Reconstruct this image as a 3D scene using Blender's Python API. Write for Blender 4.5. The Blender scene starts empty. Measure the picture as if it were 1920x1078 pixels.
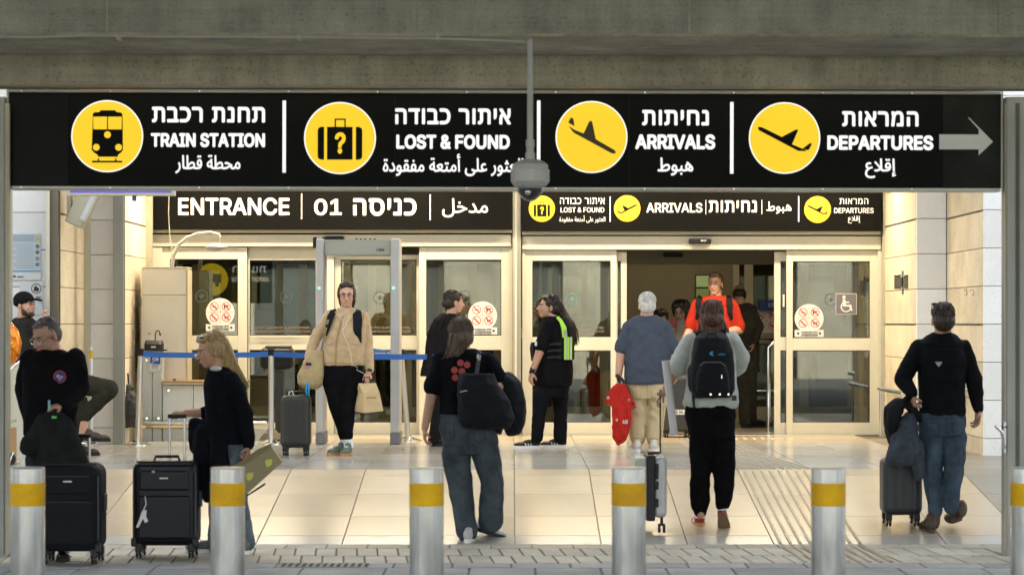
import bpy, bmesh, math, random, os
from mathutils import Vector, Matrix, noise
from mathutils.geometry import delaunay_2d_cdt
random.seed(7)
scene = bpy.context.scene
COL = bpy.data.collections.new('place')      # linked to the scene once everything is built, which keeps building fast
PI = math.pi
def evaluated_mesh(o):
    """mesh of a text or modifier object, evaluated while the scene holds nothing else"""
    scene.collection.objects.link(o)
    dg = bpy.context.evaluated_depsgraph_get()
    me = bpy.data.meshes.new_from_object(o.evaluated_get(dg))
    scene.collection.objects.unlink(o)
    return me

# ---------------------------------------------------------------- measured geometry of the place
FPX, CX, HZ = 4400.0, 960.0, 605.0      # focal length in photo pixels, principal column, horizon row
CH = 1.647                              # eye height above the road
PL = 0.38                               # terminal floor above the road
RY0, RY1 = 17.46, 20.28                 # ramp start / end
DY = 26.5                               # door plane

def P(px, py, Y):
    return Vector(((px - CX) * Y / FPX, Y, CH + (HZ - py) * Y / FPX))
def WX(px, Y): return (px - CX) * Y / FPX
def WZ(py, Y): return CH + (HZ - py) * Y / FPX
def gz(Y):
    if Y <= RY0: return 0.0
    if Y >= RY1: return PL
    return PL * (Y - RY0) / (RY1 - RY0)

# ---------------------------------------------------------------- camera, sky, sun, exposure
EXPO = 2.5
cam = bpy.data.cameras.new('camera')
cam.sensor_width = 36.0
cam.lens = 36.0 * FPX / 1920.0
cam.shift_y = (HZ - 539.0) / 1920.0
cam.clip_start, cam.clip_end = 0.3, 3000
cam.dof.use_dof = True
cam.dof.focus_distance = 24.0
cam.dof.aperture_fstop = 3.4
camo = bpy.data.objects.new('camera', cam); COL.objects.link(camo)
camo.location = (0, 0, CH); camo.rotation_euler = (PI / 2, 0, 0)
scene.camera = camo

world = bpy.data.worlds.new('World'); scene.world = world; world.use_nodes = True
wn, wl = world.node_tree.nodes, world.node_tree.links
sky = wn.new('ShaderNodeTexSky'); sky.sky_type = 'NISHITA'; sky.sun_disc = False
SUN_EL, SUN_AZ = math.radians(30), math.radians(6)      # azimuth from +Y towards +X: the sun stands behind the terminal
sky.sun_elevation = SUN_EL; sky.sun_rotation = SUN_AZ
sky.dust_density = 2.5
hs = wn.new('ShaderNodeHueSaturation'); hs.inputs['Saturation'].default_value = 0.35
wl.new(sky.outputs[0], hs.inputs['Color']); wl.new(hs.outputs[0], wn['Background'].inputs['Color'])
wn['Background'].inputs['Strength'].default_value = 0.15
sun = bpy.data.lights.new('sun', 'SUN'); sun.energy = 3.0; sun.angle = math.radians(0.5); sun.color = (1, .95, .87)
suno = bpy.data.objects.new('sun', sun); COL.objects.link(suno)
sd = Vector((math.sin(SUN_AZ) * math.cos(SUN_EL), math.cos(SUN_AZ) * math.cos(SUN_EL), math.sin(SUN_EL)))
suno.rotation_euler = sd.to_track_quat('Z', 'Y').to_euler()
suno.location = (0, 40, 30)
vs = scene.view_settings
vs.view_transform = 'Standard'; vs.look = 'None'; vs.gamma = 1; vs.use_curve_mapping = False; vs.exposure = EXPO
scene.cycles.use_denoising = True
scene.cycles.max_bounces = 7; scene.cycles.diffuse_bounces = 3; scene.cycles.glossy_bounces = 3
scene.cycles.transmission_bounces = 4; scene.cycles.transparent_max_bounces = 12
scene.cycles.caustics_reflective = False; scene.cycles.caustics_refractive = False
scene.cycles.sample_clamp_indirect = 6

# ---------------------------------------------------------------- materials
MATS = {}
def mat(name, col, rough=.6, metal=0, spec=.5, var=0, vscale=6, bump=0, bscale=80, bdist=.002, emit=None, estr=1,
        vstretch=(1, 1, 1), col2=None, coat=0, sheen=0, sss=0, rvar=0, bstretch=(1, 1, 1), detail=4):
    if name in MATS: return MATS[name]
    m = bpy.data.materials.new(name); m.use_nodes = True
    n, l = m.node_tree.nodes, m.node_tree.links
    b = n['Principled BSDF']
    c = (*col, 1)
    b.inputs['Base Color'].default_value = c
    b.inputs['Roughness'].default_value = rough
    b.inputs['Metallic'].default_value = metal
    b.inputs['Specular IOR Level'].default_value = spec
    if coat: b.inputs['Coat Weight'].default_value = coat; b.inputs['Coat Roughness'].default_value = .1
    if sheen: b.inputs['Sheen Weight'].default_value = sheen; b.inputs['Sheen Roughness'].default_value = .5
    if sss:
        b.inputs['Subsurface Weight'].default_value = sss
        b.inputs['Subsurface Radius'].default_value = (.01, .004, .002); b.inputs['Subsurface Scale'].default_value = 1
    if emit:
        b.inputs['Emission Color'].default_value = (*emit, 1); b.inputs['Emission Strength'].default_value = estr
    tc0 = n.new('ShaderNodeTexCoord'); oi0 = n.new('ShaderNodeObjectInfo')
    sc0 = n.new('ShaderNodeVectorMath'); sc0.operation = 'MULTIPLY_ADD'      # alike pieces never repeat the same pattern
    sc0.inputs[1].default_value = (31, 17, 23); l.new(oi0.outputs['Random'], sc0.inputs[0]); l.new(tc0.outputs['Object'], sc0.inputs[2])
    class tc: outputs = {'Object': sc0.outputs[0]}
    if var or col2:
        mp = n.new('ShaderNodeMapping'); mp.inputs['Scale'].default_value = vstretch
        l.new(tc.outputs['Object'], mp.inputs['Vector'])
        nt = n.new('ShaderNodeTexNoise'); nt.inputs['Scale'].default_value = vscale; nt.inputs['Detail'].default_value = detail + 2
        nt.inputs['Roughness'].default_value = .62
        l.new(mp.outputs[0], nt.inputs['Vector'])
        mr = n.new('ShaderNodeMapRange'); mr.inputs[1].default_value = .32; mr.inputs[2].default_value = .68
        l.new(nt.outputs['Fac'], mr.inputs[0])
        mx = n.new('ShaderNodeMix'); mx.data_type = 'RGBA'
        a = [max(0, x * (1 - var)) for x in col]; bb = [min(1, x * (1 + var)) for x in col]
        if col2: a, bb = list(col2), list(col)
        mx.inputs['A'].default_value = (*a, 1); mx.inputs['B'].default_value = (*bb, 1)
        l.new(mr.outputs[0], mx.inputs['Factor']); l.new(mx.outputs['Result'], b.inputs['Base Color'])
        if rvar:
            r2 = n.new('ShaderNodeMapRange'); r2.inputs[3].default_value = rough - rvar; r2.inputs[4].default_value = rough + rvar
            l.new(nt.outputs['Fac'], r2.inputs[0]); l.new(r2.outputs[0], b.inputs['Roughness'])
    if bump:
        mp2 = n.new('ShaderNodeMapping'); mp2.inputs['Scale'].default_value = bstretch
        l.new(tc.outputs['Object'], mp2.inputs['Vector'])
        nb = n.new('ShaderNodeTexNoise'); nb.inputs['Scale'].default_value = bscale; nb.inputs['Detail'].default_value = detail
        l.new(mp2.outputs[0], nb.inputs['Vector'])
        bp = n.new('ShaderNodeBump'); bp.inputs['Strength'].default_value = bump; bp.inputs['Distance'].default_value = bdist
        l.new(nb.outputs['Fac'], bp.inputs['Height']); l.new(bp.outputs[0], b.inputs['Normal'])
    MATS[name] = m
    return m

def cloth(name, col, var=.18, rough=.95, sheen=0, vscale=14, bs=260):
    return mat('cloth_' + name, col, rough, spec=.06, var=var, vscale=vscale, bump=.5, bscale=bs, bdist=.0012, sheen=sheen)

def stone_mat(name, col, pit=.5, stain=.25, rough=.75, pits=.8, streak=0):
    if name in MATS: return MATS[name]
    m = mat(name, col, rough, spec=.3, var=stain, vscale=2.2, bump=pit, bscale=42, bdist=.006, detail=8)
    n, l = m.node_tree.nodes, m.node_tree.links
    b = n['Principled BSDF']
    src = b.inputs['Base Color'].links[0].from_socket
    vm = [x for x in n if x.type == 'VECT_MATH'][0]
    class tc: outputs = {'Object': vm.outputs[0]}
    # small dark pits and faint veins of the limestone
    v = n.new('ShaderNodeTexNoise'); v.inputs['Scale'].default_value = 55; v.inputs['Detail'].default_value = 3
    l.new(tc.outputs['Object'], v.inputs['Vector'])
    cr = n.new('ShaderNodeValToRGB'); cr.color_ramp.elements[0].position = .30; cr.color_ramp.elements[1].position = .42
    cr.color_ramp.elements[0].color = (.55, .5, .42, 1); cr.color_ramp.elements[1].color = (1, 1, 1, 1)
    l.new(v.outputs['Fac'], cr.inputs[0])
    mm = n.new('ShaderNodeMix'); mm.data_type = 'RGBA'; mm.blend_type = 'MULTIPLY'; mm.inputs['Factor'].default_value = pits
    l.new(src, mm.inputs['A']); l.new(cr.outputs[0], mm.inputs['B'])
    if streak:      # run-down marks and shutter-board tones
        for scl, kk in (((5, 5, .5), streak), ((.25, .25, 9), streak * .8)):
            mp = n.new('ShaderNodeMapping'); mp.inputs['Scale'].default_value = scl; l.new(tc.outputs['Object'], mp.inputs['Vector'])
            ns = n.new('ShaderNodeTexNoise'); ns.inputs['Scale'].default_value = 1.3; ns.inputs['Detail'].default_value = 6; ns.inputs['Roughness'].default_value = .7; l.new(mp.outputs[0], ns.inputs['Vector'])
            rg = n.new('ShaderNodeMapRange'); rg.inputs[1].default_value = .38; rg.inputs[2].default_value = .62; rg.inputs[3].default_value = 1 - kk; rg.inputs[4].default_value = 1.08; l.new(ns.outputs['Fac'], rg.inputs[0])
            ms_ = n.new('ShaderNodeMix'); ms_.data_type = 'RGBA'; ms_.blend_type = 'MULTIPLY'; ms_.inputs['Factor'].default_value = 1
            l.new(mm.outputs['Result'], ms_.inputs['A']); l.new(rg.outputs[0], ms_.inputs['B']); mm = ms_
    # every block its own slight tone
    oi = n.new('ShaderNodeObjectInfo'); mr = n.new('ShaderNodeMapRange'); mr.inputs[3].default_value = .88; mr.inputs[4].default_value = 1.08
    l.new(oi.outputs['Random'], mr.inputs[0])
    m3 = n.new('ShaderNodeMix'); m3.data_type = 'RGBA'; m3.blend_type = 'MULTIPLY'; m3.inputs['Factor'].default_value = 1
    l.new(mm.outputs['Result'], m3.inputs['A']); l.new(mr.outputs[0], m3.inputs['B'])
    l.new(m3.outputs['Result'], b.inputs['Base Color'])
    return m

def glass_mat(name, tint=(.8, .86, .84), refl=.16, dark=0.0):
    if name in MATS: return MATS[name]
    m = bpy.data.materials.new(name); m.use_nodes = True
    n, l = m.node_tree.nodes, m.node_tree.links
    n.remove(n['Principled BSDF'])
    tr = n.new('ShaderNodeBsdfTransparent'); tr.inputs[0].default_value = (*tint, 1)
    gl = n.new('ShaderNodeBsdfGlossy'); gl.inputs['Roughness'].default_value = .012; gl.inputs[0].default_value = (.95, 1, .98, 1)
    lw = n.new('ShaderNodeFresnel'); lw.inputs[0].default_value = 1.5
    ad = n.new('ShaderNodeMath'); ad.operation = 'MULTIPLY_ADD'; ad.inputs[1].default_value = .9; ad.inputs[2].default_value = refl
    ad.use_clamp = True
    l.new(lw.outputs[0], ad.inputs[0])
    mx = n.new('ShaderNodeMixShader')
    l.new(ad.outputs[0], mx.inputs[0]); l.new(tr.outputs[0], mx.inputs[1]); l.new(gl.outputs[0], mx.inputs[2])
    l.new(mx.outputs[0], n['Material Output'].inputs[0])
    MATS[name] = m
    return m

K = 2 ** -EXPO
def emis(name, col, s): return mat('lit_' + name, [c * .3 for c in col], .4, emit=col, estr=s * K)

cream = mat('cream_paint', (.60, .57, .455), .38, var=.05, vscale=3, bump=.15, bscale=9, bdist=.002)
cream_in = mat('cream_paint_inner', (.52, .46, .32), .4, var=.06, vscale=3)
alu = mat('brushed_steel', (.62, .62, .60), .3, 1, var=.1, vscale=30, vstretch=(1, 1, .05))
def bollard_steel():
    m = mat('dirty_steel', (.66, .68, .67), .25, .97, var=.2, vscale=9, vstretch=(1, 1, .25), bump=.25, bscale=5, bdist=.004, rvar=.1)
    return m
bsteel = bollard_steel()
chrome = mat('polished_steel', (.75, .75, .72), .12, 1)
steelgrey = mat('grey_painted_steel', (.30, .31, .28), .4, .3, var=.12, vscale=4, vstretch=(1, 1, .2))
darksteel = mat('dark_steel_edge', (.10, .10, .09), .5, .2, var=.1)
black = mat('black_plastic', (.009, .009, .009), .42, spec=.3, var=.15, vscale=20)
blackm = mat('black_rubber', (.015, .015, .015), .8)
signblack = mat('sign_black', (.007, .008, .007), .5, spec=.08)
signblack2 = mat('fascia_black', (.006, .0058, .005), .6, spec=.05, var=.15, vscale=1.2)
white = mat('white_paint', (.78, .78, .76), .5, var=.03)
offwhite = mat('off_white_plastic', (.55, .57, .55), .35, var=.04)
yellow = mat('yellow_band', (.85, .50, .0), .45, spec=.2, vscale=7, col2=(.62, .33, .01), detail=8)
darkjoint = mat('joint_dark', (.16, .135, .10), .9)
glass = glass_mat('door_glass', (.66, .66, .58), refl=.05)
concrete = stone_mat('concrete', (.50, .50, .43), .6, .26, .85, .8, .13)
concrete2 = stone_mat('concrete_brown', (.50, .475, .365), .5, .26, .85, .8, .15)
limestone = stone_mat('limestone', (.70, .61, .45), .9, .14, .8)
limestone_lit = stone_mat('limestone_skylit', (.84, .84, .82), .3, .04, .7, .25)  # paler limestone copy: sky light on the front faces put into the colour

# ---------------------------------------------------------------- object helpers
def link(o, parent=None):
    COL.objects.link(o)
    if parent: o.parent = parent
    return o
def tag(o, label=None, cat=None, group=None, kind=None):
    if label: o['label'] = label
    if cat: o['category'] = cat
    if group: o['group'] = group
    if kind: o['kind'] = kind
    return o
def thing(name, loc, label, cat, group=None):
    o = bpy.data.objects.new(name, None); o.empty_display_size = .1
    COL.objects.link(o); o.location = loc
    return tag(o, label, cat, group)
def rootloc(o):
    while o is not None and o.parent is not None: o = o.parent
    return o.location.copy() if o is not None else Vector((0, 0, 0))

class MB:
    """collects shapes in world coordinates; build() links one mesh object"""
    def __init__(s): s.bm = bmesh.new()
    def box(s, x0, x1, y0, y1, z0, z1, bev=0, seg=1, rot=None):
        vs_ = [s.bm.verts.new((x, y, z)) for x in (x0, x1) for y in (y0, y1) for z in (z0, z1)]
        f = [(0, 1, 3, 2), (4, 6, 7, 5), (0, 4, 5, 1), (2, 3, 7, 6), (0, 2, 6, 4), (1, 5, 7, 3)]
        fs = [s.bm.faces.new([vs_[i] for i in q]) for q in f]
        if bev:
            es = list({e for q in fs for e in q.edges})
            r = bmesh.ops.bevel(s.bm, geom=es, offset=bev, segments=seg, affect='EDGES', profile=.5)
            vs_ = list({v for q in r['faces'] for v in q.verts})
        if rot is not None:
            c, m = rot
            for v in vs_: v.co = Vector(c) + m @ (v.co - Vector(c))
        return s
    def quad(s, a, b, c, d):
        s.bm.faces.new([s.bm.verts.new(p) for p in (a, b, c, d)]); return s
    def tube(s, pts, r, n=8, caps=True, flat=1.0):
        pts = [Vector(p) for p in pts]
        rs = r if isinstance(r, (list, tuple)) else [r] * len(pts)
        rings = []
        up = None
        for i, p in enumerate(pts):
            d = (pts[min(i + 1, len(pts) - 1)] - pts[max(i - 1, 0)]).normalized()
            if up is None:
                up = Vector((0, 0, 1)) if abs(d.z) < .9 else Vector((0, 1, 0))
            a = d.cross(up).normalized(); bq = a.cross(d).normalized(); up = bq
            rings.append([s.bm.verts.new(p + a * math.cos(2 * PI * k / n) * rs[i] + bq * math.sin(2 * PI * k / n) * rs[i] * flat) for k in range(n)])
        for A, B in zip(rings, rings[1:]):
            for k in range(n): s.bm.faces.new((A[k], A[(k + 1) % n], B[(k + 1) % n], B[k]))
        if caps:
            s.bm.faces.new(rings[0][::-1]); s.bm.faces.new(rings[-1])
        return s
    def ell(s, c, rx, ry, rz, rot=None, u=12, v=8):
        m = Matrix.Translation(Vector(c)) @ ((rot.to_4x4()) if rot is not None else Matrix.Identity(4)) @ Matrix.Diagonal((rx, ry, rz, 1))
        bmesh.ops.create_uvsphere(s.bm, u_segments=u, v_segments=v, radius=1, matrix=m); return s
    def cap(s, p0, p1, r0, r1, ky=1.0, n=10):
        """closed tapered capsule; ky flattens along world Y"""
        p0, p1 = Vector(p0), Vector(p1)
        d = (p1 - p0); L = max(d.length, 1e-5); d = d / L
        up = Vector((0, 1, 0)) if abs(d.y) < .9 else Vector((1, 0, 0))
        a = up.cross(d).normalized(); bq = d.cross(a).normalized()
        prof = [(-.95, .31), (-.6, .8), (0, 1)]
        sec = [(p0 + d * r0 * t, r0 * k) for t, k in prof] + [(p1 - d * r1 * t, r1 * k) for t, k in reversed(prof)]
        rings = []
        for c, r in sec:
            rings.append([s.bm.verts.new(c + a * math.cos(2 * PI * k / n) * r + bq * math.sin(2 * PI * k / n) * r * ky) for k in range(n)])
        for A, B in zip(rings, rings[1:]):
            for k in range(n): s.bm.faces.new((A[k], A[(k + 1) % n], B[(k + 1) % n], B[k]))
        s.bm.faces.new(rings[0][::-1]); s.bm.faces.new(rings[-1]); return s
    def loft(s, secs, n=20, yaw=0, sq=2.0):
        """secs: (centre, rx, ry) horizontal superellipse rings, any order top to bottom"""
        rings = []
        cy, sy = math.cos(yaw), math.sin(yaw)
        for c, rx, ry in secs:
            c = Vector(c); R = []
            for k in range(n):
                t = 2 * PI * k / n; ct, st = math.cos(t), math.sin(t)
                x = math.copysign(abs(ct) ** (2 / sq), ct) * rx; y = math.copysign(abs(st) ** (2 / sq), st) * ry
                R.append(s.bm.verts.new(c + Vector((x * cy - y * sy, x * sy + y * cy, 0))))
            rings.append(R)
        for A, B in zip(rings, rings[1:]):
            for k in range(n): s.bm.faces.new((A[k], A[(k + 1) % n], B[(k + 1) % n], B[k]))
        s.bm.faces.new(rings[0][::-1]); s.bm.faces.new(rings[-1]); return s
    def disc(s, c, r, n=40, ny=-1, sx=1):
        c = Vector(c)
        v = [s.bm.verts.new(c + Vector((math.cos(2 * PI * k / n) * r * sx, 0, math.sin(2 * PI * k / n) * r))) for k in range(n)]
        s.bm.faces.new(v if ny < 0 else v[::-1]); return s
    def ring(s, c, r0, r1, n=40, a0=0, a1=2 * PI):
        c = Vector(c); k_ = n + 1
        A = [s.bm.verts.new(c + Vector((math.cos(a0 + (a1 - a0) * k / n) * r0, 0, math.sin(a0 + (a1 - a0) * k / n) * r0))) for k in range(k_)]
        B = [s.bm.verts.new(c + Vector((math.cos(a0 + (a1 - a0) * k / n) * r1, 0, math.sin(a0 + (a1 - a0) * k / n) * r1))) for k in range(k_)]
        for k in range(n): s.bm.faces.new((A[k], A[k + 1], B[k + 1], B[k]))
        return s
    def poly(s, c, pts, sc, th=0):
        """flat polygon in the XZ plane facing -Y, triangulated"""
        c = Vector(c)
        v = [s.bm.verts.new(c + Vector((x * sc, 0, z * sc))) for x, z in pts]
        f = s.bm.faces.new(v); f.normal_update()
        bmesh.ops.triangulate(s.bm, faces=[f]); return s
    def build(s, name, material, parent=None, smooth=False, loc=None, recalc=True):
        if recalc: bmesh.ops.recalc_face_normals(s.bm, faces=s.bm.faces)
        off = rootloc(parent) if parent else (Vector(loc) if loc is not None else Vector((0, 0, 0)))
        if off.length > 0: bmesh.ops.translate(s.bm, verts=s.bm.verts, vec=-off)
        if smooth:
            for e in s.bm.edges:
                if len(e.link_faces) == 2 and e.calc_face_angle(0) > .8: e.smooth = False
        me = bpy.data.meshes.new(name); s.bm.to_mesh(me); s.bm.free()
        if smooth: me.polygons.foreach_set('use_smooth', [True] * len(me.polygons))
        if material: me.materials.append(material)
        o = bpy.data.objects.new(name, me)
        link(o, parent)
        if parent is None and loc is not None: o.location = loc
        return o
def bx(name, material, parent, x0, x1, y0, y1, z0, z1, bev=0, seg=1, **k):
    return MB().box(x0, x1, y0, y1, z0, z1, bev, seg).build(name, material, parent, **k)
def pbx(name, material, parent, px0, px1, py0, py1, Y, d=.04, bev=0):
    """box given by its photo rectangle at distance Y, front face at Y, thickness d"""
    return bx(name, material, parent, WX(px0, Y), WX(px1, Y), Y, Y + d, WZ(py1, Y), WZ(py0, Y), bev)

def blob(mb, name, material, parent, voxel=.009, smooth=3, fold=0.0, fscale=(9, 9, 5), seed=0, down=None):
    """union of closed overlapping shapes -> one continuous smooth surface, with optional cloth folds"""
    me = bpy.data.meshes.new('tmp'); mb.bm.to_mesh(me); mb.bm.free()
    o = bpy.data.objects.new('tmp', me)
    r = o.modifiers.new('r', 'REMESH'); r.mode = 'VOXEL'; r.voxel_size = voxel; r.adaptivity = 0
    if smooth:
        q = o.modifiers.new('s', 'SMOOTH'); q.factor = .6; q.iterations = smooth
    ev = evaluated_mesh(o)
    bpy.data.objects.remove(o); bpy.data.meshes.remove(me)
    if fold:
        sv = Vector((seed * 3.7, seed * 1.3, seed * 2.1))
        cn = [(v.co.copy(), v.normal.copy()) for v in ev.vertices]
        out = []
        for c, nrm in cn:
            p = Vector((c.x * fscale[0] + c.z * 2.2, c.y * fscale[1], c.z * fscale[2])) + sv
            nz = noise.noise(p)
            k = (1 - 2.6 * abs(nz)) * .7 + noise.noise(p * 2.3) * .5 + noise.noise(p * .45)*1.1
            out.extend(c + nrm * (k * fold))
        ev.vertices.foreach_set('co', out); ev.update()
    off = rootloc(parent) if parent else Vector((0, 0, 0))
    ev.transform(Matrix.Translation(-off))
    ev.polygons.foreach_set('use_smooth', [True] * len(ev.polygons))
    ev.materials.clear(); ev.materials.append(material)
    ev.name = name
    o = bpy.data.objects.new(name, ev)
    return link(o, parent)

def join_meshes(a, b):
    """append object b's mesh to a (same parent frame), drop b"""
    bm = bmesh.new(); bm.from_mesh(a.data); bm.from_mesh(b.data); bm.to_mesh(a.data); bm.free()
    bpy.data.objects.remove(b)
    return a

# ---------------------------------------------------------------- lettering
AR = {'ا': ('FE8D', 1), 'أ': ('FE83', 1), 'إ': ('FE87', 1), 'ب': ('FE8F', 0), 'ة': ('FE93', 1), 'ت': ('FE95', 0), 'ث': ('FE99', 0),
      'ح': ('FEA1', 0), 'خ': ('FEA5', 0), 'د': ('FEA9', 1), 'ر': ('FEAD', 1), 'ط': ('FEC1', 0), 'ع': ('FEC9', 0), 'ف': ('FED1', 0),
      'ق': ('FED5', 0), 'ل': ('FEDD', 0), 'م': ('FEE1', 0), 'ه': ('FEE9', 0), 'و': ('FEED', 1), 'ى': ('FEEF', 1)}
def arabic(s):
    out = []
    for w in s.split(' '):
        w = w.replace('لا', '\ufefb'); r = []
        for i, ch in enumerate(w):
            prev = w[i - 1] if i else None
            pj = prev is not None and prev != '\ufefb' and AR[prev][1] == 0
            if ch == '\ufefb': r.append('\ufefc' if pj else '\ufefb'); continue
            base, right = AR[ch]; base = int(base, 16)
            nj = (not right) and i < len(w) - 1
            k = (3 if nj else 1) if pj else (2 if nj else 0)
            r.append('\u0629' if (ch == 'ة' and k == 0) else chr(base + k))
        out.append(''.join(reversed(r)))
    return ' '.join(reversed(out))
def heb(s): return s[::-1]
FONT = None
try:
    fp = os.path.join(bpy.utils.resource_path('LOCAL'), 'datafiles', 'fonts', 'Inter.woff2')
    if os.path.exists(fp): FONT = bpy.data.fonts.load(fp)
except Exception: FONT = None
def text(s, material, parent, x0, x1, z0, z1, y, off=.02, back=False, name='lettering', keep=False):
    """text fitted to the box x0..x1, z0..z1 on the plane y, reading from -Y (or from +Y when back)"""
    c = bpy.data.curves.new('t', 'FONT'); c.body = s; c.resolution_u = 3; c.fill_mode = 'NONE'
    if any(0x590 <= ord(ch) < 0x600 for ch in s): c.space_character = 1.1
    if FONT and all(ord(ch) < 256 for ch in s): c.font = FONT
    o = bpy.data.objects.new('t', c)
    me = evaluated_mesh(o)
    bpy.data.objects.remove(o); bpy.data.curves.remove(c)
    if not me.vertices: return None
    # outlines only: fill them by the non-zero winding rule, so that self-crossing glyph contours stay right
    pts = [Vector((v.co.x, v.co.y)) for v in me.vertices]; eds = [tuple(e.vertices) for e in me.edges]
    vo, eo, fo, *_ = delaunay_2d_cdt(pts, eds, [], 0, 1e-6, False)
    segs = [(pts[p].x, pts[p].y, pts[q].x, pts[q].y) for p, q in eds]
    bm = bmesh.new(); bv = {}
    for f_ in fo:
        cx = sum(vo[k].x for k in f_) / 3; cy = sum(vo[k].y for k in f_) / 3; wn_ = 0
        for x0_, y0_, x1_, y1_ in segs:
            if (y0_ > cy) != (y1_ > cy) and x0_ + (cy - y0_) * (x1_ - x0_) / (y1_ - y0_) > cx: wn_ += 1 if y1_ > y0_ else -1
        if wn_:
            for k in f_:
                if k not in bv: bv[k] = bm.verts.new((vo[k].x, vo[k].y, 0))
            bm.faces.new([bv[k] for k in f_])
    xs = [v.co.x for v in bm.verts]; ys = [v.co.y for v in bm.verts]
    a, b, d, e = min(xs), max(xs), min(ys), max(ys)
    if off > 0:      # heavier strokes: the outline repeated round a small circle, each copy a hair in front of the last
        base = bm.copy(); nb = 8 if off > .012 else 4
        tmp = bpy.data.meshes.new('tmp'); base.to_mesh(tmp); base.free()
        for k in range(nb):
            old = set(bm.verts); bm.from_mesh(tmp)
            for v in bm.verts:
                if v not in old:
                    v.co.x += off * math.cos(2 * PI * (k + .5) / nb); v.co.y += off * math.sin(2 * PI * (k + .5) / nb); v.co.z += .0015 * (k + 1) * .5
        bpy.data.meshes.remove(tmp); a -= off; b += off; d -= off; e += off
    sx, sz = (x1 - x0) / (b - a), (z1 - z0) / (e - d)
    for v in bm.verts:
        X = x0 + (v.co.x - a) * sx; Zz = z0 + (v.co.y - d) * sz
        if back: v.co = Vector((x1 + x0 - X, y + v.co.z, Zz))
        else: v.co = Vector((X, y - v.co.z, Zz))
    mb = MB(); mb.bm.free(); mb.bm = bm
    bpy.data.meshes.remove(me)
    return mb.build(name, material, parent, recalc=False)
def ptext(s, material, parent, px0, px1, py0, py1, Y, off=.02, **k):
    return text(s, material, parent, WX(px0, Y), WX(px1, Y), WZ(py1, Y), WZ(py0, Y), Y, off, **k)
# ================================================================ GROUND
bx('road', mat('asphalt', (.13, .13, .12), .85, var=.2, vscale=5, bump=.4, bscale=120, bdist=.003), None, -900, 900, -1500, 15.28, -.3, -.002)['kind'] = 'structure'
pave_base = bx('lower_pavement', darkjoint, None, -9, 9, 15.285, RY0 - .003, -.3, -.012); pave_base['kind'] = 'structure'
paverm = stone_mat('paver_stone', (.44, .41, .33), .5, .2, .7)
kerbm = stone_mat('kerb_concrete', (.33, .34, .33), .5, .22, .85)
def piece(name, m, parent, x0, x1, y0, y1, z0, z1, bev=.004, shear=0, n=None):
    mb = MB().box(x0, x1, y0, y1, z0, z1, bev)
    if shear:
        for v in mb.bm.verts: v.co.x += (v.co.y - y0) * shear
    return mb.build(n or name, m, parent)
# slabs of the kerb strip, then rows of long narrow pavers running towards the terminal
x = -6.6
while x < 6.6:
    w = random.choice((.44, .5, .56))
    piece('kerb_slab', kerbm, pave_base, x, x + w - .012, 15.29, 15.78, -.02, random.uniform(-.002, .001), .006)
    x += w
x = -6.4
while x < 6.4:
    piece('kerb_slab', kerbm, pave_base, x, x + .39, 15.79, 16.10, -.02, random.uniform(-.001, .002), .006)
    x += .4
for y0, y1, st in ((16.11, 16.62, 0), (16.63, 17.16, .06)):
    x = -5.0 + st
    while x < 4.9:
        piece('paver', paverm, pave_base, x, x + .136, y0, y1 - .012, -.02, random.uniform(-.003, .003), .004, shear=-.07)
        x += .148
x = -5.0
while x < 4.9:
    piece('paver', paverm, pave_base, x, x + .295, 17.17, RY0 - .012, -.02, random.uniform(-.002, .002), .004)
    x += .303
gr = thing('drain_grate', (WX(606, 15.9), 15.9, .004), 'dark slotted drain grate set in the pavement edge', 'drain')
bx('grate_bed', kerbm, gr, WX(520, 15.9), WX(692, 15.9), 15.8, 16.06, -.01, .004)
for k in range(13):
    xx = WX(528 + k * 13, 15.9); bx('slot', blackm, gr, xx, xx + .022, 15.83, 16.03, .0045, .0075)

# unseen building added across the road; its bays streak the steel and glass reflections
pk = thing('reflection_building', (0, -16, 0), 'unseen low building added across the road, pale walls and dark bays shaped for reflections', 'building')
carc = mat('reflection_pale', (.32, .30, .24), .8, var=.25, vscale=.6)
bx('rear_wall', mat('reflection_dark', (.08, .085, .08), .9), pk, -30, 30, -16.6, -16.5, 0, 4.2)
for x0_, x1_ in ((-30, -24), (-21, -17), (-14, -11.5), (-9.4, -7.6), (-5.2, -3.6), (-2.0, -.2), (1.5, 2.6), (4.9, 6.6), (8.4, 10), (13, 15), (19, 23), (26, 30)):
    bx('front_wall', carc, pk, x0_, x1_, -16.4, -16, 0, 3.6)
bx('parapet', carc, pk, -30, 30, -16.3, -15.9, 3.61, 4.3)
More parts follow.
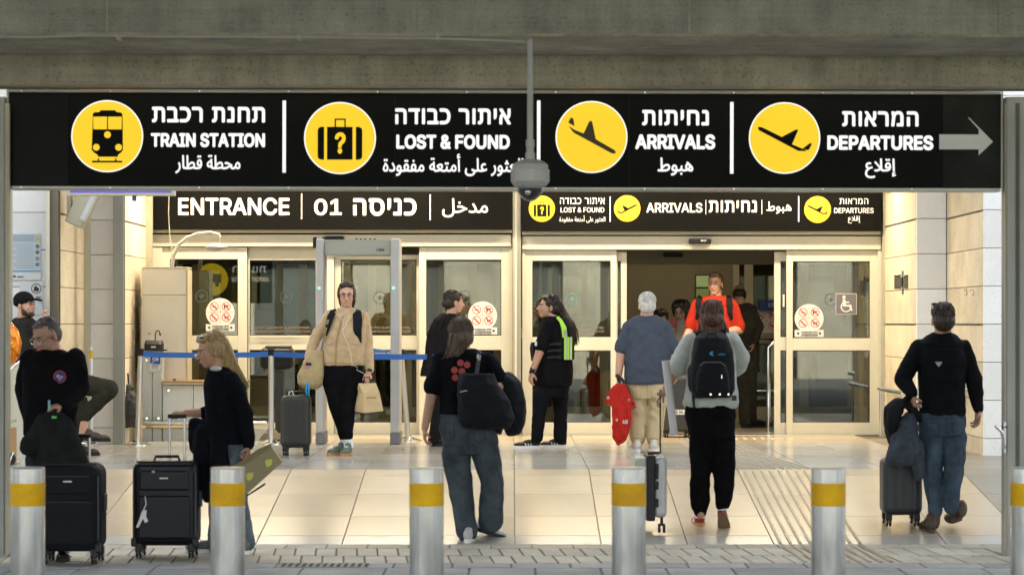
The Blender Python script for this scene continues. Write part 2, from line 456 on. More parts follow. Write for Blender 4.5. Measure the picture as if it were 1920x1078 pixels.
# ramp and terminal floor, tile by tile
tilem = mat('floor_tile', (.58, .475, .325), .2, spec=.5, var=.035, vscale=1.2, bump=.12, bscale=3, bdist=.004, rvar=.03, detail=1)
tilew = mat('floor_tile_pale', (.50, .48, .43), .18, spec=.6, var=.04, vscale=1.5, bump=.15, bscale=4, bdist=.004, rvar=.04, detail=1)
tileg = mat('floor_stone_side', (.30, .27, .215), .35, spec=.45, var=.12, vscale=2, bump=.3, bscale=20, bdist=.003)
for m_ in (tilem, tilew, tileg):
    n, l = m_.node_tree.nodes, m_.node_tree.links
    b = n['Principled BSDF']; src = b.inputs['Base Color'].links[0].from_socket
    oi = n.new('ShaderNodeObjectInfo'); mr = n.new('ShaderNodeMapRange'); mr.inputs[3].default_value = .84; mr.inputs[4].default_value = 1.06
    l.new(oi.outputs['Random'], mr.inputs[0])
    m3 = n.new('ShaderNodeMix'); m3.data_type = 'RGBA'; m3.blend_type = 'MULTIPLY'; m3.inputs['Factor'].default_value = 1
    l.new(src, m3.inputs['A']); l.new(mr.outputs[0], m3.inputs['B']); l.new(m3.outputs['Result'], b.inputs['Base Color'])
def sheet(name, m, xs, ys):
    mb = MB(); bm = mb.bm
    rows = [[bm.verts.new((x, y, gz(y) - .01)) for x in xs] for y in ys]
    for A, B in zip(rows, rows[1:]):
        for i in range(len(xs) - 1): bm.faces.new((A[i], A[i + 1], B[i + 1], B[i]))
    o = mb.build(name, m); o['kind'] = 'structure'; return o
ramp = sheet('ramp', darkjoint, (-9, 9), (RY0, RY1))
floor = sheet('floor', darkjoint, (-9, 9), (RY1 + .001, 29, 48))
tile_meshes = {}
def tile(parent, m, x0, x1, y0, y1):
    mb = MB(); g = .0027
    x0 += g; x1 -= g; y0 += g; y1 -= g
    b = .003
    top = [mb.bm.verts.new((x, y, gz(y))) for x, y in ((x0 + b, y0 + b), (x1 - b, y0 + b), (x1 - b, y1 - b), (x0 + b, y1 - b))]
    mid = [mb.bm.verts.new((x, y, gz(y) - b)) for x, y in ((x0, y0), (x1, y0), (x1, y1), (x0, y1))]
    bot = [mb.bm.verts.new((x, y, gz(y) - .012)) for x, y in ((x0, y0), (x1, y0), (x1, y1), (x0, y1))]
    mb.bm.faces.new(top)
    for A, B in ((top, mid), (mid, bot)):
        for k in range(4): mb.bm.faces.new((A[k], B[k], B[(k + 1) % 4], A[(k + 1) % 4]))
    return mb.build('tile', m, parent)
TW = .643; X0 = .02
xs_ = [X0 + TW * k for k in range(-8, 7)] ; xs_ = [x for x in xs_ if x < 3.8] + [3.87]
ys_r = [RY0, 17.76, 18.43, 19.26, 20.02, RY1]
for j in range(len(ys_r) - 1):
    for i in range(len(xs_) - 1):
        tile(ramp, tilew if j == 0 else tilem, xs_[i], xs_[i + 1], ys_r[j], ys_r[j + 1])
    for i in range(4): tile(ramp, tileg, 3.87 + i * .9, 3.87 + (i + 1) * .9, ys_r[j], ys_r[j + 1])
ys_p = [RY1 + .002 + .78 * k for k in range(8)] + [26.6]
for j in range(len(ys_p) - 1):
    for i in range(len(xs_) - 1):
        tile(floor, tilew if j < 6 else tilem, xs_[i], xs_[i + 1], ys_p[j], ys_p[j + 1])
    if j < 5:
        for i in range(3): tile(floor, tileg, 3.87 + i * .9, 3.87 + (i + 1) * .9, ys_p[j], ys_p[j + 1])
    elif j<7: tile(floor, tileg, 3.87, 4.2, ys_p[j], ys_p[j + 1])
for j in range(5):
    tile(floor, tilem, 1.3, 3.2, 26.6 + j * .8, 27.4 + j * .8); tile(floor, tileg, -4, 1.3, 26.6 + j * .8, 27.4 + j * .8)
# tactile guide bars: up the ramp, bending left across the landing, then on to the doorway
barm = mat('tactile_bar', (.50, .46, .36), .3, .3, var=.15, vscale=20)
bars = thing('tactile_guide_path', (2.2, 18, gz(18)), 'ribbed tactile guide bars running up the ramp to the open doorway', 'tactile paving')
def barseg(p, q, w=.026, h=.011):
    mb = MB(); d = (Vector((q[0] - p[0], q[1] - p[1], 0))).normalized(); nrm = Vector((-d.y, d.x, 0)) * w / 2
    L = (Vector(q[:2]) - Vector(p[:2])).length; n_ = max(1, int(L / .055))
    for k in range(n_):
        a, b_ = k / n_, (k + .58) / n_
        A = Vector((p[0] + (q[0] - p[0]) * a, p[1] + (q[1] - p[1]) * a, 0)); B = Vector((p[0] + (q[0] - p[0]) * b_, p[1] + (q[1] - p[1]) * b_, 0))
        A.z = gz(A.y) + .0005; B.z = gz(B.y) + .0005
        up = Vector((0, 0, h))
        c = [A + nrm, A - nrm, B - nrm, B + nrm]; t = [v * 1 + up for v in c]
        t = [tv + (sum(t, Vector()) / 4 - tv) * .25 for tv in t]
        v1 = [mb.bm.verts.new(v) for v in c]; v2 = [mb.bm.verts.new(v) for v in t]
        mb.bm.faces.new(v2)
        for k2 in range(4): mb.bm.faces.new((v1[k2], v1[(k2 + 1) % 4], v2[(k2 + 1) % 4], v2[k2]))
    return mb
for i in range(9):
    o = .074 * i
    barseg((2.0 + o, 17.5), (2.0 + o, 20.22)).build('bar', barm, bars)
    barseg((1.98 + o, 20.36), (1.84 + o, 22.3)).build('bar', barm, bars)
    barseg((1.84 + o, 22.38), (1.82 + o, 25.3)).build('bar', barm, bars)
    barseg((2.02 + o - .0, 16.15), (2.0 + o, 17.4), w=.03).build('bar', barm, bars)
MB().box(1.935, 1.94, 17.5, 17.501, 0, .001).bm.free()
for i in range(10):
    for j in range(3):
        x = 2.15 + i * .1; y = 25.6 + j * .1
        MB().tube([(x, y, PL), (x, y, PL + .006)], [.018, .012], 8).build('stud', barm, bars)

# ================================================================ CONCRETE DECK OVER THE ROAD
def struct(o): o['kind'] = 'structure'; return o
struct(bx('deck_ceiling', concrete, None, -15, 15, 3.2, 17.3, 4.3, 4.9))
bm1 = struct(bx('concrete_beam', concrete, None, -13, 13, 15.0, 16.12, 3.48, 4.295, .012))
bm2 = struct(bx('concrete_beam', concrete2, None, -13, 13, 16.125, 16.35, WZ(168, 16.35), 4.29, .012))
bm1.rotation_euler.y = bm2.rotation_euler.y = math.radians(.12)
# shuttering board joints cast into the beam faces
for X in (-2.6, -.62, 1.12, 3.1):
    bx('board_joint', concrete2, bm1, X, X + .012, 14.992, 15.0, 3.5, 4.2)
for X in (-4, -1.4, 1.9, 4.4):
    bx('board_joint', concrete, bm2, X, X + .012, 16.12, 16.125, WZ(160, 16.13), 3.47)
bx('drip_edge', darksteel, bm2, -12.9, 12.9, 16.30, 16.34, WZ(168, 16.35) - .008, WZ(168, 16.35) + .002)
bx('chamfer', concrete2, bm1, -12.9, 12.9, 14.985, 15.02, 3.475, 3.492)
for X in (-11.5, 11.5):
    for Y in (6, 13):
        struct(bx('deck_column', concrete, None, X - .4, X + .4, Y - .4, Y + .4, -.1, 4.31))

# ================================================================ STONE PIERS BESIDE THE ENTRANCE
ZJ = [-.4, .18, .543, .906, 1.27, 1.633, 1.997, 2.36, 2.724, 3.087, 3.45, 3.814, 4.2]
def pier(name, label, wx, y_far, y_near, side, outer, gap_rows=(7, 4)):
    """wx: plane of the receding face; the pier's front face runs from wx to outer at y_near"""
    t = thing(name, (wx, y_near, PL), label, 'stone wall')
    s = 1 if side > 0 else -1
    # core
    x0, x1 = sorted((wx + s * .02, outer)); bx('mortar', darkjoint, t, x0, x1, y_near + .02, y_far + .3, PL - .02, 4.2)
    for a, (z0, z1) in enumerate(zip(ZJ, ZJ[1:])):
        if z1 < PL: continue
        z0 = max(z0, PL - .01)
        g = .003; gg = .014 if a in gap_rows else g
        # receding face block, proud of the mortar by 2 cm
        xa, xb = sorted((wx, wx + s * .05))
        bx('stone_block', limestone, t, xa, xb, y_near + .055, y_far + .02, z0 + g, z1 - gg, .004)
        # front face blocks
        w = abs(outer - wx); nb = max(1, round(w / .62)); 
        for k in range(nb):
            xa, xb = sorted((wx + s * w * k / nb, wx + s * w * (k + 1) / nb))
            bx('stone_block', limestone_lit, t, xa + g, xb - g, y_near, y_near + .05, z0 + g, z1 - g, .003)
        if a in gap_rows:
            bx('slot_lining', darksteel, t, min(wx, wx + s * .03) , max(wx, wx + s * .03), y_near + .3, y_far, z1 - gg + .001, z1 - .002)
    return t
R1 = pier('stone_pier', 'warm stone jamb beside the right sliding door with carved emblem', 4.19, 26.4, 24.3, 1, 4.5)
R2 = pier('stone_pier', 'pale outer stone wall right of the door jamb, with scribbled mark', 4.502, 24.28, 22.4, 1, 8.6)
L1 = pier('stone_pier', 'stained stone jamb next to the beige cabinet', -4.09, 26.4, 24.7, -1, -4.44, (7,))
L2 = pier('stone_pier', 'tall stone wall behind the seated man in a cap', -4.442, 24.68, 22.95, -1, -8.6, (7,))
# soot stain with its own shape on the left jamb
stain = mat('soot_stain', (.13, .10, .06), .9)
def stain_mat():
    m = stain; n, l = m.node_tree.nodes, m.node_tree.links; b = n['Principled BSDF']
    tc = n.new('ShaderNodeTexCoord'); sp = n.new('ShaderNodeSeparateXYZ'); l.new(tc.outputs['Generated'], sp.inputs[0])
    def tri(sock, c, w):
        a = n.new('ShaderNodeMath'); a.operation = 'SUBTRACT'; a.inputs[1].default_value = c; l.new(sock, a.inputs[0])
        b_ = n.new('ShaderNodeMath'); b_.operation = 'ABSOLUTE'; l.new(a.outputs[0], b_.inputs[0])
        r = n.new('ShaderNodeMapRange'); r.interpolation_type = 'SMOOTHSTEP'; r.inputs[1].default_value = w; r.inputs[2].default_value = 0; r.inputs[3].default_value = 0; r.inputs[4].default_value = 1
        l.new(b_.outputs[0], r.inputs[0]); return r.outputs[0]
    nz = n.new('ShaderNodeTexNoise'); nz.inputs['Scale'].default_value = 9; l.new(tc.outputs['Object'], nz.inputs['Vector'])
    p = n.new('ShaderNodeMath'); p.operation = 'MULTIPLY'; l.new(tri(sp.outputs['Y'], .5, .5), p.inputs[0]); l.new(tri(sp.outputs['Z'], .4, .6), p.inputs[1])
    q = n.new('ShaderNodeMath'); q.operation = 'MULTIPLY'; l.new(p.outputs[0], q.inputs[0])
    nm = n.new('ShaderNodeMapRange'); nm.inputs[1].default_value = .3; nm.inputs[2].default_value = .6; nm.inputs[3].default_value = .5; nm.inputs[4].default_value = 1.3; l.new(nz.outputs['Fac'], nm.inputs[0])
    l.new(nm.outputs[0], q.inputs[1]); q.use_clamp = True
    l.new(q.outputs[0], b.inputs['Alpha'])
stain_mat()
MB().quad((-4.088, 25.0, .75), (-4.088, 26.0, .75), (-4.088, 26.0, 2.35), (-4.088, 25.0, 2.35)).build('soot_stain', stain, L1)
# carved emblem (vertical strokes with a spindle) on the right jamb
emb = MB(); ex = 4.188
def emb_box(px0, px1, py0, py1):
    # px on the receding face -> y
    ya, yb = [ex * FPX / (p - CX) for p in (px0, px1)]
    z0, z1 = WZ(py1, (ya + yb) / 2), WZ(py0, (ya + yb) / 2)
    emb.box(ex - .006, ex + .004, min(ya, yb), max(ya, yb), z0, z1)
for a, b_ in ((1677.5, 1679.3), (1680.2, 1681.2), (1682, 1683.6), (1684.5, 1686), (1687, 1688.4), (1696, 1697.2), (1698, 1699.6), (1700.3, 1702.6)):
    emb_box(a, b_, 516, 541)
emb_box(1677.5, 1689, 516, 518.5); emb_box(1677.5, 1689, 538, 541); emb_box(1696, 1702.6, 516, 519)
emb_box(1691.5, 1694, 508, 552); emb_box(1689.8, 1696, 520, 538)
emb.build('emblem', darksteel, R1)
sc_ = MB()
for px, k in ((1811, 0), (1823, 1)):
    yy = 4.5 * FPX / (px - CX); zz = WZ(548, yy)
    sc_.tube([(4.5, yy + .09 * math.cos(t) * (.6 + .4 * k), zz + .028 * math.sin(t) + .012 * math.cos(t)) for t in [i * PI / 6 for i in range(11)]], .003, 4)
sc_.build('scribble', darksteel, R2)
# the terminal front above the entrance and the soffit of the recess
struct(bx('terminal_wall', limestone_lit, None, -16, 16, 22.45, 40, 4.21, 7.2))
struct(bx('terminal_wall_side', limestone_lit, None, 8.6, 30, 22.4, 23, -.1, 7.2)); struct(bx('terminal_wall_side', limestone_lit, None, -30, -8.6, 22.95, 23.6, -.1, 7.2))
soffit = struct(bx('soffit', mat('soffit_paint', (.6, .56, .45), .6), None, -4.085, 4.185, 24.32, 26.45, 3.62, 3.9))

# long luminaires in the soffit: they light the fascia and the jambs
warm = (1, .83, .57)
for x0_, x1_, lab in ((-3.9, -2.35, 'long luminaire in the soffit nearest the stained left jamb'), (-2.0, -.45, 'long luminaire in the soffit left of the middle mullion'), (.2, 1.75, 'long luminaire in the soffit over the guard'), (2.3, 3.9, 'long luminaire in the soffit nearest the right stone jamb')):
    t = thing('soffit_light', ((x0_ + x1_) / 2, 25.5, 3.62), lab, 'ceiling lamp')
    bx('housing', white, t, x0_ - .02, x1_ + .02, 25.4, 25.6, 3.585, 3.619); bx('diffuser', emis('soffit', (1, .85, .62), 4), t, x0_, x1_, 25.42, 25.58, 3.578, 3.584)
    L = bpy.data.lights.new('lamp', 'AREA'); L.shape = 'RECTANGLE'; L.size = x1_ - x0_; L.size_y = .16; L.energy = 16; L.color = warm
    o = bpy.data.objects.new('lamp', L); COL.objects.link(o); o.parent = t; o.location = (0, 0, -.05)

# ================================================================ STEEL COLUMNS
def column(name, label, px0, px1, Y, d, ztop, m=steelgrey, edge=None, z0=None):
    x0, x1 = WX(px0, Y), WX(px1, Y); z0 = gz(Y) if z0 is None else z0
    t = thing(name, ((x0 + x1) / 2, Y, z0), label, 'column')
    bx('web', m, t, x0 + .012, x1 - .012, Y + .012, Y + d - .012, z0, ztop)
    bx('flange', m, t, x0, x1, Y, Y + .010, z0, ztop - .001, .003); bx('flange', m, t, x0, x1, Y + d - .01, Y + d, z0, ztop - .001, .003)
    return t
beigest = mat('beige_steel', (.42, .39, .29), .45, .2, var=.1, vscale=4)
column('steel_column', 'grey steel column between the stone wall and the stained jamb', 212, 231, 24.5, .12, 3.6)
column('steel_column', 'dark brown steel column left of the tall stone wall', 91, 109, 22.75, .12, 4.2, mat('brown_steel', (.16, .14, .10), .5, .2, var=.1))
column('steel_post', 'slim beige steel trim post at the edge of the stained jamb', 268, 284, 26.2, .1, 3.6, beigest)
column('steel_post', 'slim beige trim post between the pale and the warm stone on the left', 157, 167, 23.9, .1, 4.2, beigest)
column('steel_post', 'pale narrow post left of the warning poster', 9, 19, 22.6, .12, 4.2, cream)
column('steel_post', 'pale narrow post right of the warning poster', 86, 93, 22.7, .12, 4.2, cream)
# front frame posts carrying the overhead sign
def post(label, px0, px1, Y, side):
    x0, x1 = WX(px0, Y), WX(px1, Y)
    t = thing('steel_post', ((x0 + x1) / 2, Y, 0), label, 'post')
    bx('shaft', steelgrey, t, x0, x1, Y, Y + .18, -.01, 3.25, .012, 2)
    bx('edge_strip', beigest, t, (x0 - .006) if side > 0 else x1 , x0 if side > 0 else x1 + .03, Y + .01, Y + .05, .0, 3.2)
    bx('base_plate', steelgrey, t, x0 - .03, x1 + .03, Y - .03, Y + .21, 0, .012)
    return t, x0, x1
pr, x0, x1 = post('thick grey steel post at the right edge with a pull handle', 1887, 1934, 16.62, 1)
bx('rib', darksteel, pr, WX(1905, 16.61), WX(1912, 16.61), 16.612, 16.62, .1, 3.2)
hm = MB(); hx = x0
hm.tube([(hx + .0, 16.60, WZ(838, 16.6)), (hx - .03, 16.56, WZ(838, 16.6)), (hx - .045, 16.54, WZ(815, 16.6)), (hx - .055, 16.53, WZ(808, 16.6)), (hx - .1, 16.52, WZ(797, 16.6))], .011, 8)
hm.tube([(hx, 16.6, WZ(800, 16.6)), (hx - .045, 16.55, WZ(797, 16.6)), (hx - .05, 16.54, WZ(815, 16.6))], .011, 8)
hm.build('pull_handle', chrome, pr, smooth=True)
bx('latch', alu, pr, hx - .022, hx - .004, 16.6, 16.64, WZ(850, 16.6), WZ(790, 16.6), .004)
pl, _, _ = post('grey steel post at the left edge under the overhead sign', -14, 9, 16.62, -1)

# ================================================================ DOOR FRONT
fr = thing('entrance_frame', (0, DY, PL), 'cream aluminium frame and header box around the sliding doors', 'door frame')
YF = DY
def fb(name, px0, px1, py0, py1, dy=0, d=.1, m=cream, parent=fr, bev=.004):
    Y = YF + dy
    return bx(name, m, parent, WX(px0, Y), WX(px1, Y), Y, Y + d, WZ(py1, Y), WZ(py0, Y), bev)
fb('header_strip', 286, 960, 430.5, 436.5, -.10, .25); fb('header_strip', 979, 1652, 433.5, 440, -.10, .25)
fb('header_box', 286, 959, 440, 462, -.06, .22); fb('header_box', 979, 1652, 443, 468, -.06, .22)
fb('header_shadow_gap', 286, 1652, 436, 443.5, .02, .05, black, bev=0)
fb('mullion', 961, 977, 352, 816, -.12, .26, mat('mullion_grey', (.38, .36, .29), .4, .3))
fb('mullion_trim', 965, 969, 352, 816, -.128, .008, cream, bev=.001); fb('mullion_trim', 973, 976, 352, 816, -.128, .008, steelgrey, bev=.001)
fb('jamb', 286, 304, 462.5, 816, -.04, .18); fb('jamb', 1646, 1655, 468.5, 816, -.04, .18)
fb('jamb', 955, 961, 462.5, 816, -.02, .14); fb('jamb', 979, 985, 468.5, 816, -.02, .14)
fb('trim_post', 1655.5, 1664, 352, 822, -.15, .1, beigest)
bx('threshold', alu, fr, WX(286, DY), WX(1652, DY), DY - .02, DY + .3, PL, PL + .004)
for px0, px1, py in ((640, 690, 443), (700, 740, 443)):
    pass
for px0, px1, py0, py1, lab, p in ((1292, 1334, 447, 457, 'black motion sensor on the header over the open doorway', .0), (604, 644, 443, 450, 'black motion sensor behind the metal detector arch', 0)):
    Y = DY - .14
    t = thing('motion_sensor', P((px0 + px1) / 2, (py0 + py1) / 2, Y), lab, 'sensor')
    bx('housing', black, t, WX(px0, Y), WX(px1, Y), Y, Y + .07, WZ(py1, Y), WZ(py0, Y), .012, 2)
    ptext('MAX SET', white, t, px0 + 22, px0 + 32, py0 + 3, py0 + 6, Y - .001)

# stickers
red = mat('sticker_red', (.55, .04, .03), .5); stickerw = mat('sticker_white', (.72, .68, .62), .5); inkd = mat('ink_black', (.03, .03, .03), .6)
def sticker(parent, px, py, Y, r_px=27):
    c = P(px, py, Y); r = r_px * Y / FPX; f = MB()
    n = 36; pts = [(math.cos(a), math.sin(a)) for a in [math.radians(-62 + 304 * k / n) for k in range(n + 1)]]
    g = sticker_face = MB().poly(c, pts, r).build('sticker', stickerw, parent)
    e = MB(); y = Y - .0012
    def at(u, v, dy=0): return Vector((c.x + u * r, y - dy, c.z + v * r))
    q = MB(); q.box(c.x - r, c.x + r, Y - .001, Y - .0002, c.z - 1.28 * r, c.z - .8 * r); q.build('sticker_strip', stickerw, g)
    for u, v in ((-.42, .42), (.42, .42), (-.42, -.33), (.42, -.33)):
        e.ring(at(u, v), .26 * r, .31 * r, 20)
        d = Vector((.19, 0, -.19)) * r; w = Vector((.03, 0, .03)) * r; p = at(u, v, .0006)
        e.quad(p - d - w, p - d + w, p + d + w, p + d - w)
    e.build('prohibition_ring', red, g)
    k = MB(); yk = .0003
    k.box(c.x - .006 * r - .001, c.x + .001, y - .0002, y, c.z - .72 * r, c.z + .95 * r); k.box(c.x - .95 * r, c.x + .95 * r, y - .0004, y - .0002, c.z + .03 * r, c.z + .045 * r)
    # cigarette, pistol, litter, dog
    p = at(-.42, .42, yk); k.box(p.x - .16 * r, p.x + .16 * r, p.y, p.y + .0002, p.z - .05 * r, p.z + .0 * r)
    k.box(p.x + .06 * r, p.x + .09 * r, p.y, p.y + .0002, p.z + .03 * r, p.z + .13 * r)
    p = at(.42, .42, yk); k.box(p.x - .17 * r, p.x + .17 * r, p.y, p.y + .0002, p.z + .02 * r, p.z + .10 * r); k.box(p.x - .16 * r, p.x - .06 * r, p.y, p.y + .0002, p.z - .15 * r, p.z + .03 * r)
    p = at(-.42, -.33, yk); k.box(p.x - .03 * r, p.x + .03 * r, p.y, p.y + .0002, p.z - .14 * r, p.z - .08 * r); k.box(p.x + .06 * r, p.x + .11 * r, p.y, p.y + .0002, p.z - .14 * r, p.z - .09 * r); k.box(p.x - .14 * r, p.x - .06 * r, p.y, p.y + .0002, p.z, p.z + .04 * r)
    p = at(.42, -.33, yk); k.box(p.x - .13 * r, p.x + .12 * r, p.y, p.y + .0002, p.z - .04 * r, p.z + .05 * r)
    for u in (-.12, -.05, .05, .1): k.box(p.x + u * r, p.x + (u + .03) * r, p.y, p.y + .0002, p.z - .13 * r, p.z - .04 * r)
    k.box(p.x + .1 * r, p.x + .19 * r, p.y, p.y + .0002, p.z + .03 * r, p.z + .11 * r)
    for s in (-1, 1):
        a = at(s * .68, -1.04, .0002); k.poly(a, [(.0, .05), (s * .05, .05), (s * .05, .12), (s * .2, 0), (s * .05, -.12), (s * .05, -.05), (0, -.05)] if s > 0 else [(0, -.05), (-.05, -.05), (-.05, -.12), (-.2, 0), (-.05, .12), (-.05, .05), (0, .05)], r)
    k.build('pictogram', inkd, g, recalc=False)
    text(heb('דלת אוטומטית'), inkd, g, c.x - .55 * r, c.x + .6 * r, c.z - 1.02 * r, c.z - .86 * r, Y - .0015)
    text('AUTOMATIC DOOR', inkd, g, c.x - .55 * r, c.x + .6 * r, c.z - 1.21 * r, c.z - 1.08 * r, Y - .0015)
logod = mat('logo_dark', (.06, .08, .08), .5); logot = mat('logo_teal', (.10, .25, .25), .5)
def plane_ring(parent, px, py, Y, m, rp=12):
    c = P(px, py, Y); r = rp * Y / FPX
    mb = MB().ring(c, .88 * r, r, 32)
    mb.poly(c + Vector((0, -.0005, 0)), [(-.62, -.02), (-.12, .1), (.02, .5), (.18, .12), (.62, .0), (.16, -.1), (-.05, -.45), (-.14, -.1)], r)
    return mb.build('logo_decal', m, parent)

def leaf(label, px0, px1, glass_px, dy, sill=792, bar=(629, 656), top=486, top0=463, bottom=815, extra=None, group='sliding glass door leaves of the entrance'):
    Y = DY + dy; g0, g1 = glass_px
    t = thing('sliding_door', ((WX(px0, Y) + WX(px1, Y)) / 2, Y, PL), label, 'sliding door', group)
    d = .045
    def b(n, a, b_, c, e, dd=0, m=cream, dep=d): return bx(n, m, t, WX(a, Y), WX(b_, Y), Y + dd, Y + dd + dep, WZ(e, Y), WZ(c, Y), .003)
    b('stile', px0, g0, top0, bottom); b('stile', g1, px1, top0, bottom)
    b('top_rail', g0, g1, top0, top, .001); b('middle_rail', g0, g1, *bar, .001); b('bottom_rail', g0, g1, sill, bottom, .001)
    # rubber gaskets set back round the panes
    for a, z_ in ((top, bar[0]), (bar[1], sill)):
        gk = MB(); w = .008; X0_, X1_, Z0_, Z1_ = WX(g0, Y), WX(g1, Y), WZ(z_, Y), WZ(a, Y)
        gk.box(X0_, X0_ + w, Y + .008, Y + .03, Z0_, Z1_).box(X1_ - w, X1_, Y + .008, Y + .03, Z0_, Z1_)
        gk.box(X0_ + w, X1_ - w, Y + .008, Y + .03, Z0_, Z0_ + w).box(X0_ + w, X1_ - w, Y + .008, Y + .03, Z1_ - w, Z1_)
        gk.build('gasket', blackm, t)
        bx('pane', glass, t, X0_ + w, X1_ - w, Y + .016, Y + .019, Z0_ + w, Z1_ - w)
    return t, Y
dl, Y_ = leaf('leftmost door leaf behind the beige cabinet, with round prohibition sticker', 305, 463, (318, 446), .0)
sticker(dl, 413, 586, Y_ - .003); plane_ring(dl, 378, 555, Y_ + .014, logod)
dl, Y_ = leaf('second door leaf from the left, behind the blue belt barrier', 465, 626, (468, 592), .07, top=488)
plane_ring(dl, 537, 556, Y_ + .012, logod)
dl, Y_ = leaf('door leaf seen through the metal detector arch', 627, 792, (639, 781), .14, top=487, top0=478)
plane_ring(dl, 712, 558, Y_ + .012, logod); 
dl, Y_ = leaf('door leaf right of the metal detector, with round prohibition sticker', 786, 955, (799, 940), .0, top=487)
sticker(dl, 905, 592, Y_ - .003); plane_ring(dl, 870, 556, Y_ + .014, logod)
bx('latch_strip', offwhite, dl, WX(781, DY), WX(783, DY), DY - .01, DY, WZ(567, DY), WZ(545, DY))
dl, Y_ = leaf('door leaf behind the guard in the reflective vest', 985, 1156, (998, 1145), .0, bar=(632, 657), top=489, top0=468)
plane_ring(dl, 1072, 561, Y_ + .014, logot, 11.5); sticker(dl, 1014, 590, Y_ + .06)
fb('inner_bar', 1010, 1017, 490, 792, .06, .03, offwhite, dl)
dl, Y_ = leaf('narrow edge of the open door leaf left of the doorway', 1150, 1175, (1158, 1164), .075, bar=(632, 657), top=490, top0=472)
dl, Y_ = leaf('narrow edge of the open door leaf right of the doorway', 1452, 1480, (1463.5, 1474), .075, bar=(632, 657), top=490, top0=472)
bx('latch_strip', white, dl, WX(1469, DY), WX(1472, DY), DY + .06, DY + .07, WZ(575, DY), WZ(552, DY))
dl, Y_ = leaf('rightmost door leaf with a wheelchair sign', 1475, 1645, (1486.5, 1631), .0, bar=(634, 657), top=490, top0=469)
sticker(dl, 1517, 597, Y_ - .003); plane_ring(dl, 1558, 562, Y_ + .014, logod)
fb('inner_bar', 1611, 1619, 491, 794, .05, .03, cream, dl); fb('lock_block', 1616, 1624, 553, 561, .04, .03, chrome, dl)
# wheelchair sign
wsm = mat('access_sign_grey', (.14, .125, .15), .5)
ws = bx('access_sign', wsm, dl, WX(1568, DY), WX(1606, DY), DY + .0115, DY + .0125, WZ(588.5, DY), WZ(551, DY))
w = MB(); yw = DY + .0105; c = P(1587, 570, yw); u = DY / FPX
w.ring(c + Vector((-.5 * u, 0, -5 * u)), 8 * u, 10.2 * u, 30, math.radians(130), math.radians(385))
w.disc(c + Vector((-4.5 * u, -.0002, 13 * u)), 3 * u, 18)
w.poly(c + Vector((0, -.0004, 0)), [(-7, 9), (-2, 9), (-1.6, 4.6), (5.5, 4.6), (5.5, 2), (-1.4, 2), (-1.2, -1.5), (6.5, -1.5), (12, -11.5), (9.4, -13), (4.8, -4.6), (-6.2, -4.6)], u)
w.build('wheelchair_symbol', stickerw, ws)
w = MB().box(WX(1567.2, DY), WX(1606.8, DY), DY + .013, DY + .0135, WZ(589.3, DY), WZ(550.2, DY)); w.build('sign_border', stickerw, dl)
# frosted writing bands low on the upper panes
band = mat('frost_text', (.25, .22, .17), .7)
for px0, px1 in ((470, 590), (645, 778), (1060, 1140)):
    for k, py in enumerate((612, 619)):
        fr_t = ptext('WARNING AUTOMATIC DOORS KEEP CLEAR' if k else 'DO NOT LEAN ON THE GLASS DOOR PANEL', band, fr, px0 + 8, px1 - 8, py, py + 4.5, DY + .01)

# ================================================================ FASCIA SIGNS OVER THE DOORS
def icon_disc(parent, px, py, Y, rp, ym, rim=None, back=False):
    c = P(px, py, Y); r = rp * Y / FPX
    d = MB().disc(c, r, 56, ny=-1 if not back else 1).build('icon_disc', ym, parent)
    if rim:
        MB().ring(c + Vector((0, -.001 if not back else .001, 0)), r * .965, r, 56).build('icon_rim', rim, parent)
    return c, r
ARR = [[(-.57, .55), (-.65, .40), (-.47, .30), (-.50, .50)], [(-.64, .31), (-.47, .20), (-.22, .10), (-.06, .44), (-.01, .45), (.02, .42), (.12, -.06), (.64, -.36), (.68, -.42), (.65, -.46), (.56, -.45), (-.50, .12)]]
DEP = [[(-.75, .275), (-.73, .305), (-.68, .31), (-.60, .285), (-.08, .03), (.31, .235), (.39, .235), (.21, -.175), (.62, -.345), (.58, -.365), (.38, -.36), (-.72, .215)], [(.50, -.30), (.71, -.14), (.77, -.16), (.68, -.33), (.66, -.34)]]
def flipx(P_): return [[(-x, z) for x, z in reversed(q)] for q in P_]
def plane_icon(parent, c, r, shape, m):
    mb = MB()
    for q in shape: mb.poly(c + Vector((0, -.002, 0)), q, r)
    mb.build('plane_icon', m, parent)
def case_icon(parent, c, r, m, ym):
    mb = MB(); y = c.y - .002
    def b(x0, x1, z0, z1, dy=0): mb.box(c.x + x0 * r, c.x + x1 * r, y - dy - .0004, y - dy, c.z + z0 * r, c.z + z1 * r)
    b(-.36, .35, -.6, .31)
    rr = [(-.62, .2), (-.6, .28), (-.52, .31), (-.44, .31), (-.44, -.6), (-.52, -.6), (-.6, -.57), (-.62, -.5)]
    mb.poly(Vector((c.x, y, c.z)), rr, r); mb.poly(Vector((c.x, y, c.z)), [(-x + 0, z) for x, z in reversed(rr)], r)
    b(-.15, -.11, .31, .52); b(.12, .16, .31, .52); b(-.15, .16, .50, .54, .0006)
    mb.build('suitcase_icon', m, parent)
    text('?', ym, parent, c.x - .14 * r, c.x + .16 * r, c.z - .44 * r, c.z + .16 * r, c.y - .004, .03)
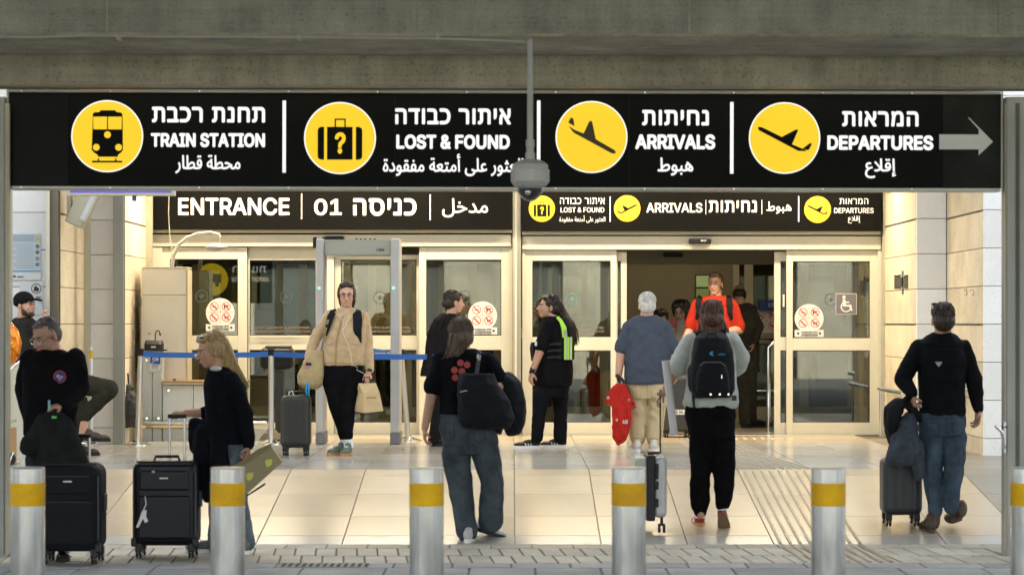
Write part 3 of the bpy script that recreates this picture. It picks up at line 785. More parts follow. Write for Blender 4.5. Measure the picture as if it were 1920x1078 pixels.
def train_icon(parent, c, r, m, ym):
    mb = MB(); y = c.y - .002; C = Vector((c.x, y, c.z))
    mb.poly(C, [(-.40, .52), (-.40, .62), (-.36, .66), (-.22, .67), (-.18, .72), (.22, .72), (.26, .67), (.38, .66), (.42, .62), (.43, .5), (.44, -.38), (.38, -.46), (.30, -.52), (.30, -.57), (-.26, -.57), (-.26, -.52), (-.36, -.46), (-.43, -.38)][::-1], r)
    mb.box(c.x - .42 * r, c.x + .42 * r, y - .0004, y, c.z - .73 * r, c.z - .68 * r)
    mb.box(c.x - .26 * r, c.x - .22 * r, y - .0004, y, c.z - .68 * r, c.z - .62 * r); mb.box(c.x + .22 * r, c.x + .26 * r, y - .0004, y, c.z - .68 * r, c.z - .62 * r)
    mb.build('train_icon', m, parent)
    y -= .002
    for u_, v_ in ((.01, .04), (-.3, -.31), (.32, -.31)): MB().disc((c.x + u_ * r, y, c.z + v_ * r), .095 * r, 24).build('train_light', ym, parent)
    k = MB()
    k.box(c.x - .385 * r, c.x - .005 * r, y - .0003, y, c.z + .19 * r, c.z + .54 * r); k.box(c.x + .025 * r, c.x + .405 * r, y - .0003, y, c.z + .19 * r, c.z + .54 * r)
    k.build('train_windscreen', ym, parent)

yf = mat('fascia_yellow', (.80, .48, .015), .45, var=.03); wf = mat('fascia_white', (.78, .78, .80), .5)
F1 = thing('fascia_sign', P(622, 395, DY - .2), 'black entrance sign board over the left doors, reading ENTRANCE 01', 'sign')
Y = DY - .2
b1 = pbx('board', signblack2, F1, 284, 960, 335, 430, Y, .12)
ptext('ENTRANCE', wf, F1, 334, 543, 371, 404, Y - .002, .02); ptext('01', wf, F1, 589, 641, 373, 404, Y - .002, .02)
ptext(heb('כניסה'), wf, F1, 662, 781, 372, 405, Y - .002, .03); ptext(arabic('مدخل'), wf, F1, 829, 915, 372, 408, Y - .002, .012)
for px, a, b_ in ((565.5, 363, 411), (806.5, 365, 413)): pbx('divider', wf, F1, px - 1, px + 1, a, b_, Y - .003, .002)
pbx('edge_trim', darksteel, F1, 284, 287, 352, 430, Y - .004, .003)
F2 = thing('fascia_sign', P(1315, 395, DY - .2), 'black sign board over the right doors with arrivals and departures', 'sign')
pbx('board', signblack2, F2, 979, 1652, 335, 433, Y, .12)
yc = [((1016, 391.5), 24.5), ((1176, 391), 24.7), ((1533, 393), 25)]
c, r = icon_disc(F2, 1016, 391.5, Y - .003, 24.5, yf); case_icon(F2, c, r, signblack, yf)
c, r = icon_disc(F2, 1176, 391, Y - .003, 24.7, yf); plane_icon(F2, c, r, flipx(DEP), signblack)
c, r = icon_disc(F2, 1533, 393, Y - .003, 25, yf); plane_icon(F2, c, r, DEP, signblack)
ptext(heb('איתור כבודה'), wf, F2, 1050, 1134, 371, 383, Y - .002, .008); ptext('LOST & FOUND', wf, F2, 1051, 1133, 389, 398.5, Y - .002, .01)
ptext(arabic('العثور على أمتعة مفقودة'), wf, F2, 1049, 1135, 404, 418, Y - .002, 0)
ptext('ARRIVALS', wf, F2, 1212, 1317, 380.5, 399, Y - .002, .02); ptext(heb('נחיתות'), wf, F2, 1329, 1419, 376, 398.5, Y - .002, .025)
ptext(arabic('هبوط'), wf, F2, 1437, 1484, 378, 401, Y - .002, .01)
ptext(heb('המראות'), wf, F2, 1574, 1628, 372, 383, Y - .002, .008); ptext('DEPARTURES', wf, F2, 1564, 1638, 390, 400, Y - .002, .01)
ptext(arabic('إقلاع'), wf, F2, 1590, 1613, 405, 419, Y - .002, .01)
for px, a, b_, wd in ((1144, 369, 416, .8), (1323.5, 375, 402, .5), (1428.5, 375, 402, .5), (1497.5, 368, 416, 1)): pbx('divider', wf, F2, px - wd, px + wd, a, b_, Y - .003, .002)

# ================================================================ VESTIBULE AND HALL BEHIND THE GLASS
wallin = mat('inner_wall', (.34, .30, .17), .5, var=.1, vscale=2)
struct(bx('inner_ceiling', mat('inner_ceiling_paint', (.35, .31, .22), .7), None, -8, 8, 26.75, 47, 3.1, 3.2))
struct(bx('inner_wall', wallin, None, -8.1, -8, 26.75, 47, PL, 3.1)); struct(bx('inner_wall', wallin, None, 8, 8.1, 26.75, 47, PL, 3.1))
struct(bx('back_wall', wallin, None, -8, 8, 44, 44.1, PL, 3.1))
IY = 30.4
ms = thing('motion_sensor', P(1262, 478, 28.6), 'dark sensor bar on the inner beam above the doorway', 'sensor'); pbx('housing', black, ms, 1244, 1281, 474, 482, 28.58, .06, .01)
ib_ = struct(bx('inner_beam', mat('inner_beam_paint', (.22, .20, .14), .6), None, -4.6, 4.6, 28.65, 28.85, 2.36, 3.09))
inner = thing('inner_partition', (0, IY, PL), 'dim inner glass partition of the vestibule behind the sliding doors', 'partition')
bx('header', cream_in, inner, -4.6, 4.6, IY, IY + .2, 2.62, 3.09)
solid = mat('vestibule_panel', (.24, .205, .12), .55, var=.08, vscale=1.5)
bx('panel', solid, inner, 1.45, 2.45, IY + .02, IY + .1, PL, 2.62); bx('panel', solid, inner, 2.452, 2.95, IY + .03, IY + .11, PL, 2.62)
for px0, px1 in ((1375, 1386), (1396, 1412), (1500, 1516), (1590, 1600), (330, 342), (360, 372), (455, 470), (520, 530), (560, 575), (690, 704), (760, 772), (822, 834), (880, 894), (925, 940), (1035, 1045), (1090, 1100), (1125, 1140)):
    bx('post', cream_in, inner, WX(px0, IY), WX(px1, IY), IY, IY + .08, PL, 2.62)
for px0, px1 in ((-4.6, 1.45), (2.95, 4.6)):
    bx('rail', cream_in, inner, px0, px1, IY + .01, IY + .07, PL, PL + .18); bx('rail', cream_in, inner, px0, px1, IY + .01, IY + .07, 1.45, 1.57)
    bx('pane', glass, inner, px0, px1, IY + .035, IY + .04, PL + .18, 2.62)
for px, py in ((1437, 602), (905, 604)): sticker(inner, px, py, IY - .004, 25)
bsg = thing('hall_sign', P(1440, 572, IY - .05), 'small blue sign behind the right side of the doorway', 'sign')
pbx('board', mat('sign_blue', (.02, .06, .25), .4), bsg, 1424, 1475, 562, 583, IY - .05, .02); ptext('STOP', white, bsg, 1440, 1458, 568, 576, IY - .052)
gs = thing('hall_screen', P(1316, 533, IY - .05), 'greenish glowing screen on the vestibule wall behind the man in red', 'screen')
pbx('housing', black, gs, 1304, 1331, 515, 560, IY - .06, .05); pbx('screen', emis('green_screen', (.35, .42, .16), .5), gs, 1305.5, 1329.5, 517, 538, IY - .064, .003); pbx('screen', emis('green_screen2', (.30, .38, .10), .3), gs, 1305.5, 1329.5, 541, 558, IY - .064, .003)
# hall signs seen through the glass
hs_ = thing('hall_sign', P(690, 520, 33), 'black and yellow hanging sign seen through the glass behind the detector', 'sign')
pbx('board', signblack, hs_, 625, 775, 492, 545, 33, .06)
c, r = icon_disc(hs_, 650, 512, 32.99, 15, emis('hall_yellow', (.75, .6, .02), .6)); case_icon(hs_, c, r, signblack, emis('hall_yellow', (.75, .6, .02), .6))
pbx('panel', emis('hall_olive', (.42, .38, .06), .45), hs_, 672, 765, 500, 540, 32.99, .01)
ptext('ARRIVALS HALL', signblack, hs_, 678, 760, 507, 515, 32.98); ptext('GATES', signblack, hs_, 695, 745, 522, 531, 32.98)
for px, w_ in ((668, 3),):
    for py in (502, 512, 524, 536): pbx('lamp_strip', emis('strip', (.8, .85, 1), .9), hs_, px - 2, px + 1, py, py + 6, 32.985, .01)
for a in range(676, 720, 12): pbx('lamp_strip', emis('strip', (.8, .85, 1), .9), hs_, a, a + 9, 495, 497.5, 32.985, .01)
# ceiling panels of the hall
for x, y, wh_ in ((-5.5, 29, 'vestibule ceiling at its far left end'), (-1.8, 29, 'vestibule ceiling behind the glass next to the middle mullion'), (2.2, 29, 'vestibule ceiling behind the open doorway'), (-4, 34, 'hall ceiling above the left kiosk'), (0, 34, 'hall ceiling above the middle'), (4, 34, 'hall ceiling above the right kiosk'), (-3, 40, 'hall ceiling far back on the left'), (2, 40, 'hall ceiling far back on the right')):
    t = thing('ceiling_panel_light', (x, y, 3.09), 'square luminous panel in the ' + wh_, 'ceiling lamp', 'square luminous ceiling panels in the hall')
    bx('frame', white, t, x - .32, x + .32, y - .32, y + .32, 3.075, 3.098); bx('diffuser', emis('panel', (1, .84, .58), 12.0), t, x - .3, x + .3, y - .3, y + .3, 3.068, 3.0745)
# glowing panels added to brighten the hall behind the glass; columns
for px, Yk, w_, z0_, z1_, col_, lab in ((395, 38, 1.5, 1.0, 2.5, (.75, .7, .5), 'pale lit advertising box far inside behind the left door leaf'), (545, 41, 1.1, .9, 2.6, (.35, .5, .6), 'bluish lit advertising box far inside behind the second leaf'), (735, 39, .8, 1.0, 2.2, (.8, .55, .25), 'orange lit advertising box far inside behind the detector'), (1115, 40, 1.6, 1.1, 2.6, (.65, .75, .5), 'greenish lit advertising box far inside behind the guard'), (1545, 42, 1.6, 1.0, 2.4, (.6, .62, .6), 'white lit advertising box far inside behind the rightmost leaf')):
    X = WX(px, Yk); t = thing('glow_panel', (X, Yk, PL), lab, 'glow panel')
    bx('frame', darksteel, t, X - w_ / 2 - .04, X + w_ / 2 + .04, Yk, Yk + .15, PL, PL + z1_ - .3); bx('panel', emis('advert_%d' % px, col_, .55), t, X - w_ / 2, X + w_ / 2, Yk - .01, Yk - .002, PL + z0_ - .35, PL + z1_ - .4)
for px, Yk in ((440, 36), (815, 37), (1062, 37.5), (1590, 36)):
    X = WX(px, Yk); struct(MB().tube([(X, Yk, PL), (X, Yk, 3.1)], .22, 20).build('hall_column', mat('hall_column_paint', (.5, .46, .34), .5), None, smooth=True))
# dim counters and kiosks in the hall
for px, Yk, wpx, hgt, lab in ((500, 34, 60, 1.1, 'dim check-in kiosk far inside behind the left doors'), (860, 36, 70, 1.2, 'dim counter far inside behind the middle doors'), (1090, 35, 50, 1.3, 'dim kiosk far inside behind the guard'), (1560, 33, 60, 1.1, 'dim kiosk inside behind the rightmost door')):
    t = thing('kiosk', (WX(px, Yk), Yk, PL), lab, 'kiosk'); X = WX(px, Yk); hw = wpx / 2 * Yk / FPX
    bx('counter', solid, t, X - hw, X + hw, Yk, Yk + .5, PL, PL + hgt, .02); bx('counter_top', cream_in, t, X - hw - .04, X + hw + .04, Yk - .05, Yk + .5, PL + hgt, PL + hgt + .04)
    bx('monitor', black, t, X - .2, X + .2, Yk + .1, Yk + .14, PL + hgt + .08, PL + hgt + .38); bx('screen', emis('kiosk_screen', (.5, .55, .6), .4), t, X - .18, X + .18, Yk + .094, Yk + .099, PL + hgt + .1, PL + hgt + .36)
# ================================================================ OVERHEAD SIGN
SY = 16.7
OS = thing('overhead_sign', P(946, 262, SY), 'long black lit direction sign hanging across the whole entrance', 'sign')
s_ = SY / FPX
ly = emis('sign_yellow', (1.0, .66, .012), .88); lw_ = emis('sign_white', (1, 1, .97), .97)
pbx('box', signblack, OS, 16, 1877, 175, 352, SY, .22)
for n_, a, b_, c_, d_ in (('frame_top', 12, 1881, 170, 175.5), ('frame_bottom', 12, 1881, 351, 356), ('frame_side', 12, 16, 175.5, 351), ('frame_side', 1877, 1881, 175.5, 351)):
    pbx(n_, mat('sign_frame', (.33, .34, .32), .35, .6), OS, a, b_, c_, d_, SY - .015, .25, .002)
YS = SY - .002
pbx('end_panel', mat('sign_black_gloss', (.004, .004, .005), .4, spec=.12), OS, 17, 128, 176, 350.5, SY - .004, .003)
pbx('end_panel', mat('sign_black_gloss2', (.010, .012, .009), .4, spec=.12, var=.9, vscale=2.5), OS, 1768, 1876, 176, 350.5, SY - .004, .003)
c, r = icon_disc(OS, 201, 257.5, YS - .004, 67.5, ly, lw_); train_icon(OS, c, r, signblack, ly)
c, r = icon_disc(OS, 637.5, 260, YS - .004, 67.5, ly, lw_); case_icon(OS, c, r, signblack, ly)
c, r = icon_disc(OS, 1109, 257, YS - .004, 67.5, ly, lw_); plane_icon(OS, c, r, ARR, mat('icon_brown', (.05, .04, .012), .5))
c, r = icon_disc(OS, 1471, 258, YS - .004, 67, ly, lw_); plane_icon(OS, c, r, DEP, signblack)
def st(s, a, b_, c_, d_, off=.03): ptext(s, lw_, OS, a, b_, c_, d_, YS - .003, off)
st(heb('תחנת רכבת'), 285, 497, 202, 231.5); st('TRAIN STATION', 283, 497, 251, 278, .036); st(arabic('محطة قطار'), 329, 451, 292, 327, .018)
st(heb('איתור כבודה'), 741, 958, 204, 234); st('LOST & FOUND', 743, 956, 253, 280.5, .036); st(arabic('العثور على أمتعة مفقودة'), 718, 982, 289, 331, .018)
st(heb('נחיתות'), 1204, 1329, 206, 235); st('ARRIVALS', 1191, 1341, 251.5, 280, .036); st(arabic('هبوط'), 1233, 1300, 295, 329, .018)
st(heb('המראות'), 1579, 1722, 207, 236); st('DEPARTURES', 1551, 1750, 252.5, 280.5, .036); st(arabic('إقلاع'), 1622, 1680, 296, 333, .018)
for px, a, b_ in ((533, 190, 325), (1010, 189, 307), (1372, 191, 325)):
    x = WX(px, SY); h_ = 3.2 * s_
    mb = MB(); mb.box(x - h_, x + h_, YS - .004, YS - .002, WZ(b_, SY), WZ(a, SY), .0009); mb.build('divider', lw_, OS)
arr = MB(); c = P(1761, 264, YS - .006)
arr.poly(c, [(0, 13.5), (74, 13.5), (74, 23), (54, 45), (56, 45), (101, 0), (74, -25.5), (74, -14.5), (0, -14.5)][::-1], s_)
arr.build('arrow', mat('arrow_grey', (.74, .75, .76), .45), OS)
# the back of the same sign box faces the terminal; its mirror image shows in the door glass
yb = SY + .222
lb = emis('back_yellow', (1.0, .66, .012), 1.6); lwb = emis('back_white', (1, 1, .97), 1.5)
for px in (80, 930, 1330):
    c = P(px, 262, SY); MB().disc((c.x, yb + .002, c.z), 66 * s_, 48, ny=1).build('back_disc', lb, OS)
    k = MB(); k.box(c.x - .14, c.x + .14, yb + .003, yb + .004, c.z - .06, c.z + .08); k.box(c.x - .1, c.x - .06, yb + .003, yb + .0035, c.z - .1, c.z - .06); k.box(c.x + .06, c.x + .1, yb + .003, yb + .0035, c.z - .1, c.z - .06); k.build('shuttle_icon', signblack, OS)
for px in (300, 1560):
    x = WX(px, SY)
    text(heb('הסעות פנימיות'), lwb, OS, x - .55, x + .55, WZ(235, SY), WZ(205, SY), yb + .002, .02, back=True)
    text('AIRPORT SHUTTLE', lwb, OS, x - .5, x + .5, WZ(283, SY), WZ(255, SY), yb + .002, .03, back=True)
text('BUS STOP', lwb, OS, WX(640, SY), WX(800, SY), WZ(283, SY), WZ(255, SY), yb + .002, .03, back=True)
ab = MB()
for px in (1080, 1180):
    c = P(px, 262, SY)
    for q in ([(-45, 6), (20, 6), (20, 0), (-45, 0)], [(5, 32), (15, 32), (42, 3), (15, -26), (5, -26), (28, 3)]):
        v = [ab.bm.verts.new((c.x + a * s_, yb + .003, c.z + b_ * s_)) for a, b_ in q]; f = ab.bm.faces.new(v); f.normal_update(); bmesh.ops.triangulate(ab.bm, faces=[f])
ab.build('back_arrow', lwb, OS)
OS.rotation_euler.y = math.radians(.13)
# a second, lower shuttle sign out on the left, facing the terminal; the door glass mirrors it
SS = thing('shuttle_sign', (-4.9, 16.85, 2.35), 'black shuttle bus sign facing the terminal, seen only mirrored in the door glass', 'sign')
bx('box', signblack, SS, -6.3, -3.72, 16.75, 16.9, 1.95, 2.62, .01)
MB().disc((-4.62, 16.903, 2.31), .25, 48, ny=1).build('icon_disc', lb, SS)
k = MB(); k.box(-4.76, -4.48, 16.904, 16.906, 2.26, 2.40).box(-4.73, -4.67, 16.904, 16.906, 2.2, 2.26).box(-4.57, -4.51, 16.904, 16.906, 2.2, 2.26); k.build('bus_icon', signblack, SS)
text('AIRPORT SHUTTLE', lwb, SS, -4.32, -3.76, 2.28, 2.35, 16.902, .03, back=True); text(heb('הסעות'), lwb, SS, -4.3, -3.8, 2.42, 2.52, 16.902, .02, back=True)
for x in (-6.1, -3.9): bx('hanger_rod', steelgrey, SS, x, x + .03, 16.8, 16.83, 2.62, 3.3)
seamm = mat('sign_seam', (.03, .03, .028), .6, spec=.1)
for px in (740, 1180): pbx('panel_seam', seamm, OS, px - .4, px + .4, 176, 350.5, SY - .0025, .002)
for px in range(40, 1880, 167):
    for py in (173, 353.5): MB().tube([P(px, py, SY - .018), P(px, py, SY - .014)], .005, 8).build('screw', chrome, OS)
for a_, b_, cc, lab in ((150, 272, (1, .32, .05), 'thin amber glow put into the gap under the beam above the train symbol'), (600, 706, (.9, .6, .05), 'thin yellow glow put into the gap under the beam above the suitcase symbol'), (1075, 1150, (1, .5, .05), 'thin amber glow put into the gap under the beam above the landing plane symbol'), (1400, 1530, (1, .32, .03), 'thin orange glow put into the gap under the beam above the departing plane symbol')):
    t = thing('gap_glow', P((a_ + b_) / 2, 167, 16.36), lab, 'gap glow')
    pbx('lens', emis('amber_%d' % a_, cc, .30), t, a_, b_, 166, 168.6, 16.36, .02)  # light glimmering in the beam gap, put in as glowing boxes
# hangers into the beam
for px in (150, 700, 1250, 1800):
    x = WX(px, SY); bx('hanger', steelgrey, OS, x - .03, x + .03, SY + .05, SY + .11, WZ(170, SY), 4.3)

# ================================================================ CONDUIT AND DOME CAMERA
CY = 14.86
cd = thing('dome_camera', P(994, 330, CY), 'white dome security camera hanging on a pole in front of the sign', 'security camera')
hous = mat('camera_housing', (.55, .57, .55), .4, var=.06, vscale=10); u = CY / FPX
c = P(994, 0, CY); cx_, cy_ = c.x, CY
def lathe(name, m, parent, prof, smooth=False, n=48):
    mb = MB(); mb.loft([((cx_, cy_, WZ(py, CY)), rp * u, rp * u) for py, rp in prof], n); return mb.build(name, m, parent, smooth=smooth)
lathe('pole', hous, cd, [(74, 5.6), (262, 5.6)]); lathe('coupling', hous, cd, [(262, 8), (275, 8.2), (276, 7), (286, 7), (287, 9), (302, 9)])
lathe('housing', hous, cd, [(300, 18), (304, 26), (309, 33), (318, 34), (319, 36.5), (341, 36), (349, 30), (350.5, 25)])
dm = mat('dome_glass', (.05, .06, .07), .06, spec=.8, coat=.6)
lathe('dome', dm, cd, [(350.4, 25), (355, 25), (362, 23), (369, 18), (375, 11), (378, 4)], True)
MB().ell(P(990, 360, CY - 22 * u), 6 * u, 6 * u, 6 * u).build('lens', chrome, cd, smooth=True)
con = thing('conduit', P(500, 70, CY), 'thin grey conduit pipe running along the concrete beam to the camera', 'pipe')
MB().tube([P(-40, 69, CY), P(60, 70, CY), P(170, 67, CY), P(300, 69, CY), P(560, 70, CY), P(800, 72, CY), P(930, 76, CY), P(985, 79, CY), P(993, 82, CY)], 2.4 * u, 8).build('pipe', hous, con, smooth=True)
for px in (220, 560, 820):
    pbx('clip', hous, con, px - 3, px + 3, 65, 73, CY - .012, .12)

# ================================================================ BOLLARDS
BY = 12.6
def bollard_meshes(x, label):
    t = thing('bollard', (x, BY, 0), label, 'bollard', 'steel bollards along the road edge')
    ub = BY / FPX; r = 32 * ub; zt = WZ(876, BY)
    MB().tube([(x, BY, -.02), (x, BY, zt - .004)], r, 40, caps=False).build('shaft', bsteel, t, smooth=False)
    MB().tube([(x, BY, zt - .004), (x, BY, zt)], [r, r - .004], 40).build('top_cap', mat('bollard_cap', (.55, .56, .52), .35, .9, var=.15, vscale=10), t)
    MB().tube([(x, BY, WZ(947, BY)), (x, BY, WZ(904, BY))], r + .0015, 40, caps=False).build('reflective_band', yellow, t)
    MB().tube([(x, BY, 0), (x, BY, .01)], r + .05, 32).build('base_plate', bsteel, t)
    for o in t.children:
        if len(o.data.polygons) == 40: o.data.polygons.foreach_set('use_smooth', [True] * 40)
    return t
blab = ['steel bollard in front of the large black suitcase at far left', 'steel bollard in front of the blonde woman with the box', 'steel bollard standing left of the woman in grey jeans',
        'steel bollard in front of the silver suitcase', 'steel bollard beside the tactile bars', 'steel bollard cut by the right edge of the frame']
for px, lb_ in zip((52, 427, 800, 1179, 1553, 1927), blab): bollard_meshes(WX(px, BY), lb_)

# ================================================================ METAL DETECTOR
GY = 24.4
gm = mat('detector_grey', (.46, .46, .45), .45, var=.04); gm2 = mat('detector_boot', (.16, .16, .18), .5)
G = thing('metal_detector', (WX(670, GY), GY, PL), 'pale grey walk-through metal detector arch beside the woman in beige fleece', 'metal detector')
gtop = WZ(447, GY)
for a, b_ in ((592.5, 606.5), (732, 749)):
    bx('side_panel', gm, G, WX(a, GY), WX(b_, GY), GY, GY + .52, PL + .12, gtop, .02, 3)
    bx('boot', gm2, G, WX(a, GY) - .004, WX(b_, GY) + .004, GY - .006, GY + .526, PL, PL + .125, .008)
bx('crosspiece', mat('detector_head', (.36, .36, .31), .4), G, WX(606.6, GY), WX(731.9, GY), GY + .06, GY + .46, WZ(478, GY), WZ(449, GY), .006)
ptext('eia', inkd, G, 711, 720, 465, 471, GY + .058, .02); MB().ring(P(708, 468.5, GY + .058), .012, .017, 20).build('brand_mark', inkd, G)
for px in (598, 737.5): MB().disc(P(px, 540, GY - .002), .016, 16).build('green_light', emis('green_led', (.25, 1, .7), 1.6), G)
bx('controller', black, G, WX(608, GY), WX(643, GY), GY + .1, GY + .3, WZ(448, GY), WZ(442, GY), .004)
bx('antenna_box', black, G, WX(585, GY), WX(592, GY), GY + .1, GY + .2, WZ(464, GY), WZ(444, GY), .004)
for px in (664, 672, 680, 690, 698): bx('cable_clip', black, G, WX(px, GY), WX(px + 4, GY), GY + .2, GY + .23, WZ(449, GY), WZ(446, GY))

# ================================================================ BELT BARRIERS
bluem = mat('belt_blue', (.02, .12, .42), .6, var=.08, vscale=8)
def stanchion(px_top, px_base, py_base, py_top, Y, label, r=5.2, rb=26):
    u = Y / FPX; X = WX(px_base, Y)
    t = thing('belt_barrier', (X, Y, gz(Y)), label, 'barrier post', 'chrome belt barrier posts')
    z0 = gz(Y); top = Vector((WX(px_top, Y), Y, WZ(py_top, Y)))
    MB().loft([((X, Y, z0), rb * u, rb * u), ((X, Y, z0 + .012), rb * u, rb * u), ((X, Y, z0 + .028), rb * .55 * u, rb * .55 * u), ((X, Y, z0 + .05), r * 1.3 * u, r * 1.3 * u)], 32).build('base', chrome, t, smooth=True)
    MB().tube([(X, Y, z0 + .04), top], r * u, 16).build('tube', alu, t, smooth=True)
    MB().tube([top + Vector((0, 0, -.06)), top + Vector((0, 0, .012))], r * 1.25 * u, 16).build('belt_head', black, t)
    return top
def belt(p, q, h, label, sag=.01):
    t = thing('barrier_belt', (p + q) / 2, label, 'barrier belt'); mb = MB()
    n = 10; pts = [p.lerp(q, k / n) + Vector((0, 0, -sag * 4 * (k / n) * (1 - k / n))) for k in range(n + 1)]
    d = (q - p).normalized(); nr = Vector((d.y, -d.x, 0)) * .002
    V = [[mb.bm.verts.new(c + o) for o in (nr + Vector((0, 0, h / 2)), nr - Vector((0, 0, h / 2)), -nr - Vector((0, 0, h / 2)), -nr + Vector((0, 0, h / 2)))] for c in pts]
    for A, B in zip(V, V[1:]):
        for k in range(4): mb.bm.faces.new((A[k], A[(k + 1) % 4], B[(k + 1) % 4], B[k]))
    mb.build('webbing', bluem, t)
    m = p.lerp(q, .42); lg = MB()
    lg.poly(m + Vector((0, -.006, -sag)), [(-.028, 0), (-.004, .006), (.0, .02), (.006, .006), (.028, 0), (.006, -.006), (0, -.02), (-.004, -.006)], 1)
    lg.box(m.x - .16, m.x - .04, m.y - .0055, m.y - .005, m.z - sag - .006, m.z - sag); lg.build('belt_logo', white, t)
    return t
s1 = stanchion(264, 258, 833, 656, 24.3, 'leaning chrome barrier post left of the intercom desk')
s2 = stanchion(508.5, 508.5, 828, 656, 24.6, 'chrome barrier post left of the black carry-on')
s3 = stanchion(752, 765, 823, 657, 25.2, 'leaning chrome barrier post right of the detector arch')
belt(s1 + Vector((.03, -.03, -.045)), s2 + Vector((-.03, -.03, -.045)), .055, 'blue belt stretched from the leaning post past the intercom')
belt(s2 + Vector((.03, -.03, -.045)), Vector((WX(826, 23.9), 23.9, WZ(669, 23.9))), .055, 'blue belt passing behind the beige fleece and the detector')
belt(s3 + Vector((.0, .03, -.03)), Vector((WX(700, 26.2), 26.2, WZ(657, 26.2))), .05, 'darker far blue belt behind the detector posts')
t = thing('warning_post', (WX(170, 22.9), 22.9, PL), 'thin white post with a yellow top by the stone wall', 'post')
X = WX(171, 22.9); MB().tube([(X, 22.9, PL), (X, 22.9, WZ(672, 22.9))], .016, 10).build('tube', white, t, smooth=True); MB().tube([(X, 22.9, WZ(672, 22.9)), (X, 22.9, WZ(657, 22.9))], .017, 10).build('yellow_top', yellow, t); MB().tube([(X, 22.9, WZ(656.9, 22.9)), (X, 22.9, WZ(650, 22.9))], .014, 10).build('cap', white, t)
MB().tube([(X - .04, 22.88, PL), (X - .04, 22.88, PL + .2), (X + .06, 22.88, PL + .2), (X + .06, 22.88, PL)], .008, 6).build('foot_loop', chrome, t)

# ================================================================ CABINET, DESK, INTERCOM
beige = mat('beige_laminate', (.72, .66, .52), .5, var=.06, vscale=1.5, bump=.1, bscale=5)
KY = 25.45
cab = thing('cabinet', (WX(308, KY), KY, PL), 'tall beige cabinet standing left of the sliding doors', 'cabinet')
pbx('upper_panel', beige, cab, 265, 349, 503, 553, KY, .35, .004); pbx('lower_panel', beige, cab, 265, 349, 553.6, 714, KY, .35, .004)
pbx('side_edge', cream_in, cab, 349.2, 352, 505, 714, KY - .004, .34, .002); pbx('top_board', cream_in, cab, 267, 351, 500.5, 502.8, KY - .01, .37, .002)
pbx('keyhole_plate', darksteel, cab, 263.6, 265, 559, 574, KY - .003, .02)
text('FIRE', red, cab, WX(277, KY), WX(283, KY), WZ(626.5, KY), WZ(624, KY), KY - .001)
desk = thing('desk', (WX(360, KY - .2), KY - .2, PL), 'pale panelled service desk under the cabinet with a wooden ledge', 'desk')
DKY = KY - .25; pw = mat('desk_panel', (.66, .68, .62), .45, var=.05, vscale=3); pg = mat('desk_grey', (.50, .51, .47), .45, .2, var=.08, vscale=3); wood = mat('wood_ledge', (.42, .25, .10), .5, var=.15, vscale=4, vstretch=(.3, 4, 4))
for i, (a, b_) in enumerate(((267, 285), (286, 303))): pbx('grey_panel', pg, desk, a, b_, 664, 797, DKY, .2, .003)
for a, b_ in ((305, 362), (363, 402), (403, 462)): pbx('white_panel', pw, desk, a, b_, 722, 797, DKY + .03, .15, .003)
pbx('ledge', wood, desk, 304, 462, 713.5, 717, DKY - .06, .4, .002); pbx('ledge_edge', cream_in, desk, 304, 462, 717.2, 721, DKY - .05, .3, .002)
for a, b_ in ((267, 285), (286, 303), (305, 362), (363, 425), (426, 500)): pbx('kick_panel', pg, desk, a, b_, 803, 833, DKY + .02, .15, .003)
MB().tube([P(268, 793, DKY - .05), P(500, 793, DKY - .05)], .022, 10).build('bumper_rail', alu, desk, smooth=True)
for px, py in ((275, 675), (275, 784), (297, 784), (316, 732)): MB().tube([P(px, py, DKY - .012), P(px, py, DKY + .005)], .014, 12).build('screw', chrome, desk)
MB().tube([P(327, 713, DKY - .02), P(327, 710, DKY - .02)], .016, 12).build('knob', black, desk)
ib = thing('intercom', P(289, 648, DKY - .05), 'black intercom box with a gooseneck microphone on the desk post', 'intercom')
pbx('stand', pg, ib, 270, 306, 657.5, 663.5, DKY - .05, .2, .003)
mb = MB(); Y = DKY - .1; mb.loft([(P(289, 657, Y + .08), 17 * Y / FPX, .09), (P(289, 645, Y + .08), 17.5 * Y / FPX, .08), (P(289, 638, Y + .1), 15.5 * Y / FPX, .05)], 24, sq=6); mb.build('housing', black, ib)
pbx('foot_bracket', black, ib, 274, 311, 655, 658, Y - .02, .1, .002)
pbx('screen_label', offwhite, ib, 283, 292, 649, 652, Y - .012, .004)
MB().tube([P(291, 638, Y + .1), P(291, 626, Y + .1), P(294, 620, Y + .1), P(298, 620, Y + .1), P(300, 625, Y + .1)], .006, 6).build('gooseneck', black, ib); MB().ell(P(300.3, 627, Y + .1), .011, .011, .015).build('microphone', black, ib)
ln = thing('hearing_loop_notice', P(291, 679, DKY - .01), 'small blue and white hearing loop notice under the intercom', 'notice')
pbx('plate', pg, ln, 278, 304, 664, 698, DKY - .012, .01, .002); pbx('card', white, ln, 281, 301, 665.5, 692, DKY - .016, .003)
blue2 = mat('notice_blue', (.02, .07, .35), .5); pbx('blue_field', blue2, ln, 281.5, 300.5, 666, 682.5, DKY - .018, .0015)
e = MB(); c = P(291.5, 674, DKY - .020); u = DKY / FPX
e.ring(c, 4.2 * u, 5.6 * u, 16, math.radians(-40), math.radians(200)); e.ring(c + Vector((.5 * u, -.0003, 0)), 1.6 * u, 2.7 * u, 14, math.radians(-60), math.radians(190)); e.poly(c + Vector((0, -.0006, 0)), [(-9, -8), (-7.5, -8), (4, 1), (3, 2)], u); e.build('ear_symbol', white, ln)
ptext('HEARING LOOP', inkd, ln, 284, 298, 684, 686, DKY - .0165); ptext('PRESS TO TALK', inkd, ln, 284, 298, 688, 690, DKY - .0165)
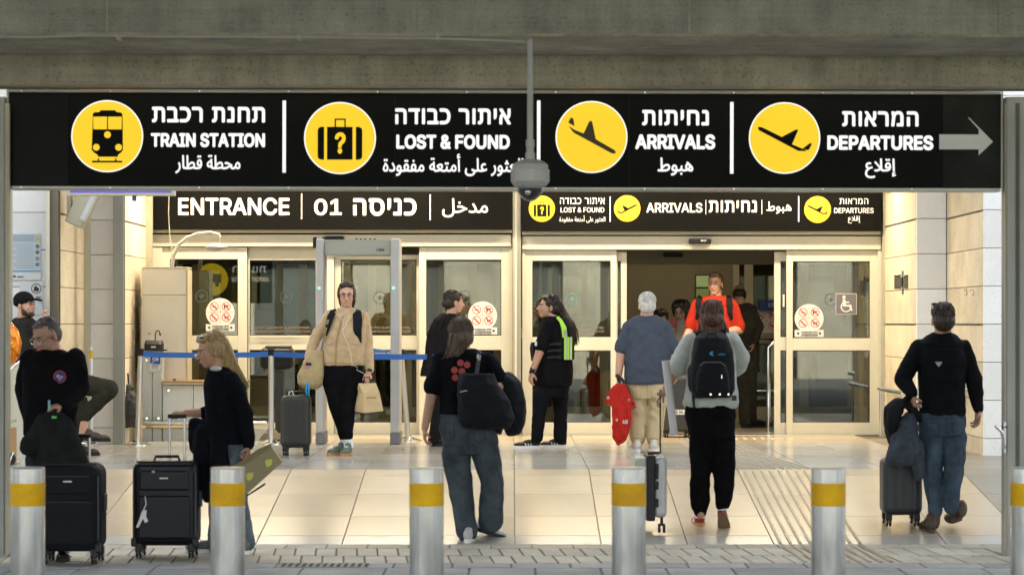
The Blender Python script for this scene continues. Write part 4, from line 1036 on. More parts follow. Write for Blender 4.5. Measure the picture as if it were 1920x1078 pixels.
gl = thing('gooseneck_lamp', P(322, 500, KY + .1), 'white curved lamp arm rising from the top of the beige cabinet', 'lamp')
lampm = mat('lamp_white', (.60, .58, .50), .4)
Y = KY - .05
MB().tube([P(322, 503, Y), P(325, 480, Y), P(334, 460, Y), P(350, 446, Y), P(372, 438, Y), (P(395, 436, Y)), P(411, 440, Y), P(412, 446, Y)], [.022, .022, .02, .018, .017, .016, .015, .012], 10).build('arm', lampm, gl, smooth=True)
MB().tube([P(412, 446, Y), P(411, 458, Y)], .006, 6).build('neck', lampm, gl)
mb = MB(); mb.loft([(P(405, 456, Y), .03, .03), (P(404, 459, Y), .10, .06), (P(406, 463, Y), .125, .075), (P(402, 468, Y), .09, .05), (P(402, 470, Y), .05, .03)], 24); mb.build('head', mat('lamp_head_grey', (.40, .40, .36), .4), gl, smooth=True)
cab2 = thing('hanging_cable', P(320, 430, KY), 'thin white cable hanging in front of the entrance board', 'cable')
MB().tube([P(317, 355, KY - .1), P(316, 400, KY - .1), P(318, 440, KY - .1), P(323, 470, KY - .1), P(322, 500, KY - .1)], .005, 6).build('wire', lampm, cab2)
# black scanner case on its pedestal behind the barrier
sc2 = thing('case_on_pedestal', (WX(522, 25.3), 25.3, PL), 'black hard case on a dark pedestal behind the chrome barrier post', 'case')
mb = MB(); Y = 25.3; mb.box(WX(487, Y), WX(549, Y), Y, Y + .3, WZ(693, Y), WZ(652, Y), .05, 3); mb.build('case', black, sc2, smooth=False)
pbx('case_lid', mat('black_leather', (.02, .02, .02), .5), sc2, 497, 545, 648, 653, Y + .03, .2, .01)
for px in (489, 540): pbx('latch', darksteel, sc2, px, px + 5, 690, 698, Y + .02, .1)
pbx('pedestal', mat('pedestal_black', (.03, .03, .028), .5), sc2, 516, 532, 696, 812, Y + .08, .12, .004)
bx('pedestal_foot', black, sc2, WX(482, Y), WX(548, Y), Y - .05, Y + .3, PL, PL + .03, .01)
mb = MB(); mb.loft([(P(505, 823, Y), .14, .12), (P(506, 812, Y), .10, .1), (P(510, 803, Y), .03, .05)], 20); mb.build('foot_cover', mat('foot_brown', (.16, .13, .09), .6), sc2)
# bag and small trolley left of the desk
bt = thing('bag_trolley', (WX(243, 24.9), 24.9, PL), 'black bag on a small chrome trolley beside the steel column', 'bag')
mb = MB(); Y = 24.9
mb.loft([(P(243, 800, Y), .09, .08), (P(243, 770, Y), .12, .1), (P(241, 740, Y), .09, .08), (P(240, 730, Y), .04, .04)], 14); mb.ell(P(243, 728, Y), .05, .05, .04)
blob(mb, 'bag', mat('bag_black', (.02, .02, .02), .6, var=.2), bt, .012, 2, .01, (14, 14, 14))
MB().tube([P(232, 700, Y), P(238, 742, Y)], .012, 8).tube([P(240, 700, Y + .05), P(243, 740, Y + .05)], .008, 8).build('strap', black, bt)
MB().tube([P(232, 833, Y), P(234, 802, Y), P(254, 800, Y), P(255, 833, Y)], .01, 8).build('trolley_frame', chrome, bt)

# ================================================================ LEFT SIDE: POSTERS, DISPLAY, SPEAKER, TROLLEY, BALLOON
PY = 22.945
po = thing('warning_poster', P(48, 480, PY), 'pale blue safety notice with round pictograms on the left stone wall', 'poster')
pbx('sheet', mat('poster_blue', (.55, .63, .68), .5), po, 17, 76, 438, 511, PY - .008, .006); pbx('header_field', mat('poster_head', (.42, .52, .60), .5), po, 18.5, 75, 440, 454, PY - .009, .0008)
pbx('stripe', mat('poster_stripe', (.05, .25, .5), .5), po, 17.5, 76, 507.5, 509.5, PY - .009, .0008); pbx('footer', mat('poster_white', (.70, .73, .74), .5), po, 17, 76, 511.3, 525, PY - .008, .006)
ptext('airport', inkd, po, 33, 44, 517, 521, PY - .010); MB().poly(P(25, 519, PY - .010), [(-5, 2), (-1, 0), (0, 3), (5, 2), (3, -2), (1, 0), (-3, -3)], PY / FPX).build('logo', inkd, po)
MB().poly(P(70, 448, PY - .0105), [(-4.5, -3.5), (4.5, -3.5), (0, 4.5)], PY / FPX).build('warning_triangle', yellow, po)
for i, py in enumerate((462, 473, 485, 496)):
    MB().ring(P(70, py, PY - .0105), .017, .021, 18).build('pictogram', inkd, po); pbx('pictogram_core', inkd if i != 2 else mat('olive', (.2, .22, .08), .5), po, 68.3, 71.7, py - 2, py + 2, PY - .0108, .0003)
lines = MB()
for py in range(442, 452, 3): lines.box(WX(22, PY), WX(64, PY), PY - .0102, PY - .0098, WZ(py + .8, PY), WZ(py, PY))
for k, py in enumerate(range(458, 504, 4)): lines.box(WX(19 + (k % 3) * 6, PY), WX(64, PY), PY - .0102, PY - .0098, WZ(py + .8, PY), WZ(py, PY))
lines.build('text_lines', mat('ink_grey', (.25, .28, .32), .6), po)
po2 = thing('smoking_poster', P(60, 560, PY), 'white notice with a round black pictogram behind the man in the cap', 'poster')
pbx('sheet', mat('poster_white', (.70, .73, .74), .5), po2, 37, 80, 528, 590, PY - .008, .006); MB().ring(P(68, 541, PY - .010), .042, .05, 28).build('pictogram_ring', inkd, po2)
MB().poly(P(68, 541, PY - .0105), [(-5, -5), (5, -5), (5, 1), (1, 3), (0, 6), (-4, 3)], PY / FPX).build('pictogram', inkd, po2)
ptext('NO SMOKING', inkd, po2, 68, 77, 556, 558, PY - .0095); ptext('AREA', inkd, po2, 72, 79, 563, 565, PY - .0095)
VY = 20.6
dp = thing('flight_display', P(226, 340, VY), 'cream framed screen with a violet picture above the left wall', 'screen')
pbx('casing', cream, dp, 125.5, 327, 250, 367, VY, .1, .004); pbx('screen', emis('violet', (.16, .13, .78), .75), dp, 131, 321.5, 256, 361.5, VY - .003, .003)
t = bx('screen_note', mat('note_blue', (.03, .12, .35), .5), dp, WX(247, VY), WX(255, VY), VY + .02, VY + .04, WZ(377, VY), WZ(367.2, VY))
for px in (150, 300): bx('hanger_rod', steelgrey, dp, WX(px, VY), WX(px, VY) + .03, VY + .03, VY + .06, WZ(250, VY), 5.2)
spk = thing('wall_box', P(160, 385, 23.3), 'beige tilted box on a bracket against the stone wall', 'wall lamp')
Y = 22.9  # angled beige box on a bracket, gives no light
rot = Matrix.Rotation(math.radians(26), 3, 'Y')
MB().box(WX(139, Y), WX(172, Y), Y, Y + .22, WZ(425, Y), WZ(352, Y), .01, 2, rot=(P(157, 380, Y + .1), rot)).build('housing', beigest, spk)
MB().box(WX(163, Y), WX(173, Y), Y - .01, Y + .1, WZ(410, Y), WZ(355, Y), .006, 1, rot=(P(157, 380, Y + .1), rot)).build('lens_strip', offwhite, spk)
pbx('bracket', beigest, spk, 125, 133, 352, 401, Y + .04, .1, .004); pbx('bracket_foot', beigest, spk, 126, 143, 396, 401, Y + .03, .1, .003)

bl = thing('balloon', P(20, 645, 21), 'shiny orange foil balloon beside the left post', 'balloon')
mb = MB(); u = 21 / FPX; mb.loft([(P(10, 686, 21), 3 * u, 3 * u), (P(12, 682, 21), 14 * u, 9 * u), (P(13, 668, 21), 24 * u, 17 * u), (P(13, 642, 21), 28 * u, 20 * u), (P(12, 618, 21), 22 * u, 16 * u), (P(10, 603, 21), 10 * u, 8 * u), (P(10, 600, 21), 3 * u, 3 * u)], 32)
foil = mat('orange_foil', (.85, .24, .02), .12, .55, var=.35, vscale=14, bump=.6, bscale=16, bdist=.012, emit=None)
mb.build('foil', foil, bl, smooth=True); MB().tube([P(10, 686, 21), P(11, 760, 21), P(8, 800, 21)], .004, 5).build('ribbon', white, bl)
lt = thing('luggage_trolley', (WX(22, 20.8), 20.8, gz(20.8)), 'chrome luggage trolley with a cardboard box at the left edge', 'luggage trolley')
Y = 20.8
def T(*pts, r=.012, n=8): return MB().tube(list(pts), r, n)
T(P(14, 890, Y), P(12, 700, Y), P(45, 671, Y - .05), r=.013).build('frame_tube', chrome, lt, smooth=True)
T(P(14, 890, Y + .4), P(12, 700, Y + .4), P(45, 671, Y + .35), r=.013).build('frame_tube', chrome, lt, smooth=True)
T(P(45, 671, Y - .05), P(45, 671, Y + .35), r=.016).build('handle_bar', black, lt, smooth=True)
T(P(5, 790, Y), P(30, 788, Y), r=.012).build('shelf_tube', chrome, lt); T(P(2, 860, Y), P(26, 846, Y), P(14, 880, Y), r=.012).build('shelf_tube', chrome, lt)
bx('shelf', alu, lt, WX(-30, Y), WX(20, Y), Y, Y + .4, WZ(876, Y), WZ(872, Y))
for px in (0, 16): MB().tube([(WX(px, Y) , Y - .01, gz(Y) + .06), (WX(px, Y), Y + .03, gz(Y) + .06)], .06, 16).build('wheel', blackm, lt)
cbx = thing('cardboard_box', P(8, 840, Y), 'small brown cardboard box on the luggage trolley', 'box'); pbx('carton', mat('cardboard', (.36, .21, .10), .8, var=.12, vscale=10), cbx, -25, 18, 805, 871, Y + .02, .3, .004); pbx('flap', mat('cardboard', (.36, .21, .10)), cbx, -25, 18, 803.5, 805, Y + .01, .3)
# a white board leaning at the very left
pn = thing('white_panel', P(50, 780, 21.6), 'plain cream panel standing behind the man in black', 'panel'); 
pbx('board', cream, pn, 18, 92, 680, 872, 21.9, .05, .006); pbx('edge_post', cream_in, pn, 9, 18, 660, 874, 21.88, .06, .004)

# handrail on the right wall
hr = thing('handrail', P(1815, 824, 22.6), 'short steel handrail on the right stone wall', 'handrail')
MB().tube([(4.36, 24.1, PL + .62), (4.36, 22.7, PL + .42 + .2)], .028, 10).build('rail', chrome, hr, smooth=True)
for yy in (24.0, 23.3, 22.75): MB().tube([(4.36, yy, PL + .62), (4.5, yy, PL + .62)], .014, 8).build('bracket', alu, hr)
hr2 = thing('handrail', (4.05, 25.2, PL + .5), 'steel bumper rail between the stone jamb and the rightmost door', 'handrail')
MB().tube([(4.1, 26.2, PL + .53), (4.1, 24.6, PL + .53)], .025, 10).build('rail', chrome, hr2, smooth=True)
for yy in (26.1, 24.8): MB().tube([(4.1, yy, PL), (4.1, yy, PL + .53)], .015, 8).build('leg', alu, hr2)
MB().tube([(4.12, 24.62, PL + .53), (4.19, 24.62, PL + .53)], .013, 8).build('bracket', alu, hr2)
# slim chrome guide post inside the doorway
gp = thing('guide_rail', (WX(1446, 27.3), 27.3, PL), 'chrome guide rail just inside the open doorway', 'rail')
X = WX(1441, 27.3); MB().tube([(X, 27.3, PL), (X, 27.3, PL + .98), (X + .05, 27.3, PL + 1.03), (X + .12, 27.5, PL + 1.03), (X + .12, 29.5, PL + 1.03)], .025, 10).build('rail', chrome, gp, smooth=True)
# ================================================================ PEOPLE
def skinm(n, c): return mat('skin_' + n, c, .5, spec=.35, var=.08, vscale=25, sss=.06, bump=.15, bscale=220, bdist=.0006)
def hairm(n, c, v=.45): return mat('hair_' + n, c, .42, spec=.45, var=v, vscale=70, vstretch=(1, 1, .12), bump=.9, bscale=150, bstretch=(1, 1, .1), bdist=.004)
skA = skinm('fair', (.62, .36, .25)); skB = skinm('tan', (.50, .28, .18)); skC = skinm('shade', (.45, .26, .18))
eyew = mat('eye_white', (.6, .58, .55), .2); eyed = mat('eye_dark', (.03, .018, .01), .15); lipm = mat('lips', (.42, .13, .11), .45)
laces = mat('shoe_laces', (.7, .7, .68), .8)

class Fig:
    def __init__(s, name, label, crop, Y, root_px, cat='person'):
        s.x0, s.y0, s.k = crop; s.Y = Y; s.s = FPX / Y
        X = WX(s.x0 + root_px / s.k, Y)
        s.root = thing(name, (X, Y, gz(Y)), label, cat); s.seed = random.random() * 50
    def q(s, cx, cy, dy=0): return P(s.x0 + cx / s.k, s.y0 + cy / s.k, s.Y + dy)
    def r(s, c): return c / s.k / s.s          # crop pixels -> metres
    # ---- head with face ----
    def head(s, cx, cy, yaw=0, pitch=0, roll=0, size=1.0, dy=0, skin=skA, brow=None, lips=lipm, eyes=True, neck=None, neck_r=.052):
        s.hc = s.q(cx, cy, dy); s.hs = size; s.skin = skin
        R = Matrix.Rotation(math.radians(yaw), 3, 'Z') @ Matrix.Rotation(math.radians(roll), 3, 'Y') @ Matrix.Rotation(math.radians(pitch), 3, 'X'); s.hR = R
        H = lambda x, y, z: s.hc + R @ (Vector((x, y, z)) * size)
        s.H = H; z = size
        m = MB()
        m.ell(H(0, .012, .032), .074 * z, .094 * z, .088 * z, R, 20, 14); m.ell(H(0, -.03, -.028), .062 * z, .064 * z, .082 * z, R, 18, 12)
        m.ell(H(0, -.05, -.088), .034 * z, .036 * z, .026 * z, R); m.ell(H(0, -.018, -.07), .054 * z, .05 * z, .04 * z, R)
        m.cap(H(0, -.088, .012), H(0, -.112, -.03), .008 * z, .0135 * z); m.ell(H(-.011, -.1, -.034), .009 * z, .01 * z, .008 * z); m.ell(H(.011, -.1, -.034), .009 * z, .01 * z, .008 * z)
        m.ell(H(0, -.078, .026), .046 * z, .014 * z, .012 * z, R); m.ell(H(-.036, -.07, -.028), .022 * z, .018 * z, .02 * z, R); m.ell(H(.036, -.07, -.028), .022 * z, .018 * z, .02 * z, R)
        m.ell(H(0, -.088, -.058), .022 * z, .010 * z, .007 * z, R); m.ell(H(0, -.086, -.070), .019 * z, .010 * z, .007 * z, R)
        for e in (-1, 1):
            m.ell(H(e * .076, .012, -.008), .009 * z, .02 * z, .032 * z, R @ Matrix.Rotation(e * .35, 3, 'Z')); m.ell(H(e * .078, .006, -.03), .008 * z, .012 * z, .014 * z, R)
        nk = s.q(*neck) if neck else H(0, .03, -.19)
        s.neckp = nk
        m.cap(H(0, .02, -.06), nk + Vector((0, .0, -.03)), neck_r, neck_r * 1.12, n=16)
        s.headmesh = blob(m, 'body', skin, s.root, .0048, 3)
        if eyes:
            for e in (-1, 1):
                MB().ell(H(e * .031, -.079, -.001), .0125 * z, .008 * z, .0065 * z, R, 12, 8).build('eye', eyew, s.root, smooth=True)
                MB().ell(H(e * .031, -.0855, -.001), .0052 * z, .003 * z, .0056 * z, R, 10, 6).build('iris', eyed, s.root, smooth=True)
                MB().tube([H(e * .014, -.09, .006), H(e * .03, -.0925, .0095), H(e * .046, -.083, .005)], [.0016 * z, .0022 * z, .0014 * z], 5).build('eyelash', eyed, s.root)
                if brow: MB().tube([H(e * .012, -.094, .022), H(e * .032, -.094, .028), H(e * .052, -.078, .02)], [.004 * z, .0045 * z, .002 * z], 6).build('eyebrow', brow, s.root)
            MB().tube([H(-.022, -.088, -.063), H(-.008, -.1, -.061), H(0, -.1, -.0625), H(.008, -.1, -.061), H(.022, -.088, -.063)], [.002 * z, .005 * z, .005 * z, .005 * z, .002 * z], 6).build('lips', lips, s.root, smooth=True)
    def glasses(s, m=None):
        m = m or black; g = MB(); z = s.hs
        for e in (-1, 1):
            pts = [s.H(e * .033 + .022 * math.cos(a), -.098, -.001 + .019 * math.sin(a)) for a in [i * PI / 8 for i in range(17)]]
            g.tube(pts, .0022 * z, 5, caps=False); g.tube([s.H(e * .055, -.096, .004), s.H(e * .078, -.05, .004), s.H(e * .08, .02, .002)], .002 * z, 5)
        g.tube([s.H(-.011, -.1, .002), s.H(.011, -.1, .002)], .0022 * z, 5); g.build('glasses', m, s.root)
    def top_sunglasses(s):
        g = MB()
        for e in (-1, 1): g.ell(s.H(e * .035, -.055, .108), .028, .018, .012, s.hR)
        g.tube([s.H(-.075, .0, .06), s.H(-.06, -.05, .105), s.H(.06, -.05, .105), s.H(.075, .0, .06)], .004, 6); g.build('sunglasses', mat('sunglass', (.03, .025, .03), .1, coat=.5), s.root, smooth=True)
    # ---- hair ----
    def hair(s, m, style='short', fall=None, vol=1.0, hl=0, strands=0, tube=None):
        b = MB(); z = s.hs; H = s.H; R = s.hR; v = vol
        b.ell(H(0, .026, .044), .080 * z * v, .093 * z * v, .083 * z * v, R, 20, 14)
        b.ell(H(0, .052, .0), .076 * z * v, .07 * z * v, .082 * z * v, R, 18, 12)
        b.ell(H(0, -.022, .094 + hl), .057 * z * v, .050 * z * v, .030 * z * v, R)
        if style == 'short': pass
        if style in ('long', 'full'):
            for e in (-1, 1): b.ell(H(e * .064, .022, .02), .024 * z * v, .05 * z * v, .072 * z * v, R)
        if style in ('pony', 'bun'):
            for e in (-1, 1): b.ell(H(e * .06, .008, .045), .022 * z * v, .06 * z * v, .045 * z * v, R)
        if style != 'short':
            for e in (-1, 1): b.ell(H(e * .03, -.044, .088 + hl), .042 * z, .036 * z, .022 * z, R)
        if fall:
            for A, B in zip(fall, fall[1:]):
                b.cap(s.q(*A[0]), s.q(*B[0]), A[1], B[1], ky=.62, n=14)
        o = blob(b, 'hair', m, s.root, .006, 2, .0045 * z, (60, 60, 9), s.seed)
        # locks lying over the scalp, combed from the crown
        g = MB(); rnd = random.Random(int(s.seed * 77)); nl = 150
        for i in range(nl):
            az = rnd.uniform(0, 2 * PI); el0 = rnd.uniform(.35, 1.45); ln = rnd.uniform(.35, .75) * (1 if style == 'short' else 1.5); pts = []; tw = rnd.uniform(-.35, .35)
            for j in range(5):
                el = el0 - ln * j / 4; A = az + tw * j / 4
                front = math.sin(A) < -.2
                if el < (.55 if front else -.35): break
                n_ = Vector((math.cos(el) * math.cos(A) * .0825, math.cos(el) * math.sin(A) * .0955 + .026, math.sin(el) * .087 + .042)) * v
                pts.append(H(n_.x, n_.y, n_.z) + (s.hR @ n_).normalized() * (rnd.uniform(-.001, .004)))
            if len(pts) > 2: g.tube(pts, [.0035 * z] * (len(pts) - 1) + [.0008], 4)
        g.build('hair_locks', m, s.root, smooth=True)
        if strands and fall:
            g = MB(); rnd = random.Random(int(s.seed * 99))
            for i in range(strands):
                t0 = rnd.uniform(-.95, .95); d0 = rnd.choice((-1, 1)) * math.sqrt(max(0, 1 - t0 * t0)) * rnd.uniform(.5, 1)
                pts = []; jit = rnd.uniform(-.008, .008); ln = rnd.uniform(.7, 1.07)
                for j, (p, rr) in enumerate(fall):
                    pts.append(s.q(*p) + Vector((t0 * rr * 1.02 + jit * j, d0 * rr * .64, 0)))
                pts[-1] = pts[-2].lerp(pts[-1], ln) + Vector((rnd.uniform(-.008, .008), 0, 0))
                g.tube(pts, [.004] * (len(pts) - 1) + [.0012], 5)
            g.build('hair_strands', m, s.root, smooth=True)
        return o
    # ---- hand: palm, four fingers of different length, thumb ----
    def hand(s, w, d, side=1, curl=.5, size=1.0, palm=None, spread=.1, grip=False):
        """w wrist point, d direction of the hand (world), palm: normal the palm faces, side: +1 thumb on +cross side"""
        d = Vector(d).normalized(); palm = Vector(palm if palm else (0, -1, 0)); palm = (palm - d * palm.dot(d)).normalized()
        a = d.cross(palm).normalized() * side; k = size
        m = MB()
        pc = w + d * .045 * k
        M3 = Matrix((a, palm, d)).transposed()
        m.ell(w + d * .05 * k, .040 * k, .016 * k, .050 * k, M3, 14, 10); m.ell(w + d * .012 * k, .026 * k, .019 * k, .035 * k, M3); m.ell(w + d * .078 * k, .038 * k, .0135 * k, .02 * k, M3)
        L = [.068, .078, .073, .056]
        for i in range(4):
            off = (1.5 - i) * .0195 * k
            base = w + d * (.082 - abs(i - 1.2) * .004) * k + a * off
            dd = (d + a * (1.5 - i) * spread).normalized(); p = base; ang = 0
            segs = [.45, .32, .25]; rr = .0088 * k
            for j, sg in enumerate(segs):
                ang += curl * (.55 + .35 * j) * (1 + .12 * i)
                v = dd * math.cos(ang) + palm * math.sin(ang)
                e = p + v * L[i] * sg * k; m.cap(p, e, rr, rr * .9, n=8); p = e; rr *= .92
        tb = w + d * .028 * k + a * .026 * k; td = (d * .62 + a * .62 + palm * (.45 + .5 * curl)).normalized()
        e = tb + td * .036 * k; m.cap(tb, e, .0125 * k, .0105 * k, n=8); td2 = (d * .9 + a * (.25 - .5 * curl) + palm * (.4 + curl * .5)).normalized(); e2 = e + td2 * .03 * k; m.cap(e, e2, .0103 * k, .0085 * k, n=8)
        h = blob(m, 'hand', s.skin, s.root, .0036, 2)
        join_meshes(s.headmesh, h)
    def skinarm(s, pts, r):
        m = MB()
        for A, B, ra, rb in zip(pts, pts[1:], r, r[1:]): m.cap(A, B, ra, rb, n=12)
        h = blob(m, 'arm', s.skin, s.root, .0065, 3); join_meshes(s.headmesh, h)
    def innerbody(s, secs, legs):
        m = MB(); m.loft(secs, 16)
        for pts in legs:
            for A, B, ra, rb in zip(pts, pts[1:], (.06, .045, .035), (.045, .035, .03)): m.cap(A, B, ra, rb, n=8)
        h = blob(m, 'inner', s.skin, s.root, .014, 1); join_meshes(s.headmesh, h)
    # ---- garments ----
    def top(s, m, torso, arms, name='shirt', fold=.006, fscale=(9, 9, 6), sq=2.3, voxel=.0085, extra=None, yaw=0):
        """torso: (cx, cy, half width crop px, half depth m, dy) ; arms: list of (points, radii)"""
        b = MB(); s.torso = [(s.q(cx, cy, dy), s.r(w), d) for cx, cy, w, d, dy in torso]
        b.loft(s.torso, 28, yaw, sq)
        for pts, rr in arms:
            rr = [x * .9 for x in rr]; rr[0] *= .92
            for A, B, ra, rb in zip(pts, pts[1:], rr, rr[1:]): b.cap(A, B, ra, rb, n=14)
        if extra: extra(b)
        return blob(b, name, m, s.root, voxel, 3, fold, fscale, s.seed)
    def trousers(s, m, pelvis, legs, name='trousers', fold=.007, fscale=(10, 10, 7), voxel=.009):
        b = MB(); b.loft([(s.q(cx, cy, dy), s.r(w), d) for cx, cy, w, d, dy in pelvis], 28, 0, 2.3)
        for pts, rr in legs:
            for A, B, ra, rb in zip(pts, pts[1:], rr, rr[1:]): b.cap(A, B, ra, rb, n=16)
        return blob(b, name, m, s.root, voxel, 3, fold, fscale, s.seed + 5)
    def shoe(s, heel, dirv, length=.27, m=None, sole=None, pitch=0, h=.075, w=.048, solez=.022, accents=None):
        """heel: point on the ground under the heel; pitch raises the heel (degrees)"""
        d = Vector(dirv); d.z = 0; d.normalize(); a = Vector((-d.y, d.x, 0)); pr = math.radians(pitch)
        toe = heel + d * length * math.cos(pr) if pitch == 0 else heel + d * length * math.cos(pr) - Vector((0, 0, length * math.sin(pr)))
        f = (toe - heel).normalized(); up = a.cross(f) * -1
        if up.z < 0 and abs(pitch) < 80: up = -up
        M3 = Matrix((a, f, up)).transposed()
        b = MB()
        def E(t, u, rx, ry, rz): b.ell(heel + f * length * t + up * u, rx, ry, rz, M3, 14, 10)
        E(.18, h * .5 + solez, w * .72, length * .2, h * .62); E(.42, h * .42 + solez, w * .78, length * .26, h * .5); E(.74, h * .22 + solez, w * .98, length * .25, h * .36); E(.2, h * .95 + solez, w * .66, length * .14, h * .4)
        up_ = blob(b, 'shoe', m, s.root, .0055, 3, .001)
        q = MB(); n = 22; ring = []
        for k in range(n):
            t = 2 * PI * k / n; x = math.sin(t); y = math.cos(t)
            yy = .5 - y * .52; ww = w * (.8 + .28 * math.sin(yy * 3.2 - .9)) * abs(x) ** .6 * (1 if x > 0 else -1)
            ring.append(heel + f * length * yy + a * ww)
        lo = [q.bm.verts.new(p + up * .0) for p in ring]; hi = [q.bm.verts.new(p + up * solez * 1.3) for p in ring]
        q.bm.faces.new(lo); q.bm.faces.new(hi[::-1])
        for k in range(n): q.bm.faces.new((lo[k], hi[k], hi[(k + 1) % n], lo[(k + 1) % n]))
        q.build('sole', sole or white, up_)
        if accents:
            c = MB()
            for sd_ in (-1, 1):
                for t in (.34, .44, .54):
                    p = heel + f * length * t + a * sd_ * w * .86 + up * (solez * 1.3); c.tube([p, p + up * h * .38 + f * .014 - a * sd_ * .012], .0045, 5)
            c.build('stripe', accents, up_)
        l_ = MB()
        for t in (.5, .57, .64):
            p = heel + f * length * t + up * (h * (.98 - .9 * (t - .4)) + solez); l_.tube([p - a * w * .35, p + up * .004, p + a * w * .35], .003, 5)
        l_.build('laces', laces, up_)
        return up_

from mathutils.bvhtree import BVHTree
def seam(f, o, lines, m, r=.0022, name='seam', front=True, lift=.0015):
    """thin stitched lines lying on a garment: each line a list of crop points, dropped onto the surface along Y"""
    off = f.root.location
    bv = BVHTree.FromPolygons([v.co[:] for v in o.data.vertices], [p.vertices[:] for p in o.data.polygons])
    for ln in lines:
        pts = []
        for (ax, ay), (bx_, by_) in zip(ln, ln[1:]):
            n_ = max(2, int(math.hypot(bx_ - ax, by_ - ay) / f.k / f.s / .025))
            for k in range(n_ + 1):
                p = f.q(ax + (bx_ - ax) * k / n_, ay + (by_ - ay) * k / n_) - off
                h = bv.ray_cast(Vector((p.x, -3, p.z)), Vector((0, 1, 0)))
                if h[0] is not None: pts.append(h[0] + off + Vector((0, -lift, 0)))
        if len(pts) > 2: MB().tube(pts, r, 5).build(name, m, o, smooth=True)
stitch = mat('stitch_dark', (.02, .022, .028), .9); stitchk = mat('stitch_khaki', (.30, .23, .13), .9)
stitchb = mat('stitch_black', (.002, .002, .003), .9); tanst = mat('stitch_tan', (.33, .23, .12), .9)
def limb(f, *pts): return [f.q(*p) for p in pts]
gcast = cloth('fleece', (.50, .36, .20), .12, .95, .5, 20, 180); blk = cloth('black', (.006, .006, .007), .25); blk2 = cloth('black_soft', (.018, .019, .024), .25)
blackbag = mat('nylon_black', (.007, .008, .011), .7, spec=.15, var=.25, vscale=12, bump=.4, bscale=300, bdist=.001)

# ---------------- woman in beige fleece (facing the camera)
C = (500, 480, 2.694)
f = Fig('person', 'woman in beige fleece jacket and glasses walking out with a paper bag and carry-on', C, 22.6, 390)
f.head(403, 200, 4, 2, 0, 1.0, dy=.0, skin=skA, brow=hairm('dark', (.03, .018, .012)), neck=(400, 285, .03))
f.glasses(mat('tortoise', (.09, .035, .02), .25)); hd = hairm('dark', (.03, .018, .012))
f.hair(hd, 'long', [((404, 190, .07), .086), ((407, 235, .08), .078), ((410, 268, .09), .05)], .99, hl=.012, strands=40)
MB().tube([f.q(383, 285, -.08), f.q(386, 330, -.12), f.q(384, 385, -.15), f.q(400, 420, -.16), f.q(424, 480, -.16), f.q(432, 550, -.15), f.q(458, 560, -.13), f.q(455, 575, -.13), f.q(490, 592, -.12)], .002, 5).build('earphone_wire', white, f.root)
MB().tube([f.q(420, 300, -.10), f.q(402, 345, -.13), f.q(386, 375, -.14)], .002, 5).build('earphone_wire', white, f.root)
La = limb(f, (318, 305, .02), (248, 410, .03), (213, 515, -.04)); Ra = limb(f, (486, 310, .02), (508, 440, .05), (519, 575, -.02))
def ex(b):
    b.loft([(f.q(402, 262, 0), f.r(44), .06), (f.q(402, 285, 0), f.r(50), .075), (f.q(402, 300, 0), f.r(62), .08)], 18)
fl = f.top(gcast, [(402, 285, 58, .07, .03), (402, 300, 92, .095, .02), (400, 345, 104, .12, 0), (396, 410, 100, .135, -.01), (392, 480, 100, .135, -.01), (390, 530, 102, .135, 0), (390, 553, 98, .13, 0)],
      [(La, (.072, .066, .046)), (Ra, (.072, .064, .045))], 'fleece_jacket', .007, (12, 12, 8), extra=ex)
seam(f, fl, [[(318, 300), (300, 380), (296, 440)], [(492, 300), (482, 380), (486, 440)], [(292, 540), (486, 540)], [(350, 292), (372, 330), (382, 350)], [(452, 290), (430, 330), (395, 352)], [(310, 450), (352, 440)], [(430, 440), (475, 450)]], tanst, .003)
MB().tube([f.q(388, 300, -.105), f.q(372, 345, -.132), f.q(352, 430, -.148), f.q(348, 545, -.145)], .004, 5).build('zip', mat('zip_brown', (.25, .17, .09), .6), f.root)
f.trousers(blk, [(388, 545, 95, .115, 0), (388, 590, 104, .125, 0), (385, 640, 102, .12, 0), (380, 680, 85, .10, 0)],
           [(limb(f, (345, 650, .0), (352, 760, -.02), (392, 915, .0)), (.105, .075, .052)), (limb(f, (425, 650, 0), (408, 760, -.05), (410, 905, -.09)), (.10, .075, .052))], 'trousers', .006)
f.innerbody([(f.q(402, 300, .02), .12, .06), (f.q(395, 500, 0), .12, .07), (f.q(388, 620, 0), .12, .07)], [limb(f, (355, 650, 0), (355, 760, 0), (395, 925, 0)), limb(f, (420, 650, 0), (408, 760, -.05), (412, 930, -.09))])
f.hand(f.q(212, 512, -.06), (-.05, -.1, -1), 1, 1.0, .95, (0, -1, 0)); f.hand(f.q(514, 585, -.04), (-.25, -.1, -1), -1, .9, .95, (0, -.6, 0))
MB().tube([f.q(508, 572, -.075), f.q(532, 578, -.075)], .012, 8).build('watch', black, f.root)
green = mat('suede_green', (.10, .15, .12), .8, var=.15, vscale=30); gum = mat('gum_sole', (.42, .22, .08), .6)
def ground(px, Y): return Vector((WX(px, Y), Y, gz(Y)))
f.shoe(ground(646, 22.62), (-.62, -1, 0), .26, green, gum); f.shoe(ground(655, 22.5), (-.15, -1, 0), .25, green, gum)
for px, yy in ((646, 22.6), (655, 22.5)): MB().tube([ground(px, yy) + Vector((0, 0, .07)), ground(px - 1, yy) + Vector((0, 0, .15))], .042, 12).build('sock', white, f.root)
